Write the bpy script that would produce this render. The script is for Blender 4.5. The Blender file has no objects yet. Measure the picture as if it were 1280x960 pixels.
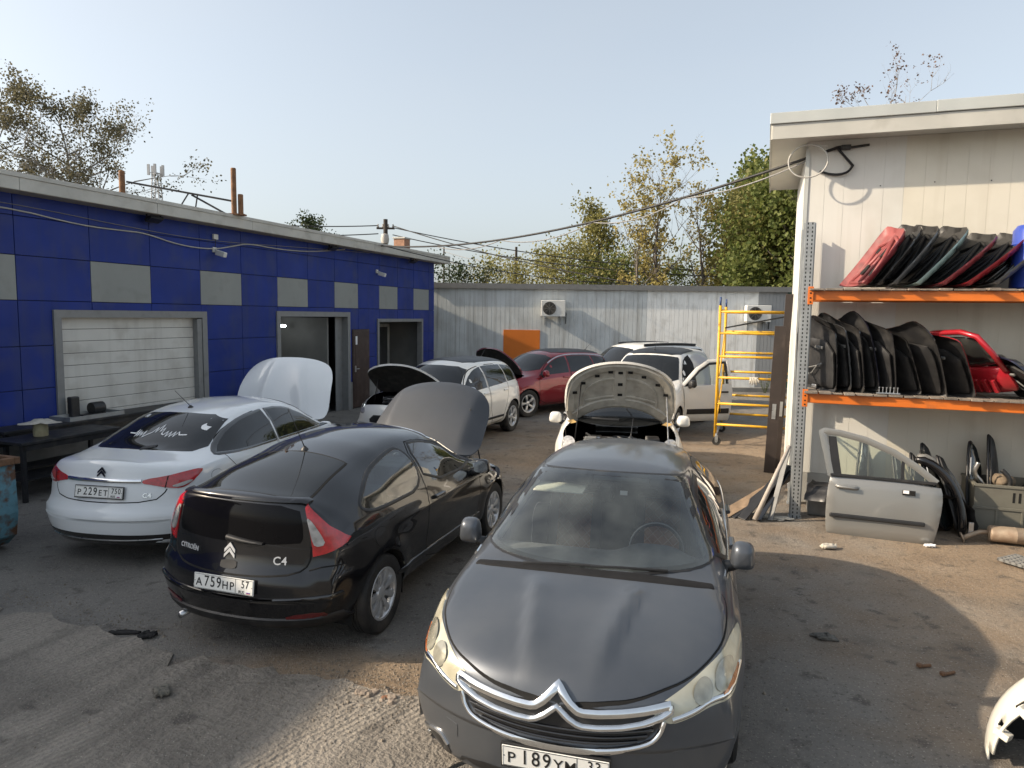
import bpy, bmesh, math, random
import numpy as np
from mathutils import Vector, Matrix
from mathutils.bvhtree import BVHTree
from mathutils.geometry import delaunay_2d_cdt
from mathutils.interpolate import poly_3d_calc

S = bpy.context.scene
C = S.collection
R = math.radians
random.seed(7)

# ---------------------------------------------------------------- camera
PITCH, ROLL, CAMZ, FPX = 5.61, 0.81, 2.54, 880.0
cd = bpy.data.cameras.new('camera'); cam = bpy.data.objects.new('camera', cd); C.objects.link(cam)
cd.sensor_width = 36; cd.lens = FPX/1280*36; cd.clip_start = .05; cd.clip_end = 3000
_p, _r = R(PITCH), R(ROLL)
_f = Vector((0, math.cos(_p), -math.sin(_p))); _x = Vector((1, 0, 0)); _d = _f.cross(_x)
_x2 = _x*math.cos(_r)-_d*math.sin(_r); _d2 = _d*math.cos(_r)+_x*math.sin(_r)
cam.matrix_world = Matrix(((_x2.x, -_d2.x, -_f.x, 0), (_x2.y, -_d2.y, -_f.y, 0), (_x2.z, -_d2.z, -_f.z, CAMZ), (0, 0, 0, 1)))
S.camera = cam

# ---------------------------------------------------------------- sky, sun, exposure
SUN_EL, SUN_AZ = 29.0, 266.0         # azimuth clockwise from +Y (the camera looks along +Y)
w = bpy.data.worlds.new('World'); S.world = w; w.use_nodes = True
nt = w.node_tree; bg = nt.nodes['Background']
sky = nt.nodes.new('ShaderNodeTexSky'); sky.sky_type = 'NISHITA'; sky.sun_disc = False
sky.sun_elevation = R(SUN_EL); sky.sun_rotation = R(SUN_AZ); sky.air_density = 1.0; sky.dust_density = 3.5; sky.ozone_density = 1.0
hs = nt.nodes.new('ShaderNodeHueSaturation'); hs.inputs['Saturation'].default_value = .58; hs.inputs['Value'].default_value = .92
hz = nt.nodes.new('ShaderNodeMix'); hz.data_type = 'RGBA'; hz.inputs[0].default_value = .45; hz.inputs[7].default_value = (1.22, 1.40, 1.49, 1)
nt.links.new(sky.outputs[0], hs.inputs['Color']); nt.links.new(hs.outputs[0], hz.inputs[6]); stc = nt.nodes.new('ShaderNodeTexCoord'); smp = nt.nodes.new('ShaderNodeMapping'); smp.inputs['Scale'].default_value = (1, 1, 3.2); nt.links.new(stc.outputs['Generated'], smp.inputs['Vector'])
snz = nt.nodes.new('ShaderNodeTexNoise'); snz.inputs['Scale'].default_value = 1.7; snz.inputs['Detail'].default_value = 6; nt.links.new(smp.outputs[0], snz.inputs['Vector'])
smr = nt.nodes.new('ShaderNodeMapRange'); smr.inputs[1].default_value = .38; smr.inputs[2].default_value = .72; smr.inputs[3].default_value = 0; smr.inputs[4].default_value = .16; nt.links.new(snz.outputs['Fac'], smr.inputs[0])
veil = nt.nodes.new('ShaderNodeMix'); veil.data_type = 'RGBA'; veil.inputs[7].default_value = (2.1, 2.2, 2.25, 1); nt.links.new(smr.outputs[0], veil.inputs[0]); nt.links.new(hz.outputs[2], veil.inputs[6])   # thin high haze
nt.links.new(veil.outputs[2], bg.inputs['Color'])
bg.inputs['Strength'].default_value = .135
sl = bpy.data.lights.new('sun', 'SUN'); sun = bpy.data.objects.new('sun', sl); C.objects.link(sun)
sl.energy = 2.8; sl.angle = R(.8); sl.color = (1.0, .84, .64)
sdir = Vector((math.sin(R(SUN_AZ))*math.cos(R(SUN_EL)), math.cos(R(SUN_AZ))*math.cos(R(SUN_EL)), math.sin(R(SUN_EL))))
sun.rotation_euler = sdir.to_track_quat('Z', 'Y').to_euler()
S.view_settings.view_transform = 'Standard'; S.view_settings.look = 'None'; S.view_settings.exposure = 1.38; S.view_settings.gamma = 1
S.render.engine = 'CYCLES'; S.cycles.max_bounces = 8; S.cycles.transparent_max_bounces = 12
# ---------------------------------------------------------------- helpers
def link(o):
    C.objects.link(o); return o

def node_mat(name):
    m = bpy.data.materials.new(name); m.use_nodes = True
    nt = m.node_tree
    return m, nt, nt.nodes['Principled BSDF']

def nd(nt, t, **kw):
    n = nt.nodes.new(t)
    for k, v in kw.items(): setattr(n, k, v)
    return n

def rgba(c): return (c[0], c[1], c[2], 1)

def noise_fac(nt, scale, lo, hi, detail=5, coord='Object', vec=None):
    if vec is None:
        tc = nd(nt, 'ShaderNodeTexCoord'); vec = tc.outputs[coord]
    nz = nd(nt, 'ShaderNodeTexNoise'); nz.inputs['Scale'].default_value = scale; nz.inputs['Detail'].default_value = detail
    nt.links.new(vec, nz.inputs['Vector'])
    mr = nd(nt, 'ShaderNodeMapRange'); mr.inputs[1].default_value = lo; mr.inputs[2].default_value = hi
    nt.links.new(nz.outputs['Fac'], mr.inputs[0])
    return mr.outputs[0]

def mixcol(nt, fac, a, b, mode='MIX'):
    mx = nd(nt, 'ShaderNodeMix', data_type='RGBA', blend_type=mode)
    for s, v in ((0, fac), (6, a), (7, b)):
        if hasattr(v, 'node'): nt.links.new(v, mx.inputs[s])
        elif s == 0: mx.inputs[s].default_value = v
        else: mx.inputs[s].default_value = rgba(v)
    return mx.outputs[2]

def pmat(name, col, rough=.5, metal=0., coat=0., spec=.5, var=.12, vscale=6., dirt=None, bump=0., bscale=40., rvar=.1, coatrough=.04, back=None, streak=None):
    """Principled material with procedural colour variation, optional patches of dirt ((colour, scale, lo, hi)) and bump."""
    m, nt, b = node_mat(name)
    dark = tuple(c*(1-var) for c in col); light = tuple(min(1, c*(1+var)) for c in col)
    c = mixcol(nt, noise_fac(nt, vscale, .3, .7), dark, light)
    if dirt:
        c = mixcol(nt, noise_fac(nt, dirt[1], dirt[2], dirt[3], 8), c, dirt[0])
    if streak:
        tc0 = nd(nt, 'ShaderNodeTexCoord'); mp0 = nd(nt, 'ShaderNodeMapping'); mp0.inputs['Scale'].default_value = (1, 1, .05); nt.links.new(tc0.outputs['Object'], mp0.inputs['Vector'])
        c = mixcol(nt, noise_fac(nt, streak[1], streak[2], streak[3], 6, vec=mp0.outputs[0]), c, streak[0])
    if back:
        ge = nd(nt, 'ShaderNodeNewGeometry'); c = mixcol(nt, ge.outputs['Backfacing'], c, back)
    nt.links.new(c, b.inputs['Base Color'])
    b.inputs['Metallic'].default_value = metal
    b.inputs['Specular IOR Level'].default_value = spec
    b.inputs['Coat Weight'].default_value = coat
    b.inputs['Coat Roughness'].default_value = coatrough
    mr = nd(nt, 'ShaderNodeMapRange'); mr.inputs[3].default_value = max(.01, rough-rvar*.5); mr.inputs[4].default_value = min(1, rough+rvar)
    nt.links.new(noise_fac(nt, vscale*1.7, .25, .75), mr.inputs[0])
    nt.links.new(mr.outputs[0], b.inputs['Roughness'])
    if bump:
        tc = nd(nt, 'ShaderNodeTexCoord'); nz = nd(nt, 'ShaderNodeTexNoise'); nz.inputs['Scale'].default_value = bscale; nz.inputs['Detail'].default_value = 6
        nt.links.new(tc.outputs['Object'], nz.inputs['Vector'])
        bp = nd(nt, 'ShaderNodeBump'); bp.inputs['Strength'].default_value = bump; bp.inputs['Distance'].default_value = .02
        nt.links.new(nz.outputs['Fac'], bp.inputs['Height']); nt.links.new(bp.outputs[0], b.inputs['Normal'])
    return m

def paint(name, col, metal=0., rough=.35, coat=1., dust=.10, dustcol=(.30, .27, .23), back=(.012, .012, .013)):
    """Car paint: clear coat, a thin film of dust in blotches."""
    m, nt, b = node_mat(name)
    f = noise_fac(nt, 2.2, .35, .85, 9)
    mm = nd(nt, 'ShaderNodeMath', operation='MULTIPLY'); mm.inputs[1].default_value = dust; nt.links.new(f, mm.inputs[0])
    c = mixcol(nt, mm.outputs[0], col, dustcol)
    ge = nd(nt, 'ShaderNodeNewGeometry'); c = mixcol(nt, ge.outputs['Backfacing'], c, back)
    nt.links.new(c, b.inputs['Base Color'])
    b.inputs['Metallic'].default_value = metal; b.inputs['Roughness'].default_value = rough
    b.inputs['Coat Weight'].default_value = coat; b.inputs['Specular IOR Level'].default_value = .2; b.inputs['Coat IOR'].default_value = 1.52
    mr = nd(nt, 'ShaderNodeMapRange'); mr.inputs[3].default_value = .03; mr.inputs[4].default_value = .03+.22*min(1, dust*3)
    nt.links.new(f, mr.inputs[0]); nt.links.new(mr.outputs[0], b.inputs['Coat Roughness'])
    return m

def glassmat(name, tint, refl=1.0, rough=.02, film=.05):
    """Thin pane: tinted see-through plus fresnel reflection."""
    m = bpy.data.materials.new(name); m.use_nodes = True; nt = m.node_tree; nt.nodes.clear()
    out = nd(nt, 'ShaderNodeOutputMaterial'); tr = nd(nt, 'ShaderNodeBsdfTransparent'); tr.inputs[0].default_value = rgba(tint)
    gl = nd(nt, 'ShaderNodeBsdfGlossy'); gl.inputs['Roughness'].default_value = rough; gl.inputs[0].default_value = (1, 1, 1, 1)
    fr = nd(nt, 'ShaderNodeFresnel'); fr.inputs[0].default_value = 1.52
    mu = nd(nt, 'ShaderNodeMath', operation='MULTIPLY'); mu.inputs[1].default_value = 1.7*refl; mu.use_clamp = True
    nt.links.new(fr.outputs[0], mu.inputs[0])
    df = nd(nt, 'ShaderNodeBsdfDiffuse'); df.inputs[0].default_value = (.46, .52, .51, 1)  # pale blue-grey film: some dust, plus sky reflection painted in as diffuse colour
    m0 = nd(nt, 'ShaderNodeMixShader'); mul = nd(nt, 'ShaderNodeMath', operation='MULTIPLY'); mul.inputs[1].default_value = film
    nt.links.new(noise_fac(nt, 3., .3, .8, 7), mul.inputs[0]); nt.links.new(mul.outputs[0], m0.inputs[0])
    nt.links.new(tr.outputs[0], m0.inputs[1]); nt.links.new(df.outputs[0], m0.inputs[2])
    mx = nd(nt, 'ShaderNodeMixShader'); nt.links.new(mu.outputs[0], mx.inputs[0])
    nt.links.new(m0.outputs[0], mx.inputs[1]); nt.links.new(gl.outputs[0], mx.inputs[2]); nt.links.new(mx.outputs[0], out.inputs[0])
    return m

def thing(name, label, cat, loc=(0, 0, 0), rotz=0., group=None, rot=None):
    o = bpy.data.objects.new(name, None); link(o); o.empty_display_size = .2
    o.location = loc; o.rotation_euler = rot if rot else (0, 0, rotz)
    o['label'] = label; o['category'] = cat
    if group: o['group'] = group
    return o

def tag(o, label, cat, group=None):
    o['label'] = label; o['category'] = cat
    if group: o['group'] = group
    return o

def struct(o, kind='structure'):
    o['kind'] = kind; return o

def outward(o):
    bm = bmesh.new(); bm.from_mesh(o.data); bmesh.ops.recalc_face_normals(bm, faces=bm.faces[:]); bm.to_mesh(o.data); bm.free(); return o

def mesh_obj(name, verts, faces, mats, parent=None, smooth=False, fmat=None, angle=None, normals=None):
    me = bpy.data.meshes.new(name); me.from_pydata([tuple(v) for v in verts], [], faces); me.update()
    for m in (mats if isinstance(mats, (list, tuple)) else [mats]): me.materials.append(m)
    if fmat is not None: me.polygons.foreach_set('material_index', fmat)
    if smooth or angle is not None or normals is not None:
        me.polygons.foreach_set('use_smooth', [True]*len(me.polygons))
    if angle is not None: me.set_sharp_from_angle(angle=math.radians(angle))
    if normals is not None: me.normals_split_custom_set_from_vertices([tuple(n) for n in normals])
    o = bpy.data.objects.new(name, me); link(o)
    if parent: o.parent = parent
    return o

class MB:
    """Collects shapes into one mesh."""
    def __init__(s): s.v = []; s.f = []; s.m = []
    def add(s, v, f, mi=0, M=None):
        n = len(s.v)
        for p in v:
            p = Vector(p); s.v.append(M @ p if M else p)
        for q in f: s.f.append(tuple(i+n for i in q)); s.m.append(mi)
        return s
    def box(s, a, b, mi=0, M=None, bev=0.):
        x0, y0, z0 = a; x1, y1, z1 = b
        x0, x1 = min(x0, x1), max(x0, x1); y0, y1 = min(y0, y1), max(y0, y1); z0, z1 = min(z0, z1), max(z0, z1)
        if bev <= 0:
            v = [(x0, y0, z0), (x1, y0, z0), (x1, y1, z0), (x0, y1, z0), (x0, y0, z1), (x1, y0, z1), (x1, y1, z1), (x0, y1, z1)]
            f = [(0, 3, 2, 1), (4, 5, 6, 7), (0, 1, 5, 4), (1, 2, 6, 5), (2, 3, 7, 6), (3, 0, 4, 7)]
            return s.add(v, f, mi, M)
        bm = bmesh.new(); bmesh.ops.create_cube(bm, size=1)
        for vv in bm.verts: vv.co = Vector(((x0+x1)/2+vv.co.x*(x1-x0), (y0+y1)/2+vv.co.y*(y1-y0), (z0+z1)/2+vv.co.z*(z1-z0)))
        bmesh.ops.bevel(bm, geom=bm.edges[:], offset=bev, segments=2, affect='EDGES', profile=.5)
        bm.verts.index_update()
        s.add([vv.co.copy() for vv in bm.verts], [[vv.index for vv in ff.verts] for ff in bm.faces], mi, M); bm.free()
        return s
    def tube(s, pts, r, n=8, mi=0, caps=True, M=None, closed=False):
        pts = [Vector(p) for p in pts]; k = len(pts)
        rs = r if isinstance(r, (list, tuple)) else [r]*k
        V = []; up = None
        for i, p in enumerate(pts):
            if closed: d = pts[(i+1) % k]-pts[i-1]
            else: d = pts[min(i+1, k-1)]-pts[max(i-1, 0)]
            if d.length < 1e-9: d = Vector((0, 0, 1))
            d.normalize()
            if up is None:
                up = d.orthogonal().normalized()
            else:
                up = (up-d*up.dot(d))
                up = up.normalized() if up.length > 1e-6 else d.orthogonal().normalized()
            w = d.cross(up)
            for j in range(n):
                a = 2*math.pi*j/n; V.append(p+(up*math.cos(a)+w*math.sin(a))*rs[i])
        F = []
        for i in range(k if closed else k-1):
            i2 = (i+1) % k
            for j in range(n): F.append((i*n+j, i*n+(j+1) % n, i2*n+(j+1) % n, i2*n+j))
        if caps and not closed: F.append(tuple(range(n-1, -1, -1))); F.append(tuple((k-1)*n+j for j in range(n)))
        return s.add(V, F, mi, M)
    def lathe(s, prof, n=24, mi=0, M=None, axis='z'):
        V = []; F = []; k = len(prof)
        for j in range(n):
            a = 2*math.pi*j/n
            for r, h in prof:
                c = (r*math.cos(a), r*math.sin(a), h)
                V.append(c if axis == 'z' else ((c[0], c[2], c[1]) if axis == 'y' else (c[2], c[0], c[1])))
        for j in range(n):
            j2 = (j+1) % n
            for i in range(k-1):
                q = (j*k+i, j2*k+i, j2*k+i+1, j*k+i+1)
                F.append(q if axis != 'y' else q[::-1])
        return s.add(V, F, mi, M)
    def prism(s, poly, h0, h1, mi=0, M=None):
        n = len(poly)
        V = [(p[0], p[1], h0) for p in poly]+[(p[0], p[1], h1) for p in poly]
        F = [tuple(range(n-1, -1, -1)), tuple(range(n, 2*n))]+[(i, (i+1) % n, n+(i+1) % n, n+i) for i in range(n)]
        return s.add(V, F, mi, M)
    def obj(s, name, mats, parent=None, smooth=False, angle=None):
        return mesh_obj(name, s.v, s.f, mats, parent, smooth, s.m, angle)

def frame(o, ex, ez=None):
    """Matrix with x axis along ex, z near ez."""
    ex = Vector(ex).normalized(); ez = Vector(ez or (0, 0, 1)); ey = ez.cross(ex).normalized(); ez = ex.cross(ey)
    return Matrix(((ex.x, ey.x, ez.x, o[0]), (ex.y, ey.y, ez.y, o[1]), (ex.z, ey.z, ez.z, o[2]), (0, 0, 0, 1)))

def pchip(pts):
    pts = sorted(pts); x = np.array([p[0] for p in pts], float); y = np.array([p[1] for p in pts], float)
    h = np.diff(x); d = np.diff(y)/h; m = np.zeros(len(x))
    for i in range(1, len(x)-1):
        if d[i-1]*d[i] > 0:
            w1 = 2*h[i]+h[i-1]; w2 = h[i]+2*h[i-1]; m[i] = (w1+w2)/(w1/d[i-1]+w2/d[i])
    m[0] = d[0]; m[-1] = d[-1]
    def f(t):
        t = np.clip(np.asarray(t, float), x[0], x[-1]); i = np.clip(np.searchsorted(x, t)-1, 0, len(x)-2)
        u = (t-x[i])/h[i]
        return (2*u**3-3*u**2+1)*y[i]+(u**3-2*u**2+u)*h[i]*m[i]+(-2*u**3+3*u**2)*y[i+1]+(u**3-u**2)*h[i]*m[i+1]
    return f

def chaikin(p, it=2, closed=True, sharp=()):
    """Corner cutting; control corners listed in sharp keep a tight corner."""
    p = [np.array(q, float) for q in p]; sh = [i in sharp for i in range(len(p))]
    for k in range(it):
        q = []; s2 = []; n = len(p)
        for i in range(n if closed else n-1):
            a, b = p[i], p[(i+1) % n]
            if not closed and i == 0: q.append(a); s2.append(False)
            if sh[i]: q.append(a); s2.append(True)
            else:
                q.append(a*.75+b*.25); s2.append(False)
            if not sh[(i+1) % n]: q.append(a*.25+b*.75); s2.append(False)
            if not closed and i == n-2: q.append(b); s2.append(False)
        p, sh = q, s2
    return p

def inside(poly, x, y):
    c = False; n = len(poly); j = n-1
    for i in range(n):
        xi, yi = poly[i][0], poly[i][1]; xj, yj = poly[j][0], poly[j][1]
        if (yi > y) != (yj > y) and x < (xj-xi)*(y-yi)/(yj-yi)+xi: c = not c
        j = i
    return c

def resample(p, step, closed=True):
    out = []; n = len(p)
    for i in range(n if closed else n-1):
        a = np.array(p[i], float); b = np.array(p[(i+1) % n], float); k = max(1, int(np.ceil(np.linalg.norm(b-a)/step)))
        for j in range(k): out.append(a+(b-a)*j/k)
    if not closed: out.append(np.array(p[-1], float))
    return out

def text_mesh(s, size, align='CENTER', spacing=1.0, bold=0.):
    cu = bpy.data.curves.new('lettering', 'FONT'); cu.body = s; cu.size = size; cu.align_x = align; cu.align_y = 'CENTER'; cu.extrude = .0012
    cu.space_character = spacing; cu.offset = bold
    o = bpy.data.objects.new('lettering', cu); link(o)
    dg = bpy.context.evaluated_depsgraph_get(); me = bpy.data.meshes.new_from_object(o.evaluated_get(dg))
    bpy.data.objects.remove(o); bpy.data.curves.remove(cu)
    v = [x.co.copy() for x in me.vertices]; f = [tuple(p.vertices) for p in me.polygons]; bpy.data.meshes.remove(me)
    return v, f
# ---------------------------------------------------------------- car builder: a lofted shell, parts laid on it
class Car:
    """x runs from the rear bumper (0) to the nose (L), y to the car's left, z up."""
    def __init__(s, name, label, cat, loc, psi, spec, group='cars parked in the yard', res=.04, it=3):
        s.root = thing(name, label, cat, loc, psi, group); s.sp = spec; s.cuts = []; s.archs = []
        g = {k: pchip(spec[k]) for k in ('top', 'edge', 'belt', 'bot', 'wb', 'sw', 'wt', 'wl')}; s.g = g
        L = spec['L']; s.L = L
        t = np.linspace(0, 1, 16)
        e = .22*t**2
        xs = np.unique(np.round(np.concatenate([e, L-e, np.arange(.22, L-.2, res)]), 4)); s.xs = xs
        rings = []
        for x in xs:
            T, E, B, O = float(g['top'](x)), float(g['edge'](x)), float(g['belt'](x)), float(g['bot'](x))
            wb, sw, wt, wl = (float(g[k](x)) for k in ('wb', 'sw', 'wt', 'wl'))
            B = min(B, E); h = B-O
            P = [(0, O), (wl*.85, O), (wl, O+.12*h), (wl*.35+wb*.65, O+.26*h), (wb, O+.5*h), (wb, O+.72*h), (sw*.4+wb*.6, O+.90*h), (sw, B),
                 (sw*.93+wt*.07-.008, B+.12*(E-B)), (sw*.5+wt*.5+.018*min(1, (E-B)/.3), B+.55*(E-B)), (wt+.012, E-.10*(E-B)), (wt-.05, E+.12*(T-E)), (wt*.72, E+.55*(T-E)), (wt*.35, E+.9*(T-E)), (0, T)]
            full = P+[(-y, z) for y, z in P[-2:0:-1]]
            rings.append(np.array(chaikin(full, it)))
        R = np.array(rings); n = R.shape[1]
        X = np.repeat(xs[:, None], n, 1); Y = R[:, :, 0].copy(); Z = R[:, :, 1].copy()
        W = spec['W']; a = np.clip(np.abs(Y)/W, 0, 1)
        def ramp(x, x0, x1): u = np.clip((x-x0)/(x1-x0), 0, 1); return u*u*(3-2*u)
        X = X-spec.get('kf', .3)*a**2.4*ramp(X, L-1.0, L)+spec.get('kr', .15)*a**2.4*ramp(-X, -.8, 0)
        for fn in spec.get('shape', ()): X, Y, Z = fn(X, Y, Z)
        # wheel arch swell
        for xw, zw, r in spec['wheels']:
            d = np.hypot(X-xw, Z-zw); m = np.exp(-((d-r*1.22)/(.09))**2)*(np.abs(Y) > .55*W)*(Z < np.interp(X, xs, g['belt'](xs)))
            Y = Y+np.sign(Y)*m*spec.get('swell', .012)
        s.V = np.stack([X, Y, Z], -1).reshape(-1, 3); k = len(xs); F = []
        for i in range(k-1):
            for j in range(n): F.append((i*n+j, i*n+(j+1) % n, (i+1)*n+(j+1) % n, (i+1)*n+j))
        F.append(tuple(range(n-1, -1, -1))); F.append(tuple((k-1)*n+j for j in range(n)))
        s.F = F
        me = bpy.data.meshes.new('t'); me.from_pydata([tuple(v) for v in s.V], [], F); me.update()
        s.N = np.array([v.normal[:] for v in me.vertices]); bpy.data.meshes.remove(me)
        s.bvh = BVHTree.FromPolygons([Vector(v) for v in s.V], F)
    # --- projection on the shell
    AX = {'L': ((0, 1, 0), lambda a, b: (a, 5, b)), 'R': ((0, -1, 0), lambda a, b: (a, -5, b)), 'F': ((1, 0, 0), lambda a, b: (9, a, b)),
          'B': ((-1, 0, 0), lambda a, b: (-5, a, b)), 'T': ((0, 0, 1), lambda a, b: (a, b, 5))}
    def hit(s, ax, a, b):
        d, o = s.AX[ax]; org = Vector(o(a, b))
        co, no, idx, _ = s.bvh.ray_cast(org, -Vector(d))
        if co is None:
            o2 = Vector(o(a, b))
            if ax in 'LR': o2.y = (1 if ax == 'L' else -1)*s.sp['W']
            elif ax == 'F': o2.x = s.L-.2
            elif ax == 'B': o2.x = .2
            else: o2.z = 1
            co, no, idx, _ = s.bvh.find_nearest(o2)
        f = s.F[idx]
        if len(f) == 4:
            w = poly_3d_calc([Vector(s.V[i]) for i in f], co); nn = Vector((0, 0, 0))
            for wi, i in zip(w, f): nn += Vector(s.N[i])*wi
            if nn.length > .1: no = nn.normalized()
        return co, no
    def patch(s, name, outline, ax, mat, off=.004, smooth=2, sharp=(), grid=.05, rim=.012, bulge=0., parent=None, xf=None, edge=.03, under=None):
        """Lays the outline on the shell as a thin piece of its own. xf: a function moving finished points."""
        p = chaikin(outline, smooth, True, sharp) if smooth else outline
        p = resample(p, edge)
        P = [Vector((float(q[0]), float(q[1]))) for q in p]; nb = len(P)
        lo = np.min([q[:] for q in P], 0); hi = np.max([q[:] for q in P], 0)
        A = np.array([q[:] for q in P]); inner = []
        for i in range(1, int((hi[0]-lo[0])/grid)+1):
            for j in range(1, int((hi[1]-lo[1])/grid)+1):
                x, y = lo[0]+(i-.35*(j % 2))*grid, lo[1]+(j-.3)*grid
                if inside(P, x, y) and np.min(np.hypot(A[:, 0]-x, A[:, 1]-y)) > grid*.45: inner.append(Vector((x, y)))
        V2, _, F2, *_ = delaunay_2d_cdt(P+inner, [(i, (i+1) % nb) for i in range(nb)], [], 1, 1e-6)
        vs, ns, src = [], [], []
        for q in V2:
            co, no = s.hit(ax, q.x, q.y)
            db = np.min(np.hypot(A[:, 0]-q.x, A[:, 1]-q.y)); bb = bulge*min(1, db/.05)
            vs.append(co+no*(off+bb)); ns.append(no)
        # boundary rim
        cnt = {}
        for f in F2:
            for i in range(len(f)):
                e = (f[i], f[(i+1) % len(f)]); cnt[e] = 1
        fl = []
        ref = Vector(s.AX[ax][0])
        for f in F2:
            a, b, c = (vs[i] for i in f[:3]); fl.append(tuple(f) if (b-a).cross(c-a).dot(ref) > 0 else tuple(f[::-1]))
        be = []
        es = {}
        for f in fl:
            for i in range(len(f)): es[(f[i], f[(i+1) % len(f)])] = 1
        for (a, b) in es:
            if (b, a) not in es: be.append((a, b))
        mp = {}
        for a, b in be:
            for q in (a, b):
                if q not in mp: mp[q] = len(vs); vs.append(vs[q]-ns[q]*rim); ns.append(ns[q])
        fm = [0]*len(fl)
        for a, b in be: fl.append((b, a, mp[a], mp[b])); fm.append(0)
        if under is not None:      # a second skin below (an opened panel shows both faces)
            base = len(vs); nf = len(fm)
            for i in range(base): 
                pass
            m2 = {}
            for f in [f for f in fl if len(f) == 3]:
                q = []
                for i in f:
                    if i not in m2: m2[i] = len(vs); vs.append(vs[i]-ns[i]*rim); ns.append(-ns[i])
                    q.append(m2[i])
                fl.append(tuple(q[::-1])); fm.append(1)
        if xf is not None:
            v0 = vs; vs = [xf(v) for v in v0]; ns = [(xf(v+n*.1)-w) for v, n, w in zip(v0, ns, vs)]
        mats = [mat]+([under] if under is not None else [])
        return mesh_obj(name, vs, fl, mats, parent or s.root, fmat=fm, normals=[n.normalized() for n in ns])
    def strip(s, name, path, width, ax, mat, hi=.006, lo=-.003, smooth=2, step=.03, parent=None, closed=False, sharp=()):
        p = chaikin(path, smooth, closed, sharp) if smooth else path
        p = resample(p, step, closed); n = len(p); vs = []; V = []
        rows = [(-.5, lo), (-.42, hi*.75), (-.15, hi), (.15, hi), (.42, hi*.75), (.5, lo)]
        for i in range(n):
            a = np.array(p[i-1] if (closed or i > 0) else p[0]); b = np.array(p[(i+1) % n] if (closed or i < n-1) else p[-1]); d = b-a; d = d/(np.linalg.norm(d)+1e-9)
            w = width(i/(n-1)) if callable(width) else width
            for r, h in rows:
                q = np.array(p[i])+np.array((-d[1], d[0]))*r*w
                co, no = s.hit(ax, float(q[0]), float(q[1])); V.append(co+no*h)
        k = len(rows); F = []
        for i in range(n if closed else n-1):
            for j in range(k-1): F.append((i*k+j, ((i+1) % n)*k+j, ((i+1) % n)*k+j+1, i*k+j+1))
        a, b, c = V[F[0][0]], V[F[0][1]], V[F[0][2]]
        if (V[F[len(F)//2*1][1]]-V[F[len(F)//2][0]]).cross(V[F[len(F)//2][2]]-V[F[len(F)//2][0]]).dot(Vector(s.AX[ax][0])) < 0: F = [f[::-1] for f in F]
        if not closed:
            F.append(tuple(range(k))); F.append(tuple((n-1)*k+j for j in range(k)))
        return mesh_obj(name, V, F, mat, parent or s.root, angle=50)
    def cut(s, outline, ax, smooth=2, sharp=(), shrink=.0):
        p = chaikin(outline, smooth, True, sharp) if smooth else outline
        s.cuts.append((ax, [(float(q[0]), float(q[1])) for q in p]))
    def body(s, mat, arch=None):
        V = s.V.copy(); F = s.F; sp = s.sp; keep = np.ones(len(F), bool)
        cen = np.array([V[list(f)].mean(0) if len(f) == 4 else V[list(f)].mean(0) for f in F])
        nor = np.array([s.N[list(f)].mean(0) for f in F])
        for ax, p in s.cuts:
            d = np.array(s.AX[ax][0]); ok = nor@d > .12
            ia, ib = {'L': (0, 2), 'R': (0, 2), 'F': (1, 2), 'B': (1, 2), 'T': (0, 1)}[ax]
            lo = np.min(p, 0); hi = np.max(p, 0)
            c = np.where(ok & keep & (cen[:, ia] > lo[0]) & (cen[:, ia] < hi[0]) & (cen[:, ib] > lo[1]) & (cen[:, ib] < hi[1]))[0]
            for i in c:
                if inside(p, cen[i, ia], cen[i, ib]): keep[i] = False
        for xw, zw, r in sp['wheels']:
            Ra = r*1.13; side = np.abs(cen[:, 1]) > .45*sp['W']
            d = np.hypot(cen[:, 0]-xw, cen[:, 2]-zw)
            kill = side & ((d < Ra) | ((np.abs(cen[:, 0]-xw) < Ra) & (cen[:, 2] < zw))) & (cen[:, 2] < zw+Ra)
            used = {}
            for i in np.where(kill & keep)[0]:
                for q in F[i]: used[q] = 1
            keep &= ~kill
            rem = {}
            for i in np.where(keep & side & (d < Ra*1.6))[0]:
                for q in F[i]: rem[q] = 1
            for q in used:
                if q in rem:
                    v = V[q]; 
                    if v[2] >= zw-.02:
                        dx, dz = v[0]-xw, v[2]-zw; l = math.hypot(dx, dz)
                        if l > .3*Ra: V[q, 0] = xw+dx/l*Ra; V[q, 2] = zw+dz/l*Ra
                    else: V[q, 0] = xw+math.copysign(Ra, v[0]-xw)
        o = mesh_obj('body', V, [f for f, k in zip(F, keep) if k], mat, s.root, smooth=True)
        bm = bmesh.new(); bm.from_mesh(o.data); loose = [v for v in bm.verts if not v.link_faces]; bmesh.ops.delete(bm, geom=loose, context='VERTS'); bm.to_mesh(o.data); bm.free()
        # arch liners
        for xw, zw, r in sp['wheels']:
            Ra = r*1.13-.004
            for sd in (1, -1):
                mb = MB(); prof = []
                a = [math.pi*k/16 for k in range(17)]
                for k in a:
                    c, _ = s.hit('L' if sd > 0 else 'R', xw+Ra*1.03*math.cos(k), max(zw+Ra*1.03*math.sin(k), .25))
                    prof.append((xw+Ra*math.cos(k), abs(c.y)-.004, zw+Ra*math.sin(k)))
                vv = []; ff = []
                pr = [(xw+Ra, prof[0][1], .18)]+prof+[(xw-Ra, prof[-1][1], .18)]
                for x, y, z in pr: vv += [(x, sd*y, z), (x, sd*.38, z)]
                for k in range(len(pr)-1): ff.append((2*k, 2*k+1, 2*k+3, 2*k+2))
                mb.add(vv, ff)
                mb.add([(x, sd*.38, z) for x, y, z in pr], [tuple(range(len(pr)))])
                mb.obj('wheel_arch_liner', M_liner, s.root)
        return o
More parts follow.
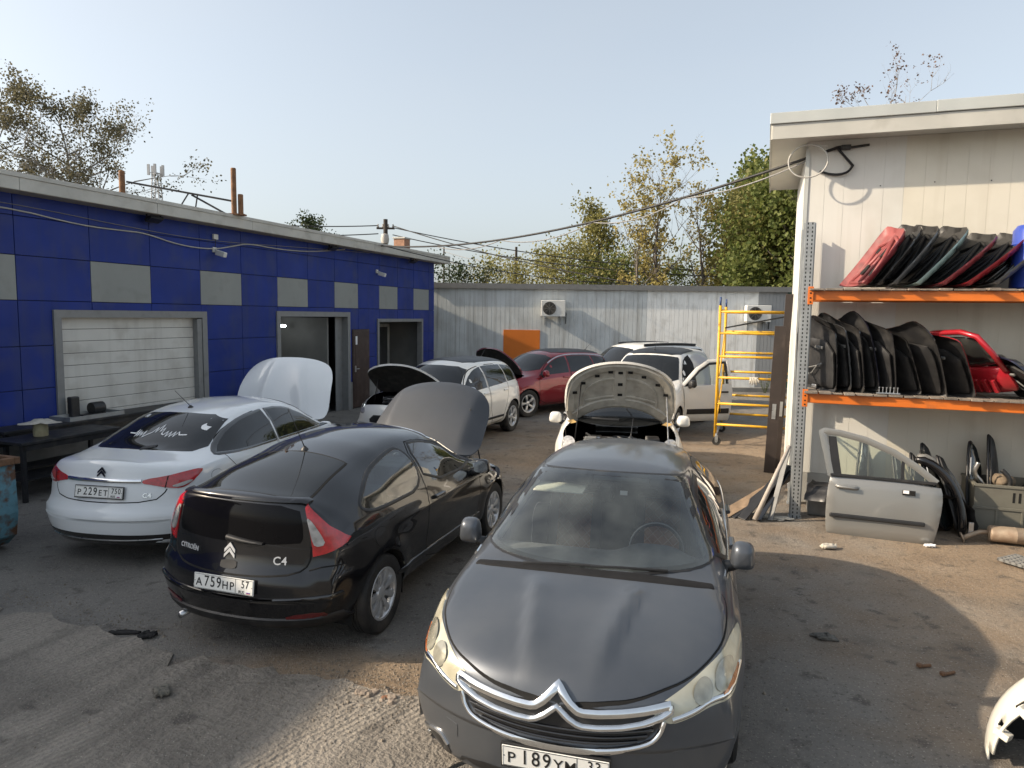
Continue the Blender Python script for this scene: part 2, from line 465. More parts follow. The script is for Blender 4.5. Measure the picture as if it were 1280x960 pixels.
    def wheel(s, xw, zw, r, y, rimr, rimmat, spokes=7, style=0, tw=.205, steer=0.):
        sd = 1 if y > 0 else -1
        w = bpy.data.objects.new('wheel', None); link(w); w.parent = s.root; w.location = (xw, y, zw); w.rotation_euler = (0, 0, (0 if sd > 0 else math.pi)+steer)
        t = tw/2; mb = MB()     # outer face is local +y
        mb.lathe([(rimr-.012, -t*.8), (rimr+.01, -t*.95), (r*.9, -t), (r*.985, -t*.82), (r, -t*.6), (r, -t*.32), (r-.007, -t*.30), (r-.007, -t*.26), (r, -t*.24), (r, -t*.02), (r-.007, 0), (r, t*.02),
                  (r, t*.24), (r-.007, t*.26), (r-.007, t*.30), (r, t*.32), (r, t*.6), (r*.985, t*.82), (r*.93, t*.98), (r*.87, t), (rimr+.02, t*.97), (rimr+.006, t*.9), (rimr-.012, t*.8)], 48, axis='y')
        mb.obj('tyre', M_tyre, w, angle=35)
        mb = MB()
        mb.lathe([(rimr-.014, -t*.8), (rimr-.03, -t*.3), (rimr-.035, t*.55), (rimr-.012, t*.78), (rimr+.006, t*.9), (rimr+.004, t*.93), (rimr-.012, t*.90), (rimr-.022, t*.74)], 40, axis='y', mi=0)
        mb.lathe([(0, -t*.15), (rimr-.03, -t*.15)], 24, axis='y', mi=1)
        n = spokes
        for k in range(n):
            a0 = 2*math.pi*k/n
            def pt(rad, da, h): a = a0+da; return (rad*math.cos(a), h, rad*math.sin(a))
            if style == 0:   # broad petals with slots between
                hw0, hw1 = math.pi/n*.92, math.pi/n*.62
            elif style == 1:  # slim spokes
                hw0, hw1 = math.pi/n*.62, math.pi/n*.34
            else:
                hw0, hw1 = math.pi/n*.7, math.pi/n*.75
            rr = [.045, rimr*.42, rimr*.72, rimr-.012]; hh = [t*.62, t*.74, t*.80, t*.80]; ww = [hw0, (hw0*.75 if style != 2 else hw0*.5), (hw0+hw1)*.36, hw1]
            V = []; F = []
            for q in range(4):
                V += [pt(rr[q], -ww[q], hh[q]-.03), pt(rr[q], -ww[q]*.85, hh[q]), pt(rr[q], 0, hh[q]+.006), pt(rr[q], ww[q]*.85, hh[q]), pt(rr[q], ww[q], hh[q]-.03)]
            for q in range(3):
                for j in range(4): F.append((q*5+j, q*5+j+1, q*5+5+j+1, q*5+5+j))
            mb.add(V, F, 0)
        mb.lathe([(.0, t*.80), (.03, t*.79), (.055, t*.72), (.062, t*.55)], 20, axis='y', mi=0)
        mb.obj('rim', [rimmat, M_liner], w, angle=40)
        return w
    def plate(s, M, txt, region, frame_=True):
        """Number plate 520 x 112 mm at matrix M (x right, y up, z out)."""
        fr = MB().box((-.268, -.066, -.014), (.268, .066, .001), bev=.004).obj('plate_frame', M_blackplastic, s.root) if frame_ else None
        p = MB().box((-.26, -.056, -.008), (.26, .056, .004), bev=.0025).obj('number_plate', M_plate, s.root)
        p.matrix_local = M
        if fr: fr.matrix_local = M; fr.parent = s.root
        mb = MB()
        def put(t, size, x, y, sx=1., mi=0, z=.0042):
            v, f = text_mesh(t, size, bold=size*.006); mb.add([(a.x*sx+x, a.y+y, a.z+z) for a in v], f, mi)
        def block(t, x, h, sx, y=0): put(t, h/.73, x, y, sx)
        l1, d, l2 = txt
        xx = -.213
        block(l1, xx, .060, 1.02, -.008)
        for i, ch in enumerate(d): block(ch, -.146+i*.054, .080, .80, .002)
        for i, ch in enumerate(l2): block(ch, .018+i*.058, .060, .95, -.008)
        for i, ch in enumerate(region): block(ch, .159+(i-(len(region)-2)/2)*.036-.0+.012, .056, .78, .016)
        put('RUS', .030, .160, -.037, .95)
        mb.box((.203, -.045, .004), (.236, -.0395, .0047), 3); mb.box((.203, -.0395, .004), (.236, -.034, .0047), 2); mb.box((.203, -.034, .004), (.236, -.029, .0047), 1)
        mb.box((.106, -.05, .004), (.1095, .05, .0047), 0)
        mb.box((-.252, -.003, .004), (-.246, .003, .0047), 0); mb.box((.246, -.003, .004), (.252, .003, .0047), 0)
        q = [(-.255, -.051), (.255, -.051), (.255, .051), (-.255, .051)]
        mb.tube([(a, b, .0042) for a, b in q], .0016, 4, 0, closed=True)
        mb.obj('plate_lettering', [M_ink, M_inkwhite, M_inkblue, M_inkred], p)
        return p
    def chevrons(s, M, w, mat, name='chevron_badge', parent=None):
        """Two stacked chevrons, w wide, raised off the plane z = 0 of M."""
        mb = MB(); hw = w/2
        for k in (0, 1):
            y0 = -.30*w+k*.42*w
            out = [(-hw, y0), (0, y0+.56*w), (hw, y0), (hw, y0-.26*w), (0, y0+.24*w), (-hw, y0-.26*w)]
            mb.prism(out, 0, .08*w)
            o2 = [(a*.86, b*.86+(y0-.0)*.14) for a, b in out]
        o = mb.obj(name, mat, parent or s.root); o.matrix_local = M
        return o
    def lettering(s, t, size, M, mat, name='badge_lettering', parent=None, spacing=1.05):
        v, f = text_mesh(t, size, spacing=spacing, bold=size*.012); mb = MB().add([(a.x, a.y, a.z*2+.002) for a in v], f); o = mb.obj(name, mat, parent or s.root); o.matrix_local = M
        return o
    def at(s, ax, a, b, off=.004, up=(0, 0, 1)):
        """Matrix on the shell: z out of the surface, y up, x to the right of someone facing it."""
        co, no = s.hit(ax, a, b); u = Vector(up); x = u.cross(no).normalized(); y = no.cross(x); co = co+no*off
        return Matrix(((x.x, y.x, no.x, co.x), (x.y, y.y, no.y, co.y), (x.z, y.z, no.z, co.z), (0, 0, 0, 1)))
    def mirror_(s, x, z, sd, mat, w=.20, h=.15, capmat=None, y=None):
        co, no = s.hit('L' if sd > 0 else 'R', x, z)
        y0 = abs(co.y)+.0 if y is None else y
        mb = MB()
        # shell: superellipsoid, blunt to the rear
        V = []; F = []; nu, nv = 14, 18
        for i in range(nu+1):
            u = -math.pi/2+math.pi*i/nu
            for j in range(nv):
                a = 2*math.pi*j/nv
                c = lambda q: math.copysign(abs(math.cos(q))**.58, math.cos(q)); sn = lambda q: math.copysign(abs(math.sin(q))**.58, math.sin(q))
                xx = math.sin(u); rr = max(math.cos(u), 0)**.6 if xx > -.3 else (max(math.cos(u), 0)**.35)
                px = x+(.085*xx if xx > 0 else .035*xx); py = y0+.035+w/2+rr*c(a)*w/2*(1-.12*sn(a)); pz = z+.055+rr*sn(a)*h/2
                V.append((px, sd*py, pz))
        for i in range(nu):
            for j in range(nv):
                q = (i*nv+j, i*nv+(j+1) % nv, (i+1)*nv+(j+1) % nv, (i+1)*nv+j); F.append(q if sd > 0 else q[::-1])
        mb.add(V, F)
        o = mb.obj('wing_mirror', mat, s.root, smooth=True)
        m2 = MB().tube([(x+.01, sd*(y0-.03), z-.03), (x+.01, sd*(y0+.05), z-.015), (x+.01, sd*(y0+.12), z+.02)], [.045, .035, .03], 10)
        m2.obj('mirror_stalk', M_blackplastic, o, smooth=True)
        # reflecting glass facing rear
        g = []
        for j in range(20):
            a = 2*math.pi*j/20; c = math.copysign(abs(math.cos(a))**.58, math.cos(a)); sn = math.copysign(abs(math.sin(a))**.58, math.sin(a))
            g.append((x-.037, sd*(y0+.035+w/2+c*w*.43*(1-.12*sn)), z+.055+sn*h*.42))
        MB().add(g, [tuple(range(20))]).obj('mirror_glass', M_mirror, o)
        return o
    def antenna(s, x, y=0., l=.45, ax_tilt=.9):
        co, no = s.hit('T', x, y)
        d = Vector((-math.sin(ax_tilt), 0, math.cos(ax_tilt)))
        MB().lathe([(.035, -.012), (.03, .008), (.014, .022), (.008, .03), (0, .03)], 14, M=Matrix.Translation(co)).tube([co+Vector((0, 0, .015)), co+d*.06+Vector((0, 0, .015)), co+d*l+Vector((0, 0, .015))], [.006, .0045, .002], 6).obj('antenna', M_blackplastic, s.root, smooth=True)
    def wiper(s, ax, a, b, mat=None):
        """Arm and blade lying on the glass from a to b (2-D in the ax view)."""
        s.strip('wiper_blade', [a, b], .016, ax, M_blackplastic, hi=.022, lo=.006, smooth=0)

def sym(p): return [(-a, b) for a, b in p][::-1]

def raise_(xh, zh, deg):
    c_, s_ = math.cos(R(deg)), math.sin(R(deg))
    def f(v):
        dx, dz = v.x-xh, v.z-zh
        return Vector((xh+dx*c_-dz*s_, v.y, zh+dx*s_+dz*c_))
    return f

def strut(c, a, b, r=.008):
    MB().tube([a, b], r, 6).obj('bonnet_strut', M_blackplastic, c.root, smooth=True)

def engine_bay(c, x0, x1, w, z, seed, n=26):
    """What shows under an open bonnet: boxes, hoses, tubs and a reservoir."""
    rd = random.Random(seed)
    mb = MB(); mb.box((x0, -w, z-.45), (x1, w, z-.30), 0)
    for k in range(n):
        x, y = rd.uniform(x0+.05, x1-.15), rd.uniform(-w+.05, w-.15); a, b_, h = rd.uniform(.06, .25), rd.uniform(.08, .3), rd.uniform(.12, .30)
        mb.box((x, y, z-.40), (min(x+a, x1), min(y+b_, w), z-.25+h*.9), rd.choice((0, 2, 1, 0, 2)), bev=.012)
    for k in range(9):
        p = [Vector((rd.uniform(x0, x1), rd.uniform(-w, w), z-rd.uniform(.02, .15))) for _ in range(4)]
        q = chaikin([tuple(v) for v in p], 3, False); mb.tube(q, rd.uniform(.008, .022), 7, 0)
    mb.obj('engine', [M_blackplastic, M_satin, M_greyplastic], c.root)

def auto_window(c, x0, x1, up=.055, lo=.045, s0=0., s1=0.):
    """Window outline between two pillars following belt and roof edge; s0, s1 slant the pillars (top shifted)."""
    b, e = c.g['belt'], c.g['edge']; bot, top = [], []
    for t in np.linspace(0, 1, 9):
        xb = x0+(x1-x0)*t; xt = x0+s0+(x1+s1-x0-s0)*t
        zb = float(b(xb))+lo; zt = float(e(xt))-up
        bot.append((xb, zb)); top.append((xt, max(zt, float(b(xt))+lo+.02)))
    return bot+top[::-1]

def far_car(name, label, loc, heading, sp, mat, wins, doors, hood, cowl, angle=0, roofmat=None, ws=None, rails=None, under=None, spokes=5, handle_z=.95, lamp=None, grille=None, mirmat=None, mx=2.9, mz=1.02, rub=None, seed=1, res=.05, chrome=False, open_door=None, ant=None, mod=None):
    c = Car(name, label, 'car', (loc[0], loc[1], 0), R(heading), sp, res=res, it=2)
    for ax in 'LR':
        sd = 1 if ax == 'L' else -1
        ds = []
        for k, dd in enumerate(doors):
            if open_door and ax == 'L' and k == 0: ds.append(None); continue
            c.strip('door_gap', dd, .014, ax, M_gap, hi=.0015, lo=.0008, smooth=1, closed=True)
            dr = c.patch('door', dd, ax, mat, off=.0012, smooth=1, grid=.09, rim=.002); ds.append(dr)
            hx = min(p[0] for p in dd)+.10
            c.strip('door_handle', [(hx, handle_z), (hx+.18, handle_z)], .035, ax, mat, hi=.035, parent=dr)
        for k, wn in enumerate(wins):
            if open_door and ax == 'L' and k == 0: continue
            c.patch('side_window', wn, ax, M_darkglass, off=.0045, smooth=0, grid=.09)
        if chrome:
            a = [p for w_ in wins[::-1] for p in w_[len(w_)//2:][::-1]]
            a = sorted(a); c.strip('window_trim', [(x, z+.03) for x, z in a], .022, ax, M_satin, hi=.008, smooth=1)
        if rub: c.strip('side_moulding', [(rub[0], rub[2]), (rub[1], rub[2])], rub[3], ax, M_blackplastic, hi=.014)
        c.mirror_(mx, mz, sd, mirmat or mat, .19, .17)
        for xw, zw, r in sp['wheels']: c.wheel(xw, zw, r+.008, sd*(sp['W']-.115), r*.66, M_alloy, spokes, 1)
        if rails: c.strip('roof_rail', [(x, y*sd) for x, y in rails], .04, 'T', M_blackplastic, hi=.07, smooth=1)
        if lamp: c.patch('headlight', lamp, ax, M_clearlens, off=.006, smooth=2, bulge=.02)
        c.patch('tail_light', [(.02, .78), (.03, 1.05), (.18, 1.05), (.30, .92), (.12, .80)], ax, M_redlens, off=.005, smooth=1)
    c.patch('windscreen', ws, 'F', M_darkglass, off=.006, smooth=1)
    c.wiper('F', (ws[0][0]*.85, ws[0][1]+.03), (.0, ws[0][1]+.02))
    if roofmat: c.patch('roof_panel', roofmat[1], 'T', roofmat[0], off=.008, smooth=1, grid=.06)
    if grille: c.patch('grille', grille, 'F', M_blackplastic, off=.005, smooth=1)
    if angle:
        xf = raise_(cowl[0], cowl[1], angle)
        c.patch('bonnet', hood, 'T', mat, off=.004, smooth=2, grid=.06, rim=.035, xf=xf, under=under or M_liner)
        c.cut(hood, 'T', 2); engine_bay(c, cowl[0]+.05, max(p[0] for p in hood)-.1, .55, cowl[1]-.10, seed)
        x1 = max(p[0] for p in hood)-.35
        q = xf(c.hit('T', x1, -.55)[0]); strut(c, (x1, -.6, q.z*0+.85), q)
    else:
        c.strip('bonnet_gap', hood, .014, 'T', M_gap, hi=.0012, lo=.0006, smooth=2, closed=True)
    if ant: c.antenna(*ant)
    if mod: mod(c)
    c.body(mat)
    return c
# ---------------------------------------------------------------- shared materials
M_tyre = pmat('tyre_rubber', (.018, .018, .018), .75, var=.3, vscale=14, dirt=((.10, .085, .07), 5, .5, .95))
M_liner = pmat('arch_plastic', (.008, .008, .008), .9, var=.2)
M_blackplastic = pmat('black_plastic', (.014, .014, .015), .42, var=.25, vscale=10, dirt=((.08, .075, .065), 6, .55, 1.1))
M_chrome = pmat('chrome', (.78, .79, .80), .10, 1., var=.05, vscale=20, rvar=.08)
M_badge = pmat('badge_chrome', (.62, .63, .64), .28, .35, var=.05, vscale=20)
M_satin = pmat('satin_metal', (.55, .56, .57), .30, 1., var=.1, vscale=14)
M_alloy = pmat('silver_wheel_paint', (.62, .63, .64), .30, .55, .4, var=.15, vscale=12, dirt=((.2, .17, .14), 7, .55, 1.1))
M_mirror = pmat('mirror_glass', (.85, .87, .9), .02, 1., var=.02)
M_plate = pmat('plate_white', (.74, .74, .71), .4, var=.04, vscale=8, dirt=((.42, .40, .36), 9, .62, 1.1))
M_ink = pmat('plate_ink', (.012, .012, .012), .5, var=.1)
M_inkwhite = pmat('plate_flag_white', (.75, .75, .75), .5, var=.03)
M_inkblue = pmat('plate_flag_blue', (.03, .08, .35), .5, var=.05)
M_inkred = pmat('plate_flag_red', (.45, .03, .03), .5, var=.05)
M_darkglass = pmat('tinted_glass', (.010, .011, .012), .03, spec=.55, var=.1, rvar=.01)
M_tailglass = pmat('black_tail_glass', (.004, .004, .005), .05, spec=.15, var=.1, rvar=.01)
M_glass = glassmat('clear_glass', (.93, .97, .95), .95, film=.13)  # heavier film paints the sky's pale reflection veil onto the windscreens
M_sideglass = glassmat('side_glass', (.45, .52, .49), 1.1); M_cowlblack = pmat('cowl_plastic', (.012, .012, .013), .75, spec=.2, var=.2, vscale=8)
M_blackgloss = pmat('black_gloss', (.008, .008, .009), .10, coat=1., var=.1, rvar=.04)
M_gap = pmat('panel_gap', (.004, .004, .004), .9, var=.1)
M_redlens = pmat('red_lens', (.42, .008, .012), .12, coat=1., var=.25, vscale=25, rvar=.05, bump=.05, bscale=160)
M_darkredlens = pmat('dark_red_lens', (.10, .006, .008), .15, coat=1., var=.2, vscale=25)
M_clearlens = pmat('clear_lens', (.34, .33, .32), .14, 0., coat=1., var=.35, vscale=18, rvar=.05, bump=.08, bscale=90)
M_cabin = pmat('cabin_plastic', (.12, .125, .13), .7, var=.2, vscale=8)
M_greyplastic = pmat('grey_plastic', (.16, .16, .155), .55, var=.2, vscale=9)
# ---------------------------------------------------------------- the yard's own axes: u along the blue wall (away), v across the yard
YA = R(19.7); P0 = Vector((-4.261, 18.354, 0)); U_ = Vector((math.sin(YA), math.cos(YA), 0)); V_ = Vector((math.cos(YA), -math.sin(YA), 0))
def W(u, v, z=0.): return P0+U_*u+V_*v+Vector((0, 0, z))
YROT = -YA            # local x = v, local y = u

def coord_mix(nt, pts):
    pass

def ground_mat():
    m, nt, b = node_mat('yard_ground'); L = nt.links
    tc = nd(nt, 'ShaderNodeTexCoord'); P = tc.outputs['Object']
    def mth(op, a, c, clamp=False):
        n = nd(nt, 'ShaderNodeMath', operation=op); n.use_clamp = clamp
        for i, q in ((0, a), (1, c)):
            if hasattr(q, 'node'): L.new(q, n.inputs[i])
            else: n.inputs[i].default_value = q
        return n.outputs[0]
    big = noise_fac(nt, .35, .35, .65, 6, vec=P); mid = noise_fac(nt, 1.6, .3, .7, 8, vec=P); fine = noise_fac(nt, 22, .3, .7, 9, vec=P); grit = noise_fac(nt, 110, .35, .65, 4, vec=P)
    asphalt = mixcol(nt, mid, (.125, .119, .112), (.205, .192, .174))
    asphalt = mixcol(nt, mth('MULTIPLY', fine, .55), asphalt, (.21, .195, .17))
    dirt = mixcol(nt, mid, (.22, .158, .104), (.33, .248, .165)); dirt = mixcol(nt, mth('MULTIPLY', fine, .5), dirt, (.17, .128, .09))
    # where earth has been trodden over the asphalt: right of the yard by the racks, and far open middle
    sx = nd(nt, 'ShaderNodeSeparateXYZ'); L.new(P, sx.inputs[0])
    X, Y = sx.outputs[0], sx.outputs[1]
    def blob(cx, cy, rx, ry, soft):
        a = mth('DIVIDE', mth('SUBTRACT', X, cx), rx); c = mth('DIVIDE', mth('SUBTRACT', Y, cy), ry)
        d = mth('SQRT', mth('ADD', mth('MULTIPLY', a, a), mth('MULTIPLY', c, c)), 0)
        d = mth('ADD', d, mth('MULTIPLY', mth('SUBTRACT', mid, .5), .55)); d = mth('ADD', d, mth('MULTIPLY', mth('SUBTRACT', big, .5), .5))
        mr = nd(nt, 'ShaderNodeMapRange'); mr.inputs[1].default_value = 1+soft; mr.inputs[2].default_value = 1-soft; L.new(d, mr.inputs[0]); return mr.outputs[0]
    msk = blob(6.0, 7.2, 3.2, 3.1, .45)
    for a in ((5.5, 12.5, 2.6, 4.0, .4), (-.6, 4.75, 1.3, .32, .4), (1.0, 13.0, 1.8, 2.6, .5)): msk = mth('MAXIMUM', msk, blob(*a))
    msk = mth('MULTIPLY', msk, .92)
    c = mixcol(nt, msk, asphalt, dirt)
    # oil and damp stains
    st = noise_fac(nt, .9, .57, .70, 7, vec=P); c = mixcol(nt, mth('MULTIPLY', st, .55), c, (.055, .051, .047))
    st2 = noise_fac(nt, 4.3, .60, .68, 6, vec=P); c = mixcol(nt, mth('MULTIPLY', st2, .6), c, (.06, .053, .047))
    c = mixcol(nt, mth('MULTIPLY', noise_fac(nt, 60, .60, .68, 3, vec=P), .75), c, (.36, .33, .285)); c = mixcol(nt, mth('MULTIPLY', noise_fac(nt, 38, .60, .68, 4, vec=P), .6), c, (.05, .046, .042)); c = mixcol(nt, mth('MULTIPLY', noise_fac(nt, 7.5, .58, .72, 9, vec=P), .45), c, (.07, .064, .058))
    # cracks
    vo = nd(nt, 'ShaderNodeTexVoronoi', feature='DISTANCE_TO_EDGE'); vo.inputs['Scale'].default_value = .42
    wp = nd(nt, 'ShaderNodeTexNoise'); wp.inputs['Scale'].default_value = 1.3; wp.inputs['Detail'].default_value = 8; L.new(P, wp.inputs['Vector'])
    mx = nd(nt, 'ShaderNodeMix', data_type='RGBA', blend_type='LINEAR_LIGHT'); mx.inputs[0].default_value = .9; L.new(P, mx.inputs[6]); L.new(wp.outputs['Color'], mx.inputs[7]); L.new(mx.outputs[2], vo.inputs['Vector'])
    cr = nd(nt, 'ShaderNodeMapRange'); cr.inputs[1].default_value = .012; cr.inputs[2].default_value = .002; L.new(vo.outputs['Distance'], cr.inputs[0])
    c = mixcol(nt, mth('MULTIPLY', cr.outputs[0], mth('MULTIPLY', noise_fac(nt, .22, .58, .72, 3, vec=P), .6)), c, (.022, .02, .018))
    L.new(c, b.inputs['Base Color'])
    mr = nd(nt, 'ShaderNodeMapRange'); mr.inputs[3].default_value = .95; mr.inputs[4].default_value = .62; L.new(st, mr.inputs[0]); L.new(mr.outputs[0], b.inputs['Roughness'])
    b.inputs['Specular IOR Level'].default_value = .3
    h = mth('ADD', mth('MULTIPLY', fine, .5), mth('MULTIPLY', grit, .35)); h = mth('ADD', h, mth('MULTIPLY', mid, 1.2)); h = mth('SUBTRACT', h, mth('MULTIPLY', cr.outputs[0], .1))
    bp = nd(nt, 'ShaderNodeBump'); bp.inputs['Strength'].default_value = .55; bp.inputs['Distance'].default_value = .035; L.new(h, bp.inputs['Height']); L.new(bp.outputs[0], b.inputs['Normal'])
    return m
gv = []; gf = []
rgx = [-2500, -600, -150, -60]+list(np.arange(-30, 31, 3))+[60, 150, 600, 2500]; rgy = [-600, -150, -60]+list(np.arange(-30, 61, 3))+[90, 200, 700, 2800]
for y in rgy:
    for x in rgx: gv.append((x, y, 0))
for j in range(len(rgy)-1):
    for i in range(len(rgx)-1): n_ = len(rgx); gf.append((j*n_+i, j*n_+i+1, (j+1)*n_+i+1, (j+1)*n_+i))
struct(mesh_obj('ground', gv, gf, ground_mat()))

def concrete_mat():
    m, nt, b = node_mat('raked_concrete'); L = nt.links; tc = nd(nt, 'ShaderNodeTexCoord'); P = tc.outputs['Object']
    mid = noise_fac(nt, 1.1, .3, .7, 8, vec=P); fine = noise_fac(nt, 30, .3, .7, 8, vec=P)
    c = mixcol(nt, mid, (.17, .152, .130), (.27, .243, .208)); m2 = nd(nt, 'ShaderNodeMath', operation='MULTIPLY'); m2.inputs[1].default_value = .45; L.new(fine, m2.inputs[0]); c = mixcol(nt, m2.outputs[0], c, (.32, .29, .25))
    st = noise_fac(nt, .8, .50, .68, 8, vec=P); m3 = nd(nt, 'ShaderNodeMath', operation='MULTIPLY'); m3.inputs[1].default_value = .7; L.new(st, m3.inputs[0]); c = mixcol(nt, m3.outputs[0], c, (.105, .096, .086))
    st = noise_fac(nt, 3.7, .60, .70, 8, vec=P); m3 = nd(nt, 'ShaderNodeMath', operation='MULTIPLY'); m3.inputs[1].default_value = .6; L.new(st, m3.inputs[0]); c = mixcol(nt, m3.outputs[0], c, (.05, .046, .042))
    mp = nd(nt, 'ShaderNodeMapping'); mp.inputs['Rotation'].default_value = (0, 0, R(19)); L.new(P, mp.inputs['Vector'])
    wv = nd(nt, 'ShaderNodeTexWave', wave_type='BANDS', bands_direction='X', wave_profile='SIN'); wv.inputs['Scale'].default_value = 7.0; wv.inputs['Distortion'].default_value = 1.6; wv.inputs['Detail'].default_value = 3; wv.inputs['Detail Scale'].default_value = .8; L.new(mp.outputs[0], wv.inputs['Vector'])
    gm = noise_fac(nt, 1.1, .42, .64, 7, vec=P)
    m4 = nd(nt, 'ShaderNodeMath', operation='MULTIPLY'); L.new(wv.outputs['Fac'], m4.inputs[0]); L.new(gm, m4.inputs[1])
    m5 = nd(nt, 'ShaderNodeMath', operation='MULTIPLY'); m5.inputs[1].default_value = .22; L.new(m4.outputs[0], m5.inputs[0])
    c = mixcol(nt, m5.outputs[0], c, (.06, .052, .045))
    ms = nd(nt, 'ShaderNodeMapping'); ms.inputs['Rotation'].default_value = (0, 0, R(19)); ms.inputs['Scale'].default_value = (2.2, .16, 1); L.new(P, ms.inputs['Vector']); m7 = nd(nt, 'ShaderNodeMath', operation='MULTIPLY'); m7.inputs[1].default_value = .6; L.new(noise_fac(nt, 2.6, .45, .75, 8, vec=ms.outputs[0]), m7.inputs[0]); c = mixcol(nt, m7.outputs[0], c, (.085, .077, .068))
    c = mixcol(nt, noise_fac(nt, 75, .64, .72, 3, vec=P), c, (.36, .33, .28))
    L.new(c, b.inputs['Base Color']); b.inputs['Roughness'].default_value = .9; b.inputs['Specular IOR Level'].default_value = .25
    m6 = nd(nt, 'ShaderNodeMath', operation='MULTIPLY_ADD'); m6.inputs[1].default_value = -.6; L.new(m4.outputs[0], m6.inputs[0]); L.new(fine, m6.inputs[2])
    bp = nd(nt, 'ShaderNodeBump'); bp.inputs['Strength'].default_value = .55; bp.inputs['Distance'].default_value = .03; L.new(m6.outputs[0], bp.inputs['Height']); L.new(bp.outputs[0], b.inputs['Normal'])
    return m
# raked concrete apron in the near left corner, with a crumbled edge
def apron():
    rd = random.Random(4); edge = []
    for k in range(0, 141):
        v = -6+k*.115; edge.append((v, -11.9+.05*math.sin(v*1.7)+rd.uniform(-.05, .05)-(.18 if k % 17 == 5 else 0)))
    edge = [(x, y) for x, y in edge if x < 8.7]
    right = []
    for k in range(1, 40): right.append((8.7+.08*math.sin(k)+rd.uniform(-.04, .04)+k*.004, -11.95-k*.12))
    out = edge+right+[(8.9, -18.5), (-6, -18.5)]
    mb = MB(); n = len(out)
    mb.add([(x, y, .016) for x, y in out]+[(x+(0), y, 0) for x, y in out], [tuple(range(n))[::-1]]+[(i, (i+1) % n, n+(i+1) % n, n+i) for i in range(n)])
    o = mb.obj('concrete_apron', concrete_mat()); o.location = P0; o.rotation_euler = (0, 0, YROT); struct(o)
apron()

# ---------------------------------------------------------------- blue workshop on the left
M_blue = pmat('blue_cladding', (.009, .028, .195), .48, 0, .0, spec=.28, var=.14, vscale=1.2, dirt=((.05, .06, .13), 2.2, .50, 1.0), rvar=.15, streak=((.03, .045, .12), 5, .52, .95))
M_greypanel = pmat('grey_cladding', (.23, .245, .235), .45, var=.06, vscale=1.5, dirt=((.14, .14, .13), 3, .55, 1.05))
M_joint = pmat('cladding_joint', (.008, .010, .03), .8, var=.1)
M_frame = pmat('grey_door_frame', (.21, .215, .215), .5, .1, var=.10, vscale=5, dirt=((.09, .085, .08), 5, .52, 1.0))
M_roller = pmat('white_sectional_door', (.56, .555, .52), .45, var=.05, vscale=2, dirt=((.30, .28, .24), 2.4, .50, .95), streak=((.30, .285, .25), 4, .52, .95))
M_plinth = pmat('plinth_concrete', (.20, .20, .19), .85, var=.15, vscale=3, dirt=((.08, .075, .07), 2, .45, .9), bump=.3, bscale=25)
M_fascia = pmat('fascia_sheet', (.46, .45, .41), .5, .1, var=.08, vscale=2, dirt=((.24, .22, .18), 3, .5, 1.0))
M_soffit = pmat('soffit_board', (.38, .35, .28), .7, var=.12, vscale=3, dirt=((.18, .16, .12), 3, .5, 1.0))
M_roof = pmat('roof_felt', (.12, .12, .115), .8, var=.2, vscale=2)
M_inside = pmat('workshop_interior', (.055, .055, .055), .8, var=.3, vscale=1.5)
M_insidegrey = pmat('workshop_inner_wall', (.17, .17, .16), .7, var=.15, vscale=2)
M_brown = pmat('brown_steel_door', (.040, .023, .018), .45, var=.15, vscale=4, dirt=((.10, .075, .06), 4, .55, 1.0))
def emis(name, col, s):
    m, nt, b = node_mat(name); b.inputs['Emission Color'].default_value = rgba(col); b.inputs['Emission Strength'].default_value = s; b.inputs['Base Color'].default_value = rgba(col); return m
M_tube = emis('lit_tube', (.9, .97, 1), 6.0)

def subtract(rects, hole):
    a0, b0, a1, b1 = hole; out = []
    for x0, y0, x1, y1 in rects:
        if a0 >= x1 or a1 <= x0 or b0 >= y1 or b1 <= y0: out.append((x0, y0, x1, y1)); continue
        if x0 < a0: out.append((x0, y0, a0, y1))
        if x1 > a1: out.append((a1, y0, x1, y1))
        m0, m1 = max(x0, a0), min(x1, a1)
        if y0 < b0: out.append((m0, y0, m1, b0))
        if y1 > b1: out.append((m0, b1, m1, y1))
    return [r for r in out if r[2]-r[0] > .012 and r[3]-r[1] > .012]

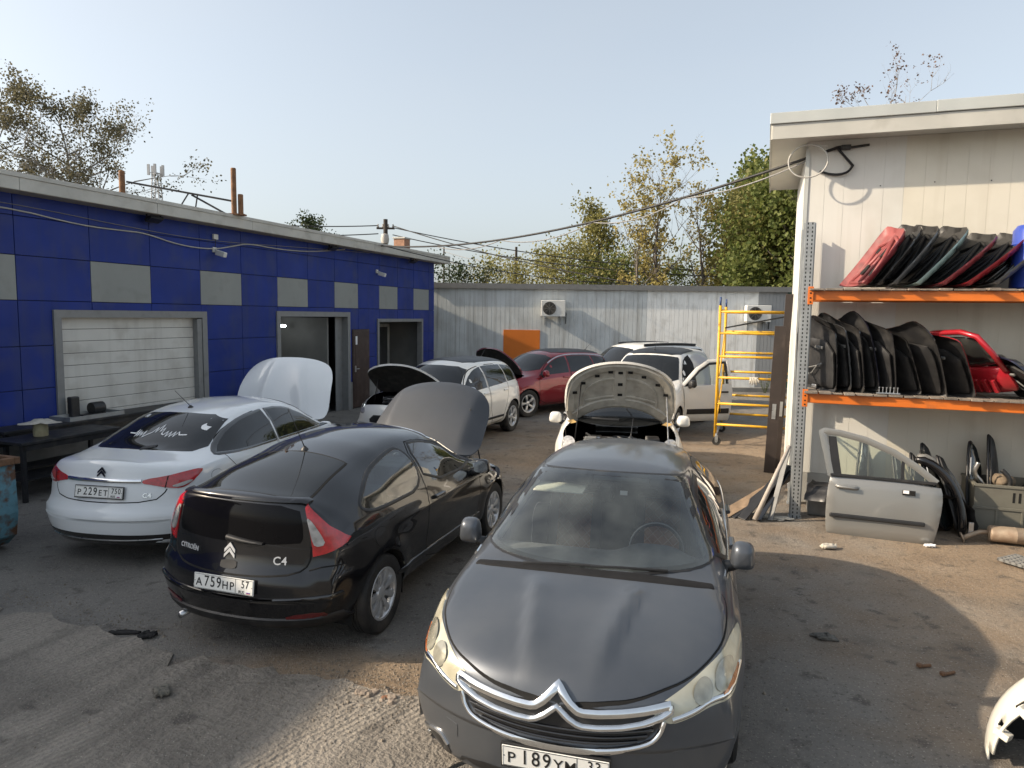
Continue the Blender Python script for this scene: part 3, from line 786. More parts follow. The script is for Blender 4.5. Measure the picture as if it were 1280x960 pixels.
def workshop():
    t = thing('workshop_building', 'long blue panelled workshop with grey squares, a roller door and open bays', 'building', P0, YROT)
    J = [-20.2, -19.0, -17.9, -16.7, -15.6, -14.4, -13.3, -12.1, -11.0, -9.80, -8.62, -7.42, -6.25, -5.09, -3.97, -2.83, -1.73, -.63, .45, 1.54, 2.58, 3.58, 4.62, 5.0]
    Zr = [.72, 1.34, 1.98, 2.65, 3.30, 3.86, 4.17]
    opens = [(-8.10, .60, -4.98, 2.52), (-2.90, -.1, .02, 2.55), (.14, -.1, .97, 2.10), (1.40, -.1, 4.17, 2.38)]
    blue = MB(); greys = []; back = MB()
    for i in range(len(J)-1):
        for k in range(len(Zr)-1):
            g_ = .005; rects = [(J[i]+g_, Zr[k]+g_, J[i+1]-g_, Zr[k+1]-g_)]
            for h in opens: rects = subtract(rects, h)
            isg = (k == 3 and i % 2 == (J.index(-7.42)) % 2)
            if isg:
                for x0, y0, x1, y1 in rects: greys.append((x0, y0, x1, y1))
                continue
            for x0, y0, x1, y1 in rects: blue.box((-.03, x0, y0), (0, x1, y1), bev=.003)
    rects = [(J[0], 0, J[-1], 4.15)]
    for h in opens: rects = subtract(rects, h)
    for x0, y0, x1, y1 in rects: back.box((-.20, x0, y0), (-.031, x1, y1))
    wall = back.obj('wall', M_joint, t); blue.obj('blue_panels', M_blue, t)
    for x0, y0, x1, y1 in greys: MB().box((-.03, x0, y0), (0, x1, y1), bev=.003).obj('grey_panel', M_greypanel, t)
    pl = MB(); rects = [(-20.2, 0, 5.0, .715)]
    for h in [(-2.90, -.1, .02, 2.55), (.14, -.1, .97, 2.10), (1.40, -.1, 4.17, 2.38), (-8.1, .60, -4.98, 2.5)]: rects = subtract(rects, h)
    for x0, y0, x1, y1 in rects: MB().box((-.029, x0, y0), (.012, x1, y1)).obj('plinth', M_plinth, t)
    def frame_(u0, u1, z0, z1, wd=.12, foot=True):
        f = MB(); f.box((-.14, u0, z0), (.035, u0+wd, z1)).box((-.14, u1-wd, z0), (.035, u1, z1)).box((-.14, u0+wd, z1-wd), (.035, u1-wd, z1))
        if not foot: f.box((-.14, u0, z0-.06), (.05, u1, z0))
        f.obj('door_frame', M_frame, t)
    frame_(-8.10, -4.98, .66, 2.52, .12, False); frame_(-2.90, .02, 0, 2.55); frame_(1.40, 4.17, 0, 2.38, .09)
    # roller door: ribbed panels
    rd_ = MB()
    for k in range(9): rd_.box((-.115, -7.98, .70+k*.19), (-.10+(.008 if k % 2 else .004), -5.10, .70+k*.19+.184), bev=.004)
    o = rd_.obj('roller_door', M_roller, t)
    MB().box((-.09, -5.22, .7), (.02, -5.11, 2.38)).obj('door_track', M_frame, o)
    # bay with the lit tube
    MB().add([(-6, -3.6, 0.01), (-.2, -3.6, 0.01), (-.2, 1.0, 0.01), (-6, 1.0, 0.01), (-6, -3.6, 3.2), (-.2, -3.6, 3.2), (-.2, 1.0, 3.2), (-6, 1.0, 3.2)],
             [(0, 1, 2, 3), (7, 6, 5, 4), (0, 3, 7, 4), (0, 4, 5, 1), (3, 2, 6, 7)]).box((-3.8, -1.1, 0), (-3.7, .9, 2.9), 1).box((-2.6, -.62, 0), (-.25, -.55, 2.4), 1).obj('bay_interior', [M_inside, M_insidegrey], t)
    MB().box((-.16, -.4, 0), (-.141, -.10, 2.42)).obj('door_leaf', M_frame, t)
    lt = MB().tube([(-1.3, -1.9, 2.18), (-1.3, -.9, 2.18)], .03, 10).obj('ceiling_tube', M_tube, t)
    # brown steel door
    bd = MB().box((-.03, .18, .02), (.03, .93, 2.06), bev=.006).box((.03, .26, .15), (.036, .85, .95), bev=.003).box((.03, .26, 1.05), (.036, .85, 1.95), bev=.003).obj('steel_door', M_brown, t)
    MB().box((.03, .22, .98), (.05, .26, 1.14)).tube([(.045, .24, 1.06), (.09, .24, 1.06), (.09, .34, 1.06)], .010, 6).obj('door_handle', M_satin, bd)
    MB().box((.031, .26, 1.70), (.04, .34, 1.92)).obj('notice', M_inkwhite, bd)
    MB().box((-.03, .14, 0), (.02, .18, 2.1)).box((-.03, .93, 0), (.02, .97, 2.1)).box((-.03, .18, 2.06), (.02, .93, 2.1)).obj('steel_door_frame', M_brown, t)
    # third opening: recessed wall with an inner doorway
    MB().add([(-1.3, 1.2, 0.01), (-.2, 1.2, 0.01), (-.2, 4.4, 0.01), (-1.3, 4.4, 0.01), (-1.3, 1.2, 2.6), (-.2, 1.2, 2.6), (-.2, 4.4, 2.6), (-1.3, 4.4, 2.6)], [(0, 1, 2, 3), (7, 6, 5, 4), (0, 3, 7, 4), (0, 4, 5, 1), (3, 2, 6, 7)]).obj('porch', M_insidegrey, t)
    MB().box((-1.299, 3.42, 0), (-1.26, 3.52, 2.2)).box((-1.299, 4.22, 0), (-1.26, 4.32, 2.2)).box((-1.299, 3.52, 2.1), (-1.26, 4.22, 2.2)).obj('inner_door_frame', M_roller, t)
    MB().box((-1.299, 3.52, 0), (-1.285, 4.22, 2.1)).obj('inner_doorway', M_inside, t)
    # the rest of the shell
    MB().box((-11, -20.2, 0), (-10.8, 5.0, 4.15)).box((-10.8, 4.8, 0), (-.2, 5.0, 4.15)).box((-10.8, -20.2, 0), (-.2, -20.0, 4.15)).obj('rear_wall', M_plinth, t)
    rf = MB(); rf.box((-11.3, -20.6, 4.27), (.33, 5.45, 4.40)); r = rf.obj('roof', M_roof, t)
    MB().box((-.03, -20.6, 4.165), (.33, 5.45, 4.20)).obj('soffit', M_soffit, t)
    fb = MB()
    for k in range(11): a = -20.6+k*2.37; fb.box((.331, a+.002, 4.17), (.35, min(a+2.366, 5.45), 4.345), bev=.003)
    fb.box((.331, -20.6, 4.346), (.365, 5.45, 4.41), bev=.004); fb.box((-11.3, 5.451, 4.17), (.35, 5.47, 4.41)); fb.obj('fascia', M_fascia, t)
workshop()

# ---------------------------------------------------------------- metal panelled shed across the back of the yard
M_shedA = pmat('pale_shed_panel', (.55, .575, .57), .5, var=.05, vscale=1.5, dirt=((.36, .36, .34), 1.6, .45, .9), streak=((.27, .26, .235), 6, .50, .85))
M_shedB = pmat('white_shed_panel', (.78, .78, .75), .5, var=.05, vscale=1.2, dirt=((.48, .47, .43), 2.6, .52, .85), streak=((.42, .40, .36), 7, .52, .88))
M_shedC = pmat('grey_shed_panel', (.27, .275, .275), .5, var=.06, vscale=1.2)
M_shedG = pmat('green_shed_panel', (.012, .085, .06), .5, var=.1)
M_shedBl = pmat('blue_shed_panel', (.02, .04, .20), .5, var=.1)
M_orange = pmat('orange_panel', (.62, .16, .010), .5, var=.05, vscale=2)
M_cap = pmat('parapet_cap', (.17, .17, .165), .5, .2, var=.1)
def shed():
    a = R(2); Q = Vector((8.11, 24.46, 0)); D = Vector((math.cos(a), -math.sin(a), 0))
    t = thing('metal_shed', 'long low shed of upright pale metal panels closing the back of the yard', 'building', Q, -a)
    cols = []
    x = -11.3; pw = 1.27
    for k in range(15):
        x0 = -11.3+k*pw+.22; x1 = x0+pw
        if x1 > 5.5: break
        mi = (0, 0, 0, 0, 0, 0, 1, 1, 1, 2)[k] if k < 10 else 1
        cols.append((x0, x1, mi))
    for mi, nm, m in ((0, 'pale_panels', M_shedA), (1, 'white_panels', M_shedB), (2, 'grey_panels', M_shedC)):
        mb = MB()
        for x0, x1, k in cols:
            if k != mi: continue
            if mi == 2: x1 = x0+.98
            xx = x0
            n = 8; w_ = (x1-x0)/n
            if x0 < -8.5 and x1 > -8.3 and False: pass
            for q in range(n):   # ribbed face
                mb.box((x0+q*w_+.001, .0, .0), (x0+(q+1)*w_-.012, .05, 3.5)); mb.box((x0+(q+1)*w_-.011, .008, .0), (x0+(q+1)*w_+.0005, .05, 3.5))
        mb.obj(nm, m, t)
    xg = cols[9][0]+.98
    MB().box((xg+.005, 0, 0), (xg+.33, .05, 3.5)).obj('green_panel', M_shedG, t); MB().box((xg+.335, 0, 0), (xg+.50, .05, 3.5)).obj('white_panel', M_shedB, t)
    MB().box((xg+.505, 0, 0), (xg+1.5, .05, 3.5)).obj('blue_panel', M_shedBl, t)
    MB().box((xg+1.52, 0, 0), (xg+6, .05, 3.5)).obj('end_panels', M_shedB, t)
    MB().box((-8.44, -.03, .0), (-7.16, -.002, 2.02), bev=.003).obj('orange_panel', M_orange, t)
    MB().box((-11.2, .06, 0), (9, 4.5, 3.4)).obj('shed_body', M_shedC, t)
    MB().box((-11.25, -.10, 3.5), (9.1, 4.6, 3.6), bev=.01).box((-11.25, -.12, 3.44), (9.1, -.10, 3.62)).obj('roof', M_cap, t)
    MB().box((-11.3, -.25, 0), (9, -.001, .14)).obj('base_kerb', M_plinth, t)
    return Q, D
SHQ, SHD = shed()

# ---------------------------------------------------------------- tall cream building behind the racks
M_cream = pmat('cream_wall_panel', (.60, .59, .55), .55, var=.03, vscale=1.0, dirt=((.45, .43, .38), 1.4, .5, .95), streak=((.44, .41, .35), 4, .55, .95))
M_cream2 = pmat('yellowed_wall_panel', (.60, .565, .48), .55, var=.03, vscale=1.0, dirt=((.45, .41, .33), 1.4, .5, .95), streak=((.43, .38, .30), 4, .55, .95))
M_dado = pmat('grey_wall_foot', (.36, .36, .34), .6, var=.1, vscale=2, dirt=((.18, .16, .13), 2, .45, .9))
M_flash = pmat('roof_flashing', (.50, .51, .48), .4, .35, var=.08, vscale=2)
def cream():
    t = thing('panel_building', 'tall cream panelled building with a pale flat eave above the racks', 'building', W(-5.38, 10.62), YROT)
    A, B_ = MB(), MB(); n = 0
    for k in range(37):
        x0 = k*.235; (A if x0 < 1.17 else B_).box((x0+.002, 0, .42), (x0+.2305, .1, 4.90)); (A if x0 < 1.17 else B_).box((x0+.231, .0012, .42), (x0+.2365, .1, 4.90))
    A.obj('wall', M_cream, t); B_.obj('wall', M_cream2, t)
    MB().box((0, -.012, .0), (8.8, .1, .415)).obj('wall_foot', M_dado, t)
    MB().box((-.0, .101, 0), (.1, 3.3, 4.90)).obj('side_wall', M_cream, t)
    MB().box((.11, 3.2, 0), (8.7, 3.3, 4.90)).box((8.6, .101, 0), (8.7, 3.2, 4.90)).obj('rear_wall', M_cream, t)
    MB().box((-.45, -.42, 4.902), (9.2, 3.7, 4.92)).obj('soffit', M_soffit2, t)
    MB().box((-.46, -.445, 4.86), (9.2, -.42, 5.05), bev=.004).box((-.475, -.42, 4.86), (-.45, 3.7, 5.05), bev=.004).obj('fascia', M_fascia, t)
    MB().box((-.49, -.47, 5.052), (1.4, 3.75, 5.19), bev=.006).box((1.402, -.47, 5.055), (9.3, 3.75, 5.195), bev=.006).obj('roof', M_flash, t)
    MB().box((-.02, -.012, .42), (.03, -.001, 4.8)).obj('corner_trim', M_flash, t)
    mb = MB(); rd = random.Random(3)
    for k in range(4): mb.lathe([(.008, 0), (.008, .004), (0, .006)], 8, M=Matrix.Translation((.9+k*.62, -.001, 4.3+rd.uniform(-.03, .03))) @ Matrix.Rotation(R(90), 4, 'X'))
    mb.obj('wall_fixings', M_blackplastic, t)
M_soffit2 = pmat('eave_soffit', (.56, .55, .50), .6, var=.05, vscale=2)
cream()
# ---------------------------------------------------------------- dark grey car nearest the camera
def arange_z(fn): return fn
def bump_line(X, Y, Z, x0, x1, amt, fade=.4):
    return amt*np.clip((X-x0)/fade, 0, 1)*np.clip((x1-X)/fade, 0, 1)

def grey_shape(X, Y, Z):
    a = np.abs(Y); up = Z > .70
    # two creases on the bonnet running from the cowl towards the nose, closing in
    cx = np.clip((X-3.2)/(4.28-3.2), 0, 1); yc = .365-.19*cx
    m = (X > 3.40)*up*np.clip((X-3.40)/.16, 0, 1)*np.clip((4.30-X)/.28, 0, 1)
    t = (yc-a)
    step = np.where(t > 0, np.exp(-(t/.10)**2), np.exp(-(t/.014)**2))
    Z = Z+m*.028*step
    # body side crease
    s = (a > .6)*(Z < .95)
    Y = Y+np.sign(Y)*s*(.012*np.exp(-((Z-.80)/.035)**2)-.016*np.exp(-((Z-.52)/.10)**2))*np.clip((X-.6)/.5, 0, 1)*np.clip((3.9-X)/.4, 0, 1)
    return X, Y, Z

GL = 4.33
spec_grey = dict(L=GL, W=.895, kf=.36, kr=.2,
    top=[(0, .55), (.02, .8), (.06, .98), (.13, 1.08), (.3, 1.2), (.7, 1.37), (1.2, 1.455), (1.75, 1.488), (2.2, 1.475), (2.5, 1.42), (2.80, 1.28), (3.15, 1.075), (3.24, 1.015), (3.36, .99), (3.6, .955), (3.9, .91), (4.1, .862), (4.22, .815), (4.28, .765), (4.32, .66), (4.33, .5)],
    edge=[(0, .55), (.03, .78), (.1, .93), (.3, 1.10), (.7, 1.27), (1.2, 1.37), (1.75, 1.405), (2.2, 1.385), (2.45, 1.32), (2.75, 1.17), (3.0, 1.04), (3.15, .985), (3.3, .955), (3.6, .915), (3.9, .87), (4.1, .82), (4.22, .775), (4.28, .725), (4.32, .63), (4.33, .5)],
    belt=[(0, .54), (.05, .8), (.3, .95), (1., .98), (2., .945), (3., .905), (3.3, .885), (3.6, .85), (3.9, .80), (4.1, .755), (4.22, .70), (4.29, .63), (4.33, .5)],
    bot=[(0, .5), (.03, .32), (.2, .2), (.8, .17), (3.4, .17), (4.15, .19), (4.27, .22), (4.31, .32), (4.33, .5)],
    wb=[(0, .78), (.2, .85), (.76, .893), (2.2, .893), (3.4, .893), (3.8, .88), (4.1, .86), (4.33, .83)],
    sw=[(0, .74), (.2, .80), (.76, .84), (2.2, .85), (3.4, .84), (3.8, .825), (4.1, .81), (4.33, .80)],
    wt=[(0, .6), (.3, .58), (1., .555), (1.75, .575), (2.2, .59), (2.5, .61), (2.9, .68), (3.2, .745), (3.5, .76), (3.9, .745), (4.2, .73), (4.33, .7)],
    wl=[(0, .66), (.3, .76), (1, .83), (3.3, .83), (4., .80), (4.33, .74)],
    wheels=((.72, .315, .315), (3.37, .315, .315)), shape=(grey_shape,), swell=.018)

M_greypaint = paint('graphite_paint', (.070, .079, .094), .5, .42, .7, .24, (.23, .23, .225), back=(.13, .125, .115))
grey = Car('parked_car', 'dark grey metallic car with wide chrome chevron grille, nose to the camera', 'car', (1.33, 7.36, 0), R(255.3), spec_grey, res=.028)

def yellow_lens(name):
    m, nt, b = node_mat(name)
    f = noise_fac(nt, 7, .35, .7, 6)
    c = mixcol(nt, f, (.52, .50, .40), (.40, .37, .27))
    nt.links.new(c, b.inputs['Base Color']); b.inputs['Roughness'].default_value = .18; b.inputs['Metallic'].default_value = .15
    b.inputs['Coat Weight'].default_value = .8; b.inputs['Coat Roughness'].default_value = .12
    return m
M_yellowlens = yellow_lens('cloudy_lens')
M_bowl = pmat('lamp_bowl', (.30, .29, .235), .15, .3, coat=.8, var=.25, vscale=16)
M_amber = pmat('amber_reflector', (.40, .12, .03), .2, coat=1., var=.3, vscale=40)

def build_grey():
    c = grey
    # glass
    ws = [(-.735, 1.035), (-.725, 1.06), (-.63, 1.22), (-.555, 1.365), (-.52, 1.395), (-.25, 1.418), (0, 1.424), (.25, 1.418), (.52, 1.395), (.555, 1.365), (.63, 1.22), (.725, 1.06), (.735, 1.035), (.70, 1.025), (.35, 1.0), (0, .995), (-.35, 1.0), (-.70, 1.025)]
    sh = lambda p, k, cy: [(a*k, cy+(b-cy)*k) for a, b in p]
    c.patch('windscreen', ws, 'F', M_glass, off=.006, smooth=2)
    c.cut(sh(ws, .955, 1.21), 'F', 2)
    # black frit round the windscreen
    outer = chaikin(sh(ws, 1.035, 1.21), 2); inner = chaikin(sh(ws, .93, 1.215), 2)
    def ring(name, o, i, ax, mat, off):
        vs, ns, F = [], [], []
        n = len(o)
        for k in range(n):
            for q in (0, .5, 1):
                a = o[k]*(1-q)+i[k]*q; co, no = c.hit(ax, a[0], a[1]); vs.append(co+no*off); ns.append(no)
        for k in range(n):
            for q in range(2): F.append((k*3+q, k*3+q+1, ((k+1) % n)*3+q+1, ((k+1) % n)*3+q))
        return mesh_obj(name, vs, F, mat, c.root, normals=ns)
    ring('windscreen_seal', outer, inner, 'F', M_blackplastic, .0035)
    # side glass, both sides; doors
    front_win = [(3.02, .955), (2.52, 1.265), (2.30, 1.33), (1.93, 1.355), (1.86, .985)]
    rear_win = [(1.80, .985), (1.86, 1.355), (1.4, 1.345), (1.0, 1.275), (.62, 1.10), (.66, 1.02)]
    d1 = [(2.98, .90), (3.02, .62), (2.93, .27), (1.90, .27), (1.84, .60), (1.84, 1.372), (2.28, 1.352), (2.60, 1.255)]
    d2 = [(1.82, .60), (1.88, .27), (1.22, .27), (1.02, .55), (.86, .80), (.60, 1.07), (.66, 1.15), (1.02, 1.30), (1.4, 1.362), (1.82, 1.372)]
    drs = []
    for ax in 'LR':
        for nm, dd, win in (('door', d1, front_win), ('door', d2, rear_win)):
            c.strip('door_gap', dd, .012, ax, M_gap, hi=.0015, lo=.0008, smooth=1, closed=True)
            dr = c.patch('door', [(a, b) for a, b in dd], ax, M_greypaint, off=.0012, smooth=1, grid=.06, rim=.002); drs.append(dr)
            hx = 1.98 if dd is d1 else 1.02
            c.strip('door_handle', [(hx, .865), (hx+.19, .862)], .035, ax, M_greypaint, hi=.035, parent=dr)
        for win in (front_win, rear_win):
            cc = np.mean(win, 0); c.patch('side_window', win, ax, M_sideglass, off=.0045, smooth=1); c.cut([(cc[0]+(a-cc[0])*.90, cc[1]+(b-cc[1])*.86) for a, b in win], ax, 1); c.strip('window_seal', win, .04, ax, M_blackplastic, hi=.006, lo=.001, smooth=1, closed=True)
        c.strip('window_trim', [(3.06, .945), (1.84, .968), (.64, 1.0)], .022, ax, M_chrome, hi=.010)
        pass
        sd = 1 if ax == 'L' else -1
        c.mirror_(2.84, .975, sd, M_greypaint, .15, .18)
        c.wheel(.72, .315, .315, sd*.775, .20, M_alloy, 7, 1); c.wheel(3.37, .315, .315, sd*.775, .20, M_alloy, 7, 1)
    # bonnet as its own piece
    hh = [(3.31, .79), (3.5, .80), (3.75, .775), (3.93, .70), (4.09, .60), (4.20, .46), (4.262, .34), (4.295, .20)]
    hood = [(3.35, 0), (3.34, .4), (3.305, .70)]+hh+[(4.306, .10), (4.318, 0), (4.306, -.10)]+[(x, -y) for x, y in hh[::-1]]+[(3.305, -.70), (3.34, -.4)]
    c.strip('bonnet_gap', hood, .009, 'T', M_gap, hi=.0012, lo=.0006, smooth=2, closed=True)
    c.patch('bonnet', [(x-.0 if x < 3.5 else x-.004, y*.992) for x, y in hood], 'T', M_greypaint, off=.004, smooth=2, grid=.035)
    # plastic cowl below the glass
    c.strip('cowl', [(3.27, -.725), (3.305, -.60), (3.33, -.3), (3.338, 0), (3.33, .3), (3.305, .60), (3.27, .725)], lambda t: .05+.055*math.sin(math.pi*t)**.6, 'T', M_cowlblack, hi=.009, lo=.001)
    rwin = [(-.56, 1.14), (-.50, 1.30), (-.40, 1.37), (.40, 1.37), (.50, 1.30), (.56, 1.14)]; c.patch('rear_window', rwin, 'B', M_sideglass, off=.005, smooth=1); c.cut([(a*.92, 1.25+(b-1.25)*.85) for a, b in rwin], 'B', 1)
    # lamps
    hl = [(.43, .70), (.54, .755), (.65, .80), (.75, .83), (.82, .85), (.86, .845), (.878, .77), (.865, .70), (.80, .672), (.72, .69), (.61, .648), (.51, .628)]
    for sgn in (1, -1):
        p = [(sgn*a, b-.0) for a, b in hl]
        L_ = c.patch('headlight', p, 'F', M_yellowlens, off=.006, smooth=2, bulge=.012, sharp=(0,))
        c.strip('lamp_liner', [(sgn*.53, .652), (sgn*.62, .672), (sgn*.71, .712), (sgn*.79, .697), (sgn*.855, .735)], .026, 'F', M_chrome, hi=.020, lo=.004, parent=L_)
        for cy, cz, rr in ((.665, .742, .046), (.765, .768, .048)):
            c.patch('lamp_bowl', [(sgn*(cy+rr*math.cos(k*math.pi/6)), cz+rr*math.sin(k*math.pi/6)) for k in range(12)], 'F', M_bowl, off=.0185, smooth=1, grid=.03, rim=.003, parent=L_)
        c.patch('side_marker', [(sgn*.745, .705), (sgn*.80, .695), (sgn*.85, .755), (sgn*.80, .74)], 'F', M_amber, off=.019, smooth=1, parent=L_)
        c.strip('fog_lamp_trim', [(sgn*.86, .20), (sgn*.80, .30), (sgn*.66, .36), (sgn*.60, .30)], .02, 'F', M_satin, hi=.012)
        c.patch('air_intake', [(sgn*.83, .20), (sgn*.78, .28), (sgn*.66, .335), (sgn*.58, .28), (sgn*.60, .20)], 'F', M_blackplastic, off=.004, smooth=1)
    # grille: black mesh, slats, two chrome bands with the chevrons
    gk = lambda p: [(a*.86, .77+(b-.735)*.88) for a, b in p]
    c.patch('grille', gk([(-.575, .655), (-.30, .625), (-.13, .62), (0, .70), (.13, .62), (.30, .625), (.575, .655), (.56, .58), (.48, .50), (0, .455), (-.48, .50), (-.56, .58)]), 'F', M_blackplastic, off=.003, smooth=0)
    for z, w_ in ((.470, .44), (.500, .49), (.530, .52)):
        c.strip('grille_slat', gk([(-w_, z+.028), (-w_*.5, z+.006), (0, z), (w_*.5, z+.006), (w_, z+.028)]), .014, 'F', M_blackgloss, hi=.016, lo=.002)
    up = [(-.60, .672), (-.42, .648), (-.165, .628), (-.10, .640), (0, .735), (.10, .640), (.165, .628), (.42, .648), (.60, .672)]
    c.strip('chrome_chevron_bar', gk(up), .043, 'F', M_chrome, hi=.030, lo=.0, smooth=1, sharp=(4,), step=.015)
    lo_ = [(-.60, .672), (-.605, .635), (-.42, .578), (-.165, .555), (-.09, .575), (0, .645), (.09, .575), (.165, .555), (.42, .578), (.605, .635), (.60, .672)]
    c.strip('chrome_chevron_bar', gk(lo_), .034, 'F', M_chrome, hi=.032, lo=.0, smooth=1, sharp=(5,), step=.015)
    c.strip('chrome_grille_frame', gk([(-.575, .60), (-.555, .53), (-.49, .475), (-.25, .437), (0, .430), (.25, .437), (.49, .475), (.555, .53), (.575, .60)]), .026, 'F', M_chrome, hi=.024, lo=.0, smooth=2, step=.02)
    c.patch('lower_grille', [(-.55, .20), (-.50, .30), (0, .315), (.50, .30), (.55, .20), (.3, .18), (-.3, .18)], 'F', M_blackplastic, off=.004, smooth=1)
    c.strip('bumper_lip', [(-.8, .215), (-.4, .175), (0, .165), (.4, .175), (.8, .215)], .02, 'F', M_blackplastic, hi=.015)
    c.patch('tow_cover', [(-.60, .395), (-.53, .385), (-.53, .455), (-.60, .465)], 'F', M_greypaint, off=.003, smooth=0)
    M = c.at('F', 0, .418, .018)
    c.plate(M, ('P', '189', 'YM'), '33')
    # wipers
    c.wiper('T', (3.30, -.42), (3.275, .05)); c.wiper('T', (3.285, .0), (3.225, .46))
    # cabin
    d = MB()
    prof = [(3.22, .80), (3.22, .96), (3.05, 1.0), (2.86, .985), (2.74, .93), (2.72, .80)]
    V = []; F = []; ys = np.linspace(-.70, .70, 29)
    for y in ys:
        hump = .07*math.exp(-((y-.36)/.20)**4)
        for i, (x, z) in enumerate(prof): V.append((x, y, z+(hump if i in (3, 4) else hump*.3 if i == 2 else 0)))
    k = len(prof)
    for i in range(len(ys)-1):
        for j in range(k-1): F.append((i*k+j, i*k+j+1, (i+1)*k+j+1, (i+1)*k+j))
    d.add(V, F); d.obj('dashboard', M_cabin, c.root, angle=40)
    sw_ = MB(); cs = Vector((2.62, .36, .93)); ax1 = Vector((0, 1, 0)); ax2 = Vector((-.40, 0, .92))
    sw_.tube([cs+(ax1*math.cos(a)+ax2*math.sin(a))*.185 for a in np.linspace(0, 2*math.pi, 33)[:-1]], .016, 8, closed=True)
    sw_.tube([cs-ax1*.18, cs+ax1*.18], .02, 6).tube([cs, cs-ax2*.18], .02, 6)
    sw_.obj('steering_wheel', M_blackgloss, c.root, smooth=True)
    for sgn in (1, -1):
        y0 = .36*sgn
        s = MB(); s.box((1.75, y0-.24, .30), (2.35, y0+.24, .52), 0, bev=.06)
        Mx = Matrix.Translation((1.78, y0, .50)) @ Matrix.Rotation(R(-18), 4, 'Y')
        s.box((-.07, -.23, 0), (.05, .23, .60), 0, Mx, bev=.05); s.box((.045, -.14, .05), (.062, .14, .56), 1, Mx, bev=.006)
        s.box((-.05, -.13, .64), (.05, .13, .84), 0, Mx, bev=.045); s.tube([(0, -.06, .58), (0, -.06, .68)], .008, 6, 2, M=Mx).tube([(0, .06, .58), (0, .06, .68)], .008, 6, 2, M=Mx)
        s.obj('seat', [M_seat, M_quilt, M_satin], c.root, angle=40)
    MB().box((.4, -.7, .25), (3.2, .7, .30)).box((.7, -.62, .3), (.95, .62, 1.0), bev=.05).obj('cabin_floor', M_cabin, c.root)
    for sgn in (1, -1):
        pts = []
        for a, b in ((.70, 1.05), (.655, 1.15), (.60, 1.25), (.545, 1.34)):
            co, no = c.hit('F', sgn*a, b); pts.append(co-no*.03)
        MB().tube(pts, .022, 8).obj('pillar_trim', M_visor, c.root, smooth=True)
    # rear-view mirror with the sensor housing
    MB().box((2.42, -.09, 1.30), (2.46, .09, 1.36), bev=.015).box((2.46, -.045, 1.24), (2.60, .045, 1.36), bev=.02).obj('rear_view_mirror', M_blackplastic, c.root)
    MB().box((2.36, -.52, 1.285), (2.62, -.16, 1.30), M=Matrix.Translation((0, 0, .0)), bev=.006).obj('sun_visor', M_visor, c.root)
    MB().box((2.600, .10, 1.30), (2.604, .15, 1.33)).obj('windscreen_sticker', M_inkwhite, c.root)
    c.antenna(.75, 0, .25)
    c.body(M_greypaint)

def quilt(name):
    m, nt, b = node_mat(name); tc = nd(nt, 'ShaderNodeTexCoord'); mp = nd(nt, 'ShaderNodeMapping'); mp.inputs['Rotation'].default_value = (R(45), 0, 0); mp.inputs['Scale'].default_value = (0, 1, 1)
    nt.links.new(tc.outputs['Object'], mp.inputs['Vector'])
    bt = nd(nt, 'ShaderNodeTexBrick'); bt.offset = 0; bt.inputs['Scale'].default_value = 12; bt.inputs['Brick Width'].default_value = .7; bt.inputs['Row Height'].default_value = .7; bt.inputs['Mortar Size'].default_value = .03
    bt.inputs['Color1'].default_value = rgba((.55, .25, .14)); bt.inputs['Color2'].default_value = rgba((.52, .23, .13)); bt.inputs['Mortar'].default_value = rgba((.75, .52, .38))
    sx = nd(nt, 'ShaderNodeSeparateXYZ'); nt.links.new(mp.outputs[0], sx.inputs[0]); cb = nd(nt, 'ShaderNodeCombineXYZ'); nt.links.new(sx.outputs[1], cb.inputs[0]); nt.links.new(sx.outputs[2], cb.inputs[1])
    nt.links.new(cb.outputs[0], bt.inputs['Vector']); nt.links.new(bt.outputs['Color'], b.inputs['Base Color']); b.inputs['Roughness'].default_value = .55
    return m
M_seat = pmat('seat_leatherette', (.05, .047, .044), .55, var=.2)
M_quilt = quilt('quilted_leatherette')
M_visor = pmat('visor_fabric', (.50, .50, .42), .8, var=.05)
build_grey()
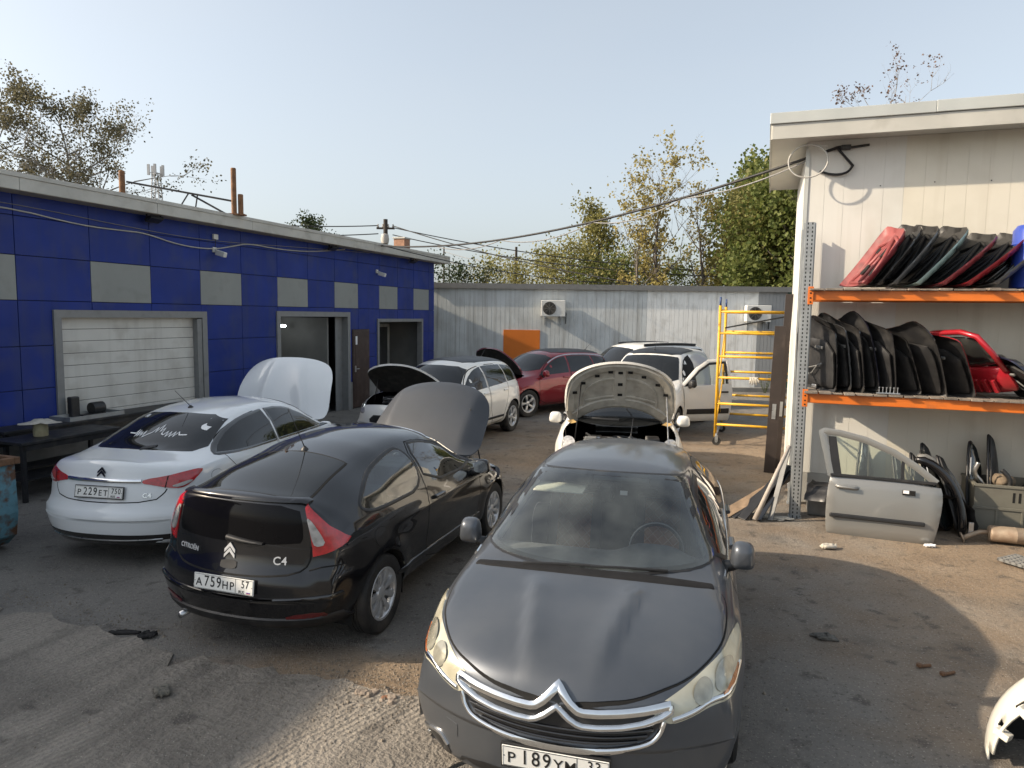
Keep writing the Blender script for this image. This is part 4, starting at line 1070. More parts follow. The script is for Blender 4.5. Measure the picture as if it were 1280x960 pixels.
# ---------------------------------------------------------------- black three-door car, tail to the camera
def black_shape(X, Y, Z):
    s = (np.abs(Y) > .6)*(Z < .95)
    Y = Y+np.sign(Y)*s*(.010*np.exp(-((Z-.82)/.03)**2)-.014*np.exp(-((Z-.5)/.10)**2))*np.clip((X-.9)/.5, 0, 1)*np.clip((3.9-X)/.4, 0, 1)
    Z = Z-(X > 3.1)*(Z > .7)*.10*np.clip((np.abs(Y)-.50)/.22, 0, 1)*np.clip((4.2-X)/.3, 0, 1)*np.clip((X-3.1)/.2, 0, 1)
    # bumper step at the tail
    t = np.clip((.55-X)/.2, 0, 1)*(Z < .66)
    X = X-.035*t*np.clip((.66-Z)/.015, 0, 1)*np.clip((.45-np.abs(X))/.1, 0, 1)
    return X, Y, Z
BL = 4.27
spec_black = dict(L=BL, W=.885, kf=.40, kr=.30,
    top=[(0, .48), (.012, .60), (.025, .70), (.045, .80), (.075, 1.0), (.095, 1.13), (.105, 1.168), (.14, 1.185), (.28, 1.215), (.6, 1.298), (.95, 1.372), (1.3, 1.428), (1.75, 1.458), (2.05, 1.448), (2.35, 1.385), (2.75, 1.19), (3.05, 1.02), (3.15, .985), (3.5, .94), (3.85, .86), (4.05, .79), (4.18, .70), (4.25, .60), (4.27, .48)],
    edge=[(0, .48), (.015, .59), (.035, .70), (.075, .98), (.10, 1.125), (.14, 1.152), (.3, 1.178), (.6, 1.238), (.95, 1.285), (1.3, 1.345), (1.75, 1.375), (2.05, 1.355), (2.35, 1.27), (2.65, 1.11), (2.9, .99), (3.1, .935), (3.5, .89), (3.85, .81), (4.05, .75), (4.18, .67), (4.25, .57), (4.27, .48)],
    belt=[(0, .475), (.03, .68), (.1, .88), (.3, .96), (1.2, .97), (2.2, .935), (2.9, .905), (3.2, .88), (3.5, .84), (3.85, .76), (4.1, .67), (4.27, .47)],
    bot=[(0, .45), (.02, .33), (.08, .25), (.3, .19), (.8, .17), (3.4, .17), (4.05, .18), (4.2, .22), (4.25, .33), (4.27, .45)],
    wb=[(0, .76), (.15, .84), (.5, .875), (1, .885), (2.3, .88), (3.4, .885), (3.8, .87), (4.1, .84), (4.27, .80)],
    sw=[(0, .74), (.15, .77), (.5, .80), (1, .83), (2.2, .84), (3.4, .83), (3.8, .81), (4.27, .78)],
    wt=[(0, .70), (.05, .67), (.10, .60), (.14, .565), (.3, .55), (.6, .535), (1., .535), (1.75, .56), (2.1, .58), (2.4, .61), (2.8, .68), (3.1, .745), (3.5, .755), (3.9, .73), (4.27, .68)],
    wl=[(0, .68), (.3, .78), (1, .825), (3.3, .825), (4., .79), (4.27, .72)],
    wheels=((.76, .31, .315), (3.37, .31, .315)), shape=(black_shape,), swell=.02)
M_black = paint('black_paint', (.0045, .0045, .006), 0., .25, 1., .015, (.20, .19, .18))
M_primer = pmat('grey_primer', (.028, .033, .042), .55, .0, .25, var=.06, vscale=3, rvar=.1)
black = Car('parked_car', 'black three door car with a raised bare grey bonnet, tail to the camera', 'car', (-2.06, 4.98, 0), R(72.0), spec_black, res=.028)
def build_black():
    c = black
    # tail: two-piece glass split by the spoiler lip
    c.strip('window_seal', [(.20, -.52), (.55, -.48), (.90, -.445), (.93, 0), (.90, .445), (.55, .48), (.20, .52)], .03, 'T', M_gap, hi=.002, lo=.001, smooth=0)
    c.patch('rear_window', [(.20, -.515), (.20, 0), (.20, .515), (.55, .475), (.90, .44), (.925, 0), (.90, -.44), (.55, -.475)], 'T', M_darkglass, off=.003, smooth=1, sharp=(0, 2, 4, 6))
    c.strip('spoiler_lip', [(-.545, 1.145), (-.50, 1.16), (-.25, 1.168), (0, 1.17), (.25, 1.168), (.50, 1.16), (.545, 1.145)], lambda t: .014+.020*math.sin(math.pi*t)**.5, 'B', M_black, hi=.024, lo=-.012, smooth=1)
    c.patch('lower_rear_window', [(-.50, 1.135), (0, 1.148), (.50, 1.135), (.535, 1.0), (.545, .90), (.52, .865), (0, .855), (-.52, .865), (-.545, .90), (-.535, 1.0)], 'B', M_tailglass, off=.005, smooth=1)
    tg = [(-.60, .85), (-.60, .72), (-.52, .655), (-.3, .64), (0, .635), (.3, .64), (.52, .655), (.60, .72), (.60, .85)]
    c.strip('tailgate_gap', tg, .012, 'B', M_gap, hi=.0015, lo=.0006, smooth=1)
    c.patch('tailgate', [(a*.985, b+.008) for a, b in tg], 'B', M_black, off=.003, smooth=1, rim=.004)
    c.strip('wiper_blade', [(.03, .885), (-.14, .868), (-.27, .862)], lambda t: .05-.03*t, 'B', M_blackplastic, hi=.035, lo=.0, smooth=1)
    for sgn in (1, -1):
        lamp = [(.535, 1.150), (.60, 1.10), (.68, 1.01), (.755, .925), (.80, .885), (.79, .845), (.72, .80), (.615, .775), (.605, .85), (.58, .97)]
        t = c.patch('tail_light', [(sgn*a, b) for a, b in lamp], 'B', M_redlens, off=.008, smooth=1, bulge=.01, sharp=(0, 4, 7))
        c.patch('reversing_lens', [(sgn*a, b) for a, b in [(.555, 1.06), (.60, 1.02), (.655, .935), (.69, .86), (.625, .845), (.60, .90), (.58, .98)]], 'B', M_clearlens, off=.020, smooth=1, parent=t)
        c.patch('rear_reflector', [(sgn*a, b) for a, b in [(.46, .36), (.70, .385), (.72, .345), (.66, .315), (.47, .31)]], 'B', M_darkredlens, off=.006, smooth=1)
    c.strip('bumper_crease', [(-.80, .50), (-.45, .475), (0, .468), (.45, .475), (.80, .50)], .035, 'B', M_blackgloss, hi=.016)
    c.strip('bumper_skirt', [(-.78, .30), (-.45, .285), (0, .28), (.45, .285), (.78, .30)], .10, 'B', M_blackplastic, hi=.018, lo=0)
    c.strip('bumper_gap', [(.60, .68), (.68, .70), (.80, .705)], .010, 'B', M_gap, hi=.0015, lo=.0006); c.strip('bumper_gap', [(-.60, .68), (-.68, .70), (-.80, .705)], .010, 'B', M_gap, hi=.0015, lo=.0006)
    M = c.at('B', 0, .565, .016); c.plate(M, ('A', '759', 'HP'), '57', frame_=False)
    M = c.at('B', 0, .79, .006); c.chevrons(M, .092, M_badge)
    c.patch('tailgate_handle', [(-.065, .725), (.065, .725), (.072, .69), (.06, .668), (-.06, .668), (-.072, .69)], 'B', M_blackplastic, off=.012, smooth=1)
    c.lettering('CITROËN', .050, c.at('B', .40, .765, .006), M_badge); c.lettering('C4', .082, c.at('B', -.40, .745, .006), M_badge, spacing=1.1)
    # side
    qwin = [(.60, 1.045), (.72, 1.12), (1.0, 1.235), (1.35, 1.315), (1.62, 1.338), (1.60, .99), (1.0, .985), (.68, .99)]
    dwin = [(1.68, .99), (1.70, 1.340), (1.95, 1.328), (2.25, 1.255), (2.60, 1.08), (2.86, .955)]
    dd = [(2.86, .90), (2.92, .62), (2.80, .27), (1.60, .27), (1.56, .60), (1.63, 1.0), (1.66, 1.352), (1.95, 1.342), (2.30, 1.262), (2.64, 1.09)]
    for ax in 'LR':
        sd = 1 if ax == 'L' else -1
        c.strip('door_gap', dd, .012, ax, M_gap, hi=.0015, lo=.0008, smooth=1, closed=True)
        dr = c.patch('door', dd, ax, M_black, off=.0012, smooth=1, grid=.05, rim=.002)
        c.strip('door_handle', [(1.72, .86), (1.92, .855)], .035, ax, M_black, hi=.035, parent=dr)
        c.patch('quarter_window', qwin, ax, M_sideglass, off=.0045, smooth=2); c.patch('side_window', dwin, ax, M_sideglass, off=.0045, smooth=1)
        for q, m_ in ((qwin, 2), (dwin, 1)):
            cc = np.mean(q, 0); c.cut([(cc[0]+(a-cc[0])*.93, cc[1]+(b-cc[1])*.90) for a, b in q], ax, m_)
            c.strip('window_seal', q, .028, ax, M_blackplastic, hi=.006, lo=.001, smooth=m_, closed=True)
        c.patch('fuel_flap' if sd < 0 else 'side_panel', [(.62, .86), (.80, .865), (.80, .74), (.64, .72)], ax, M_black, off=.0022, smooth=2, rim=.0018)
        c.strip('flap_gap', [(.62, .86), (.80, .865), (.80, .74), (.64, .72)], .008, ax, M_gap, hi=.0012, lo=.0005, smooth=2, closed=True)
        c.strip('side_moulding', [(.98, .40), (1.6, .39), (2.9, .39)], .05, ax, M_black, hi=.014)
        c.mirror_(2.72, .90, sd, M_black, .17, .15)
        c.wheel(.76, .31, .318, sd*.775, .205, M_alloy, 9, 0); c.wheel(3.37, .31, .318, sd*.775, .205, M_alloy, 9, 0)
        c.patch('headlight', [(3.70, .80), (3.95, .77), (4.16, .68), (4.12, .62), (3.92, .68)], ax, M_clearlens, off=.006, smooth=1)
        M_ = MB().box((.9, sd*.2, .5), (1.3, sd*.62, .62), bev=.05)
    ws = [(-.70, 1.015), (-.60, 1.20), (-.52, 1.36), (0, 1.40), (.52, 1.36), (.60, 1.20), (.70, 1.015), (0, 1.0)]
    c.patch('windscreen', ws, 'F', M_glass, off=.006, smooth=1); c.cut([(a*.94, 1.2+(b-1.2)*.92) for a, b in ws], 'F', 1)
    # cabin
    for y0 in (.36, -.36):
        s = MB().box((1.45, y0-.24, .30), (2.05, y0+.24, .52), bev=.06); Mx = Matrix.Translation((1.48, y0, .48)) @ Matrix.Rotation(R(-18), 4, 'Y')
        s.box((-.07, -.23, 0), (.05, .23, .58), 0, Mx, bev=.05).box((-.05, -.13, .62), (.05, .13, .80), 0, Mx, bev=.045); s.obj('seat', M_cabin, c.root, angle=40)
    cs = Vector((2.28, .36, .90)); sw_ = MB(); sw_.tube([cs+Vector((0, 1, 0))*math.cos(a)*.185+Vector((-.4, 0, .92))*math.sin(a)*.185 for a in np.linspace(0, 2*math.pi, 29)[:-1]], .015, 8, closed=True).tube([cs-Vector((0, .18, 0)), cs+Vector((0, .18, 0))], .02, 6)
    sw_.obj('steering_wheel', M_blackgloss, c.root, smooth=True)
    MB().box((.4, -.7, .25), (3., .7, .30)).box((.7, -.62, .3), (.95, .62, .98), bev=.05).obj('cabin_floor', M_cabin, c.root)
    MB().box((2.45, -.68, .6), (2.95, .68, .94), bev=.05).obj('dashboard', M_cabin, c.root, angle=40)
    c.antenna(.98, 0, .42, .55)
    MB().box((1.0, -.20, 0), (1.02, -.18, .0)).v
    # bonnet: primer grey, raised about the cowl
    hood = [(3.12, -.60), (3.14, 0), (3.12, .60), (3.20, .70), (3.5, .715), (3.8, .685), (4.0, .60), (4.12, .40), (4.16, .15), (4.165, 0), (4.16, -.15), (4.12, -.40), (4.0, -.60), (3.8, -.685), (3.5, -.715), (3.20, -.70)]
    xf = raise_(3.14, .98, 57)
    h = c.patch('bonnet', hood, 'T', M_primer, off=.004, smooth=2, grid=.04, rim=.02, xf=xf, under=M_liner)
    c.cut(hood, 'T', 2)
    for sgn in (1, -1):
        c.strip
        nz = MB(); q = xf(c.hit('T', 3.27, sgn*.21)[0]+Vector((0, 0, .004))); nz.lathe([(.016, -.004), (.016, .006), (.0, .008)], 10, M=Matrix.Translation(q) @ Matrix.Rotation(-R(57), 4, 'Y')); nz.obj('washer_nozzle', M_blackplastic, h)
    engine_bay(c, 3.15, 4.0, .55, .86, 3)
    strut(c, (3.9, -.5, .75), xf(Vector((3.75, -.5, .88))))
    MB().tube([(.06, .5, .215), (.3, .5, .22)], .026, 12).obj('exhaust_tip', M_satin, c.root, smooth=True)
    c.body(M_black)
build_black()
# ---------------------------------------------------------------- white saloon by the roller door, tail to the camera
def ws_shape(X, Y, Z):
    s = (np.abs(Y) > .6)*(Z < 1.0)
    Y = Y+np.sign(Y)*s*(.012*np.exp(-((Z-.85)/.03)**2)-.014*np.exp(-((Z-.55)/.10)**2))*np.clip((X-.9)/.5, 0, 1)*np.clip((4.2-X)/.4, 0, 1)
    t = np.clip((.6-X)/.2, 0, 1)*(Z < .72)
    X = X-.05*t*np.clip((.64-Z)/.05, 0, 1)*np.clip((.5-np.abs(X))/.1, 0, 1)
    tt = (.40-.18*np.clip((X-3.6)/.9, 0, 1))-np.abs(Y)
    Z = Z+(X > 3.55)*(Z > .75)*.03*np.where(tt > 0, np.exp(-(tt/.14)**2), np.exp(-(tt/.03)**2))*np.clip((X-3.55)/.15, 0, 1)*np.clip((4.56-X)/.25, 0, 1)
    # boot-lid lip
    Z = Z+.018*np.exp(-((X-.13)/.05)**2)*(Z > .95)*(np.abs(Y) < .7)
    return X, Y, Z
SL = 4.62
spec_sedan = dict(L=SL, W=.895, kf=.36, kr=.36,
    top=[(0, .52), (.012, .64), (.03, .76), (.06, .90), (.09, 1.02), (.115, 1.075), (.17, 1.09), (.45, 1.115), (.60, 1.135), (.8, 1.23), (1.1, 1.36), (1.4, 1.45), (1.8, 1.50), (2.2, 1.515), (2.6, 1.49), (2.9, 1.43), (3.2, 1.28), (3.5, 1.10), (3.62, 1.03), (3.72, 1.0), (4.1, .94), (4.35, .86), (4.5, .76), (4.59, .64), (4.62, .5)],
    edge=[(0, .52), (.02, .64), (.05, .80), (.1, .99), (.17, 1.04), (.45, 1.06), (.62, 1.075), (.8, 1.13), (1.1, 1.27), (1.4, 1.37), (1.8, 1.425), (2.2, 1.435), (2.6, 1.40), (2.9, 1.32), (3.2, 1.15), (3.45, 1.02), (3.6, .97), (4.1, .90), (4.35, .81), (4.5, .72), (4.59, .6), (4.62, .5)],
    belt=[(0, .515), (.04, .76), (.1, .93), (.3, 1.0), (1., 1.02), (2., .985), (3.3, .93), (3.6, .90), (4.1, .82), (4.35, .74), (4.5, .65), (4.62, .49)],
    bot=[(0, .49), (.02, .36), (.08, .25), (.3, .20), (.8, .17), (3.8, .17), (4.4, .19), (4.55, .23), (4.6, .34), (4.62, .48)],
    wb=[(0, .78), (.15, .85), (.5, .885), (1, .895), (3.4, .893), (4.0, .88), (4.4, .85), (4.62, .80)],
    sw=[(0, .76), (.15, .79), (.5, .82), (1, .845), (2.2, .85), (3.4, .84), (4.0, .82), (4.62, .78)],
    wt=[(0, .72), (.1, .69), (.3, .68), (.55, .665), (.8, .61), (1.1, .575), (1.5, .565), (2.2, .58), (2.7, .60), (3.1, .66), (3.5, .74), (3.8, .755), (4.2, .74), (4.62, .68)],
    wl=[(0, .70), (.3, .79), (1, .83), (3.6, .83), (4.4, .79), (4.62, .72)],
    wheels=((1.0, .32, .32), (3.71, .32, .32)), shape=(ws_shape,), swell=.015)
M_white = paint('white_paint', (.70, .725, .74), 0., .3, 1., .10, (.42, .40, .36))
sedan = Car('parked_car', 'white saloon with a raised white bonnet and a white squiggle on its rear window', 'car', (-4.03, 6.72, 0), R(80.5), spec_sedan, res=.032)
def build_sedan():
    c = sedan
    rw = [(-.645, 1.105), (-.59, 1.24), (-.525, 1.405), (0, 1.44), (.525, 1.405), (.59, 1.24), (.645, 1.105), (.3, 1.125), (0, 1.13), (-.3, 1.125)]
    c.patch('rear_window', rw, 'B', M_darkglass, off=.004, smooth=1)
    # the squiggle sticker
    z0 = 1.245
    pts = [(.30, 0), (.22, 0), (.21, .035), (.195, -.03), (.18, .03), (.17, -.025), (.15, .02), (.135, -.02), (.11, .03), (.095, -.03), (.06, .0), (.03, .02), (.01, .07), (-.005, .02), (-.03, .10), (-.05, .03), (-.075, .065), (-.09, .01), (-.12, .0), (-.14, .035), (-.16, -.02), (-.18, .03), (-.20, -.02), (-.225, .03), (-.24, -.02), (-.26, .03), (-.285, .0), (-.36, .0)]
    c.strip('window_sticker', [(a, z0+b*.85) for a, b in pts], .009, 'B', M_inkwhite, hi=.009, lo=.006, smooth=0, step=.02)
    c.strip('window_sticker', [(-.50, 1.29), (-.44, 1.305), (-.42, 1.33)], .03, 'B', M_inkwhite, hi=.009, lo=.006)
    c.strip('wiper_blade', [(-.05, 1.135), (-.18, 1.15)], .02, 'B', M_blackplastic, hi=.02)
    bl = [(-.615, .82), (-.60, .78), (-.52, .70), (0, .685), (.52, .70), (.60, .78), (.615, .82)]
    c.strip('boot_gap', bl, .011, 'B', M_gap, hi=.0015, lo=.0006, smooth=1)
    c.strip('boot_chrome', [(-.40, .905), (0, .908), (.40, .905)], .042, 'B', M_chrome, hi=.018)
    for sgn in (1, -1):
        lp = [(.40, .885), (.42, .925), (.60, .95), (.74, .985), (.81, .99), (.82, .95), (.79, .86), (.72, .815), (.62, .83), (.50, .865)]
        t = c.patch('tail_light', [(sgn*a, b) for a, b in lp], 'B', M_redlens, off=.008, smooth=1, bulge=.012)
        c.patch('indicator_lens', [(sgn*a, b) for a, b in [(.64, .845), (.71, .83), (.785, .87), (.79, .90), (.70, .87)]], 'B', M_clearlens, off=.021, smooth=1, parent=t)
        c.strip('lamp_split', [(sgn*.60, .83), (sgn*.615, .95)], .008, 'B', M_gap, hi=.0225, lo=.018, parent=t, smooth=0)
    M = c.at('B', 0, .79, .012); c.plate(M, ('P', '229', 'ET'), '750')
    c.chevrons(c.at('B', 0, .985, .006), .085, M_blackgloss)
    c.lettering('C4', .065, c.at('B', -.46, .76, .005), M_chrome)
    c.patch('bumper_insert', [(-.76, .36), (-.5, .365), (0, .37), (.5, .365), (.76, .36), (.70, .25), (.5, .225), (0, .22), (-.5, .225), (-.70, .25)], 'B', M_blackgloss, off=.005, smooth=1)
    c.strip('bumper_chrome', [(-.60, .315), (0, .305), (.60, .315)], .014, 'B', M_satin, hi=.012)
    fw = [(3.32, 1.0), (2.75, 1.30), (2.45, 1.375), (2.12, 1.39), (2.05, 1.025)]
    rw2 = [(1.99, 1.025), (2.04, 1.39), (1.6, 1.358), (1.25, 1.28), (.98, 1.17), (.80, 1.07), (1.2, 1.04)]
    d1 = [(3.22, .93), (3.27, .62), (3.15, .28), (2.08, .28), (2.02, .6), (2.02, 1.40), (2.46, 1.39), (2.8, 1.30)]
    d2 = [(1.99, .6), (2.05, .28), (1.50, .28), (1.3, .55), (1.1, .80), (.86, 1.07), (.98, 1.19), (1.25, 1.295), (1.6, 1.37), (1.99, 1.405)]
    for ax in 'LR':
        sd = 1 if ax == 'L' else -1
        for nm, dd, win, hx in (('door', d1, fw, 2.2), ('door', d2, rw2, 1.22)):
            c.strip('door_gap', dd, .010, ax, M_gap, hi=.0015, lo=.0008, smooth=1, closed=True)
            dr = c.patch('door', dd, ax, M_white, off=.0012, smooth=1, grid=.06, rim=.002)
            c.strip('door_handle', [(hx, .90), (hx+.19, .895)], .035, ax, M_white, hi=.035, parent=dr)
            c.strip('window_seal', win, .03, ax, M_blackgloss, hi=.006, lo=.001, smooth=1, closed=True, sharp=(0, 3, 4) if win is fw else (0, 1, 5))
            c.patch('side_window', win, ax, M_darkglass, off=.0045, smooth=1, sharp=(0, 3, 4) if win is fw else (0, 1, 5), parent=dr)
        c.patch('fuel_flap' if sd < 0 else 'side_panel', [(.56, .93), (.74, .935), (.74, .80), (.58, .79)], ax, M_white, off=.002, smooth=2, rim=.0015)
        c.strip('flap_gap', [(.56, .93), (.74, .935), (.74, .80), (.58, .79)], .007, ax, M_gap, hi=.0012, lo=.0005, smooth=2, closed=True)
        c.mirror_(3.12, .96, sd, M_white, .17, .15)
        c.wheel(1.0, .32, .325, sd*.78, .20, M_alloy, 7, 1); c.wheel(3.71, .32, .325, sd*.78, .20, M_alloy, 7, 1)
        c.patch('headlight', [(4.0, .85), (4.3, .82), (4.52, .70), (4.48, .63), (4.3, .70)], ax, M_clearlens, off=.006, smooth=1)
    ws = [(-.70, 1.05), (-.60, 1.25), (-.53, 1.40), (0, 1.45), (.53, 1.40), (.60, 1.25), (.70, 1.05), (0, 1.03)]
    c.patch('windscreen', ws, 'F', M_darkglass, off=.006, smooth=1)
    c.antenna(1.52, 0, .36, .9)
    hood = [(3.54, -.62), (3.60, 0), (3.54, .62), (3.64, .74), (4.0, .735), (4.25, .70), (4.42, .60), (4.50, .42), (4.53, .2), (4.535, 0), (4.53, -.2), (4.50, -.42), (4.42, -.60), (4.25, -.70), (4.0, -.735), (3.64, -.74)]
    xf = raise_(3.58, 1.05, 80)
    h = c.patch('bonnet', hood, 'T', M_white, off=.004, smooth=2, grid=.04, rim=.02, xf=xf, under=M_liner)
    for sgn in (1, -1):
        pass
    c.cut(hood, 'T', 2); engine_bay(c, 3.7, 4.4, .55, .88, 5)
    c.body(M_white)
    c.root.scale = (1, 1, .955)
build_sedan()
# ---------------------------------------------------------------- the cars farther back
M_white2 = paint('cream_white_paint', (.74, .73, .69), 0., .3, 1., .10, (.42, .38, .32))
M_red = paint('dark_red_paint', (.20, .012, .022), .25, .3, 1., .06, (.25, .18, .15))
M_roofblack = pmat('black_roof', (.014, .015, .018), .38, spec=.25, var=.1, rvar=.05)
M_under = pmat('bonnet_underside', (.42, .39, .33), .55, var=.15, vscale=8, dirt=((.16, .14, .11), 6, .45, 1.0), bump=.1, bscale=30)
M_hoodliner = pmat('black_bonnet_underside', (.025, .024, .022), .7, var=.3, vscale=10, dirt=((.10, .09, .07), 7, .5, 1.0))
M_gold = pmat('paper_tag', (.45, .30, .12), .6, var=.3, vscale=30)

spec_cross = dict(L=4.37, W=.92, kf=.36, kr=.30,
    top=[(0, .55), (.02, .75), (.06, .95), (.12, 1.15), (.22, 1.38), (.35, 1.52), (.6, 1.585), (1.2, 1.63), (1.8, 1.64), (2.25, 1.61), (2.55, 1.54), (2.95, 1.33), (3.25, 1.15), (3.4, 1.09), (3.7, 1.05), (4.0, .985), (4.2, .91), (4.31, .80), (4.36, .66), (4.37, .55)],
    edge=[(0, .55), (.03, .75), (.1, .98), (.25, 1.30), (.4, 1.42), (.7, 1.49), (1.2, 1.53), (1.8, 1.54), (2.2, 1.50), (2.5, 1.40), (2.9, 1.18), (3.1, 1.06), (3.3, 1.02), (3.7, .98), (4.0, .92), (4.2, .84), (4.31, .75), (4.37, .55)],
    belt=[(0, .54), (.05, .8), (.2, 1.02), (.5, 1.08), (1.5, 1.04), (2.9, .98), (3.3, .96), (3.7, .92), (4.0, .86), (4.2, .78), (4.37, .54)],
    bot=[(0, .5), (.03, .36), (.2, .25), (.8, .21), (3.5, .21), (4.2, .24), (4.33, .34), (4.37, .5)],
    wb=[(0, .80), (.2, .88), (.8, .918), (3.4, .918), (3.9, .90), (4.2, .87), (4.37, .82)],
    sw=[(0, .78), (.2, .82), (.8, .86), (2.2, .87), (3.4, .86), (4.0, .83), (4.37, .80)],
    wt=[(0, .74), (.1, .70), (.3, .62), (.8, .60), (1.8, .62), (2.3, .64), (2.8, .71), (3.2, .78), (3.6, .79), (4.1, .76), (4.37, .70)],
    wl=[(0, .70), (.3, .80), (1, .85), (3.4, .85), (4.1, .81), (4.37, .74)],
    wheels=((.82, .34, .34), (3.44, .34, .34)), swell=.02)
class _G: pass
def gset(sp): o = _G(); o.g = {k: pchip(sp[k]) for k in ('belt', 'edge')}; return o
g1 = gset(spec_cross)
cw = [auto_window(g1, 2.0, 3.05, s1=-.42), auto_window(g1, 1.05, 1.94), auto_window(g1, .42, 1.0, s0=.06)]
cd_ = [[(2.0, .30), (3.06, .30), (3.1, .7), (3.06, 1.0), (2.62, 1.36), (2.35, 1.46), (1.97, 1.50), (1.96, .8)], [(1.3, .30), (1.93, .30), (1.93, 1.51), (1.05, 1.49), (1.02, 1.05), (1.15, .75), (1.28, .5)]]
chood = [(3.38, -.65), (3.42, 0), (3.38, .65), (3.5, .76), (3.85, .76), (4.08, .66), (4.18, .45), (4.22, .2), (4.225, 0), (4.22, -.2), (4.18, -.45), (4.08, -.66), (3.85, -.76), (3.5, -.76)]
cws = [(-.74, 1.12), (-.66, 1.30), (-.58, 1.49), (0, 1.53), (.58, 1.49), (.66, 1.30), (.74, 1.12), (0, 1.11)]
clamp_ = [(3.72, .93), (4.0, .88), (4.22, .76), (4.2, .68), (4.0, .74), (3.8, .84)]
cgr = [(-.40, .70), (0, .72), (.40, .70), (.36, .42), (0, .38), (-.36, .42)]
croof = (M_roofblack, [(2.24, -.54), (2.32, 0), (2.24, .54), (1.2, .53), (.45, .50), (.42, 0), (.45, -.50), (1.2, -.53)])
far_car('parked_car', 'white crossover with a dark roof and its bonnet propped open', (-.46, 16.41), 246, spec_cross, M_white2, cw, cd_, chood, (3.42, 1.09), 54, croof, cws, under=M_hoodliner,
        lamp=clamp_, grille=cgr, mirmat=M_satin, mx=2.92, mz=1.02, rub=(1.3, 3.0, .42, .05), seed=11, ant=(.6, 0, .3, .9))
far_car('parked_car', 'dark red crossover with an open bonnet in front of the orange panel', (2.48, 20.35), 220, spec_cross, M_red, cw, cd_, chood, (3.42, 1.09), 62, croof, cws, under=M_hoodliner,
        lamp=clamp_, grille=cgr, mx=2.92, mz=1.02, seed=12, chrome=True, ant=(.55, 0, .35, .9))

# white van with its front door standing open
spec_van = dict(L=4.38, W=.905, kf=.34, kr=.10,
    top=[(0, .6), (.015, 1.0), (.04, 1.4), (.08, 1.66), (.2, 1.75), (.6, 1.79), (1.4, 1.81), (2.1, 1.80), (2.45, 1.76), (2.65, 1.68), (3.0, 1.42), (3.3, 1.20), (3.45, 1.12), (3.7, 1.06), (4.0, .97), (4.2, .87), (4.32, .74), (4.37, .62), (4.38, .5)],
    edge=[(0, .6), (.02, 1.0), (.06, 1.45), (.12, 1.62), (.3, 1.69), (1.4, 1.73), (2.1, 1.71), (2.4, 1.66), (2.6, 1.56), (2.95, 1.26), (3.15, 1.10), (3.35, 1.04), (3.7, .98), (4.0, .90), (4.2, .81), (4.32, .69), (4.38, .5)],
    belt=[(0, .58), (.05, .95), (.2, 1.08), (2., 1.06), (3., 1.0), (3.3, .98), (3.7, .92), (4.0, .84), (4.2, .75), (4.38, .49)],
    bot=[(0, .45), (.03, .32), (.2, .24), (.8, .20), (3.5, .20), (4.2, .22), (4.33, .32), (4.38, .48)],
    wb=[(0, .82), (.15, .87), (.6, .90), (3.4, .90), (3.9, .89), (4.2, .86), (4.38, .80)],
    sw=[(0, .81), (.15, .86), (.6, .88), (2.2, .88), (3.4, .86), (4.0, .83), (4.38, .78)],
    wt=[(0, .78), (.1, .72), (.4, .71), (1.8, .70), (2.3, .69), (2.8, .74), (3.2, .79), (3.6, .79), (4.1, .75), (4.38, .68)],
    wl=[(0, .74), (.3, .82), (1, .84), (3.4, .84), (4.1, .80), (4.38, .72)],
    wheels=((.85, .32, .32), (3.52, .32, .32)), swell=.02)
g2 = gset(spec_van)
vw = [auto_window(g2, 1.95, 3.12, s1=-.48)]
vd = [[(1.95, .28), (3.06, .28), (3.12, .7), (3.12, 1.0), (2.70, 1.46), (2.45, 1.62), (1.93, 1.70), (1.90, .9)]]
vhood = [(3.46, -.66), (3.52, 0), (3.46, .66), (3.6, .76), (3.9, .75), (4.1, .66), (4.2, .45), (4.235, .2), (4.24, 0), (4.235, -.2), (4.2, -.45), (4.1, -.66), (3.9, -.75), (3.6, -.76)]
vws = [(-.76, 1.14), (-.70, 1.36), (-.63, 1.60), (-.57, 1.655), (0, 1.69), (.57, 1.655), (.63, 1.60), (.70, 1.36), (.76, 1.14), (0, 1.13)]
vlamp = [(3.62, .96), (3.9, .93), (4.2, .80), (4.24, .68), (4.1, .68), (3.8, .82)]
vroof = (M_roofblack, [(2.50, -.60), (2.60, 0), (2.50, .60), (1.9, .64), (1.1, .64), (1.1, -.64), (1.9, -.64)])
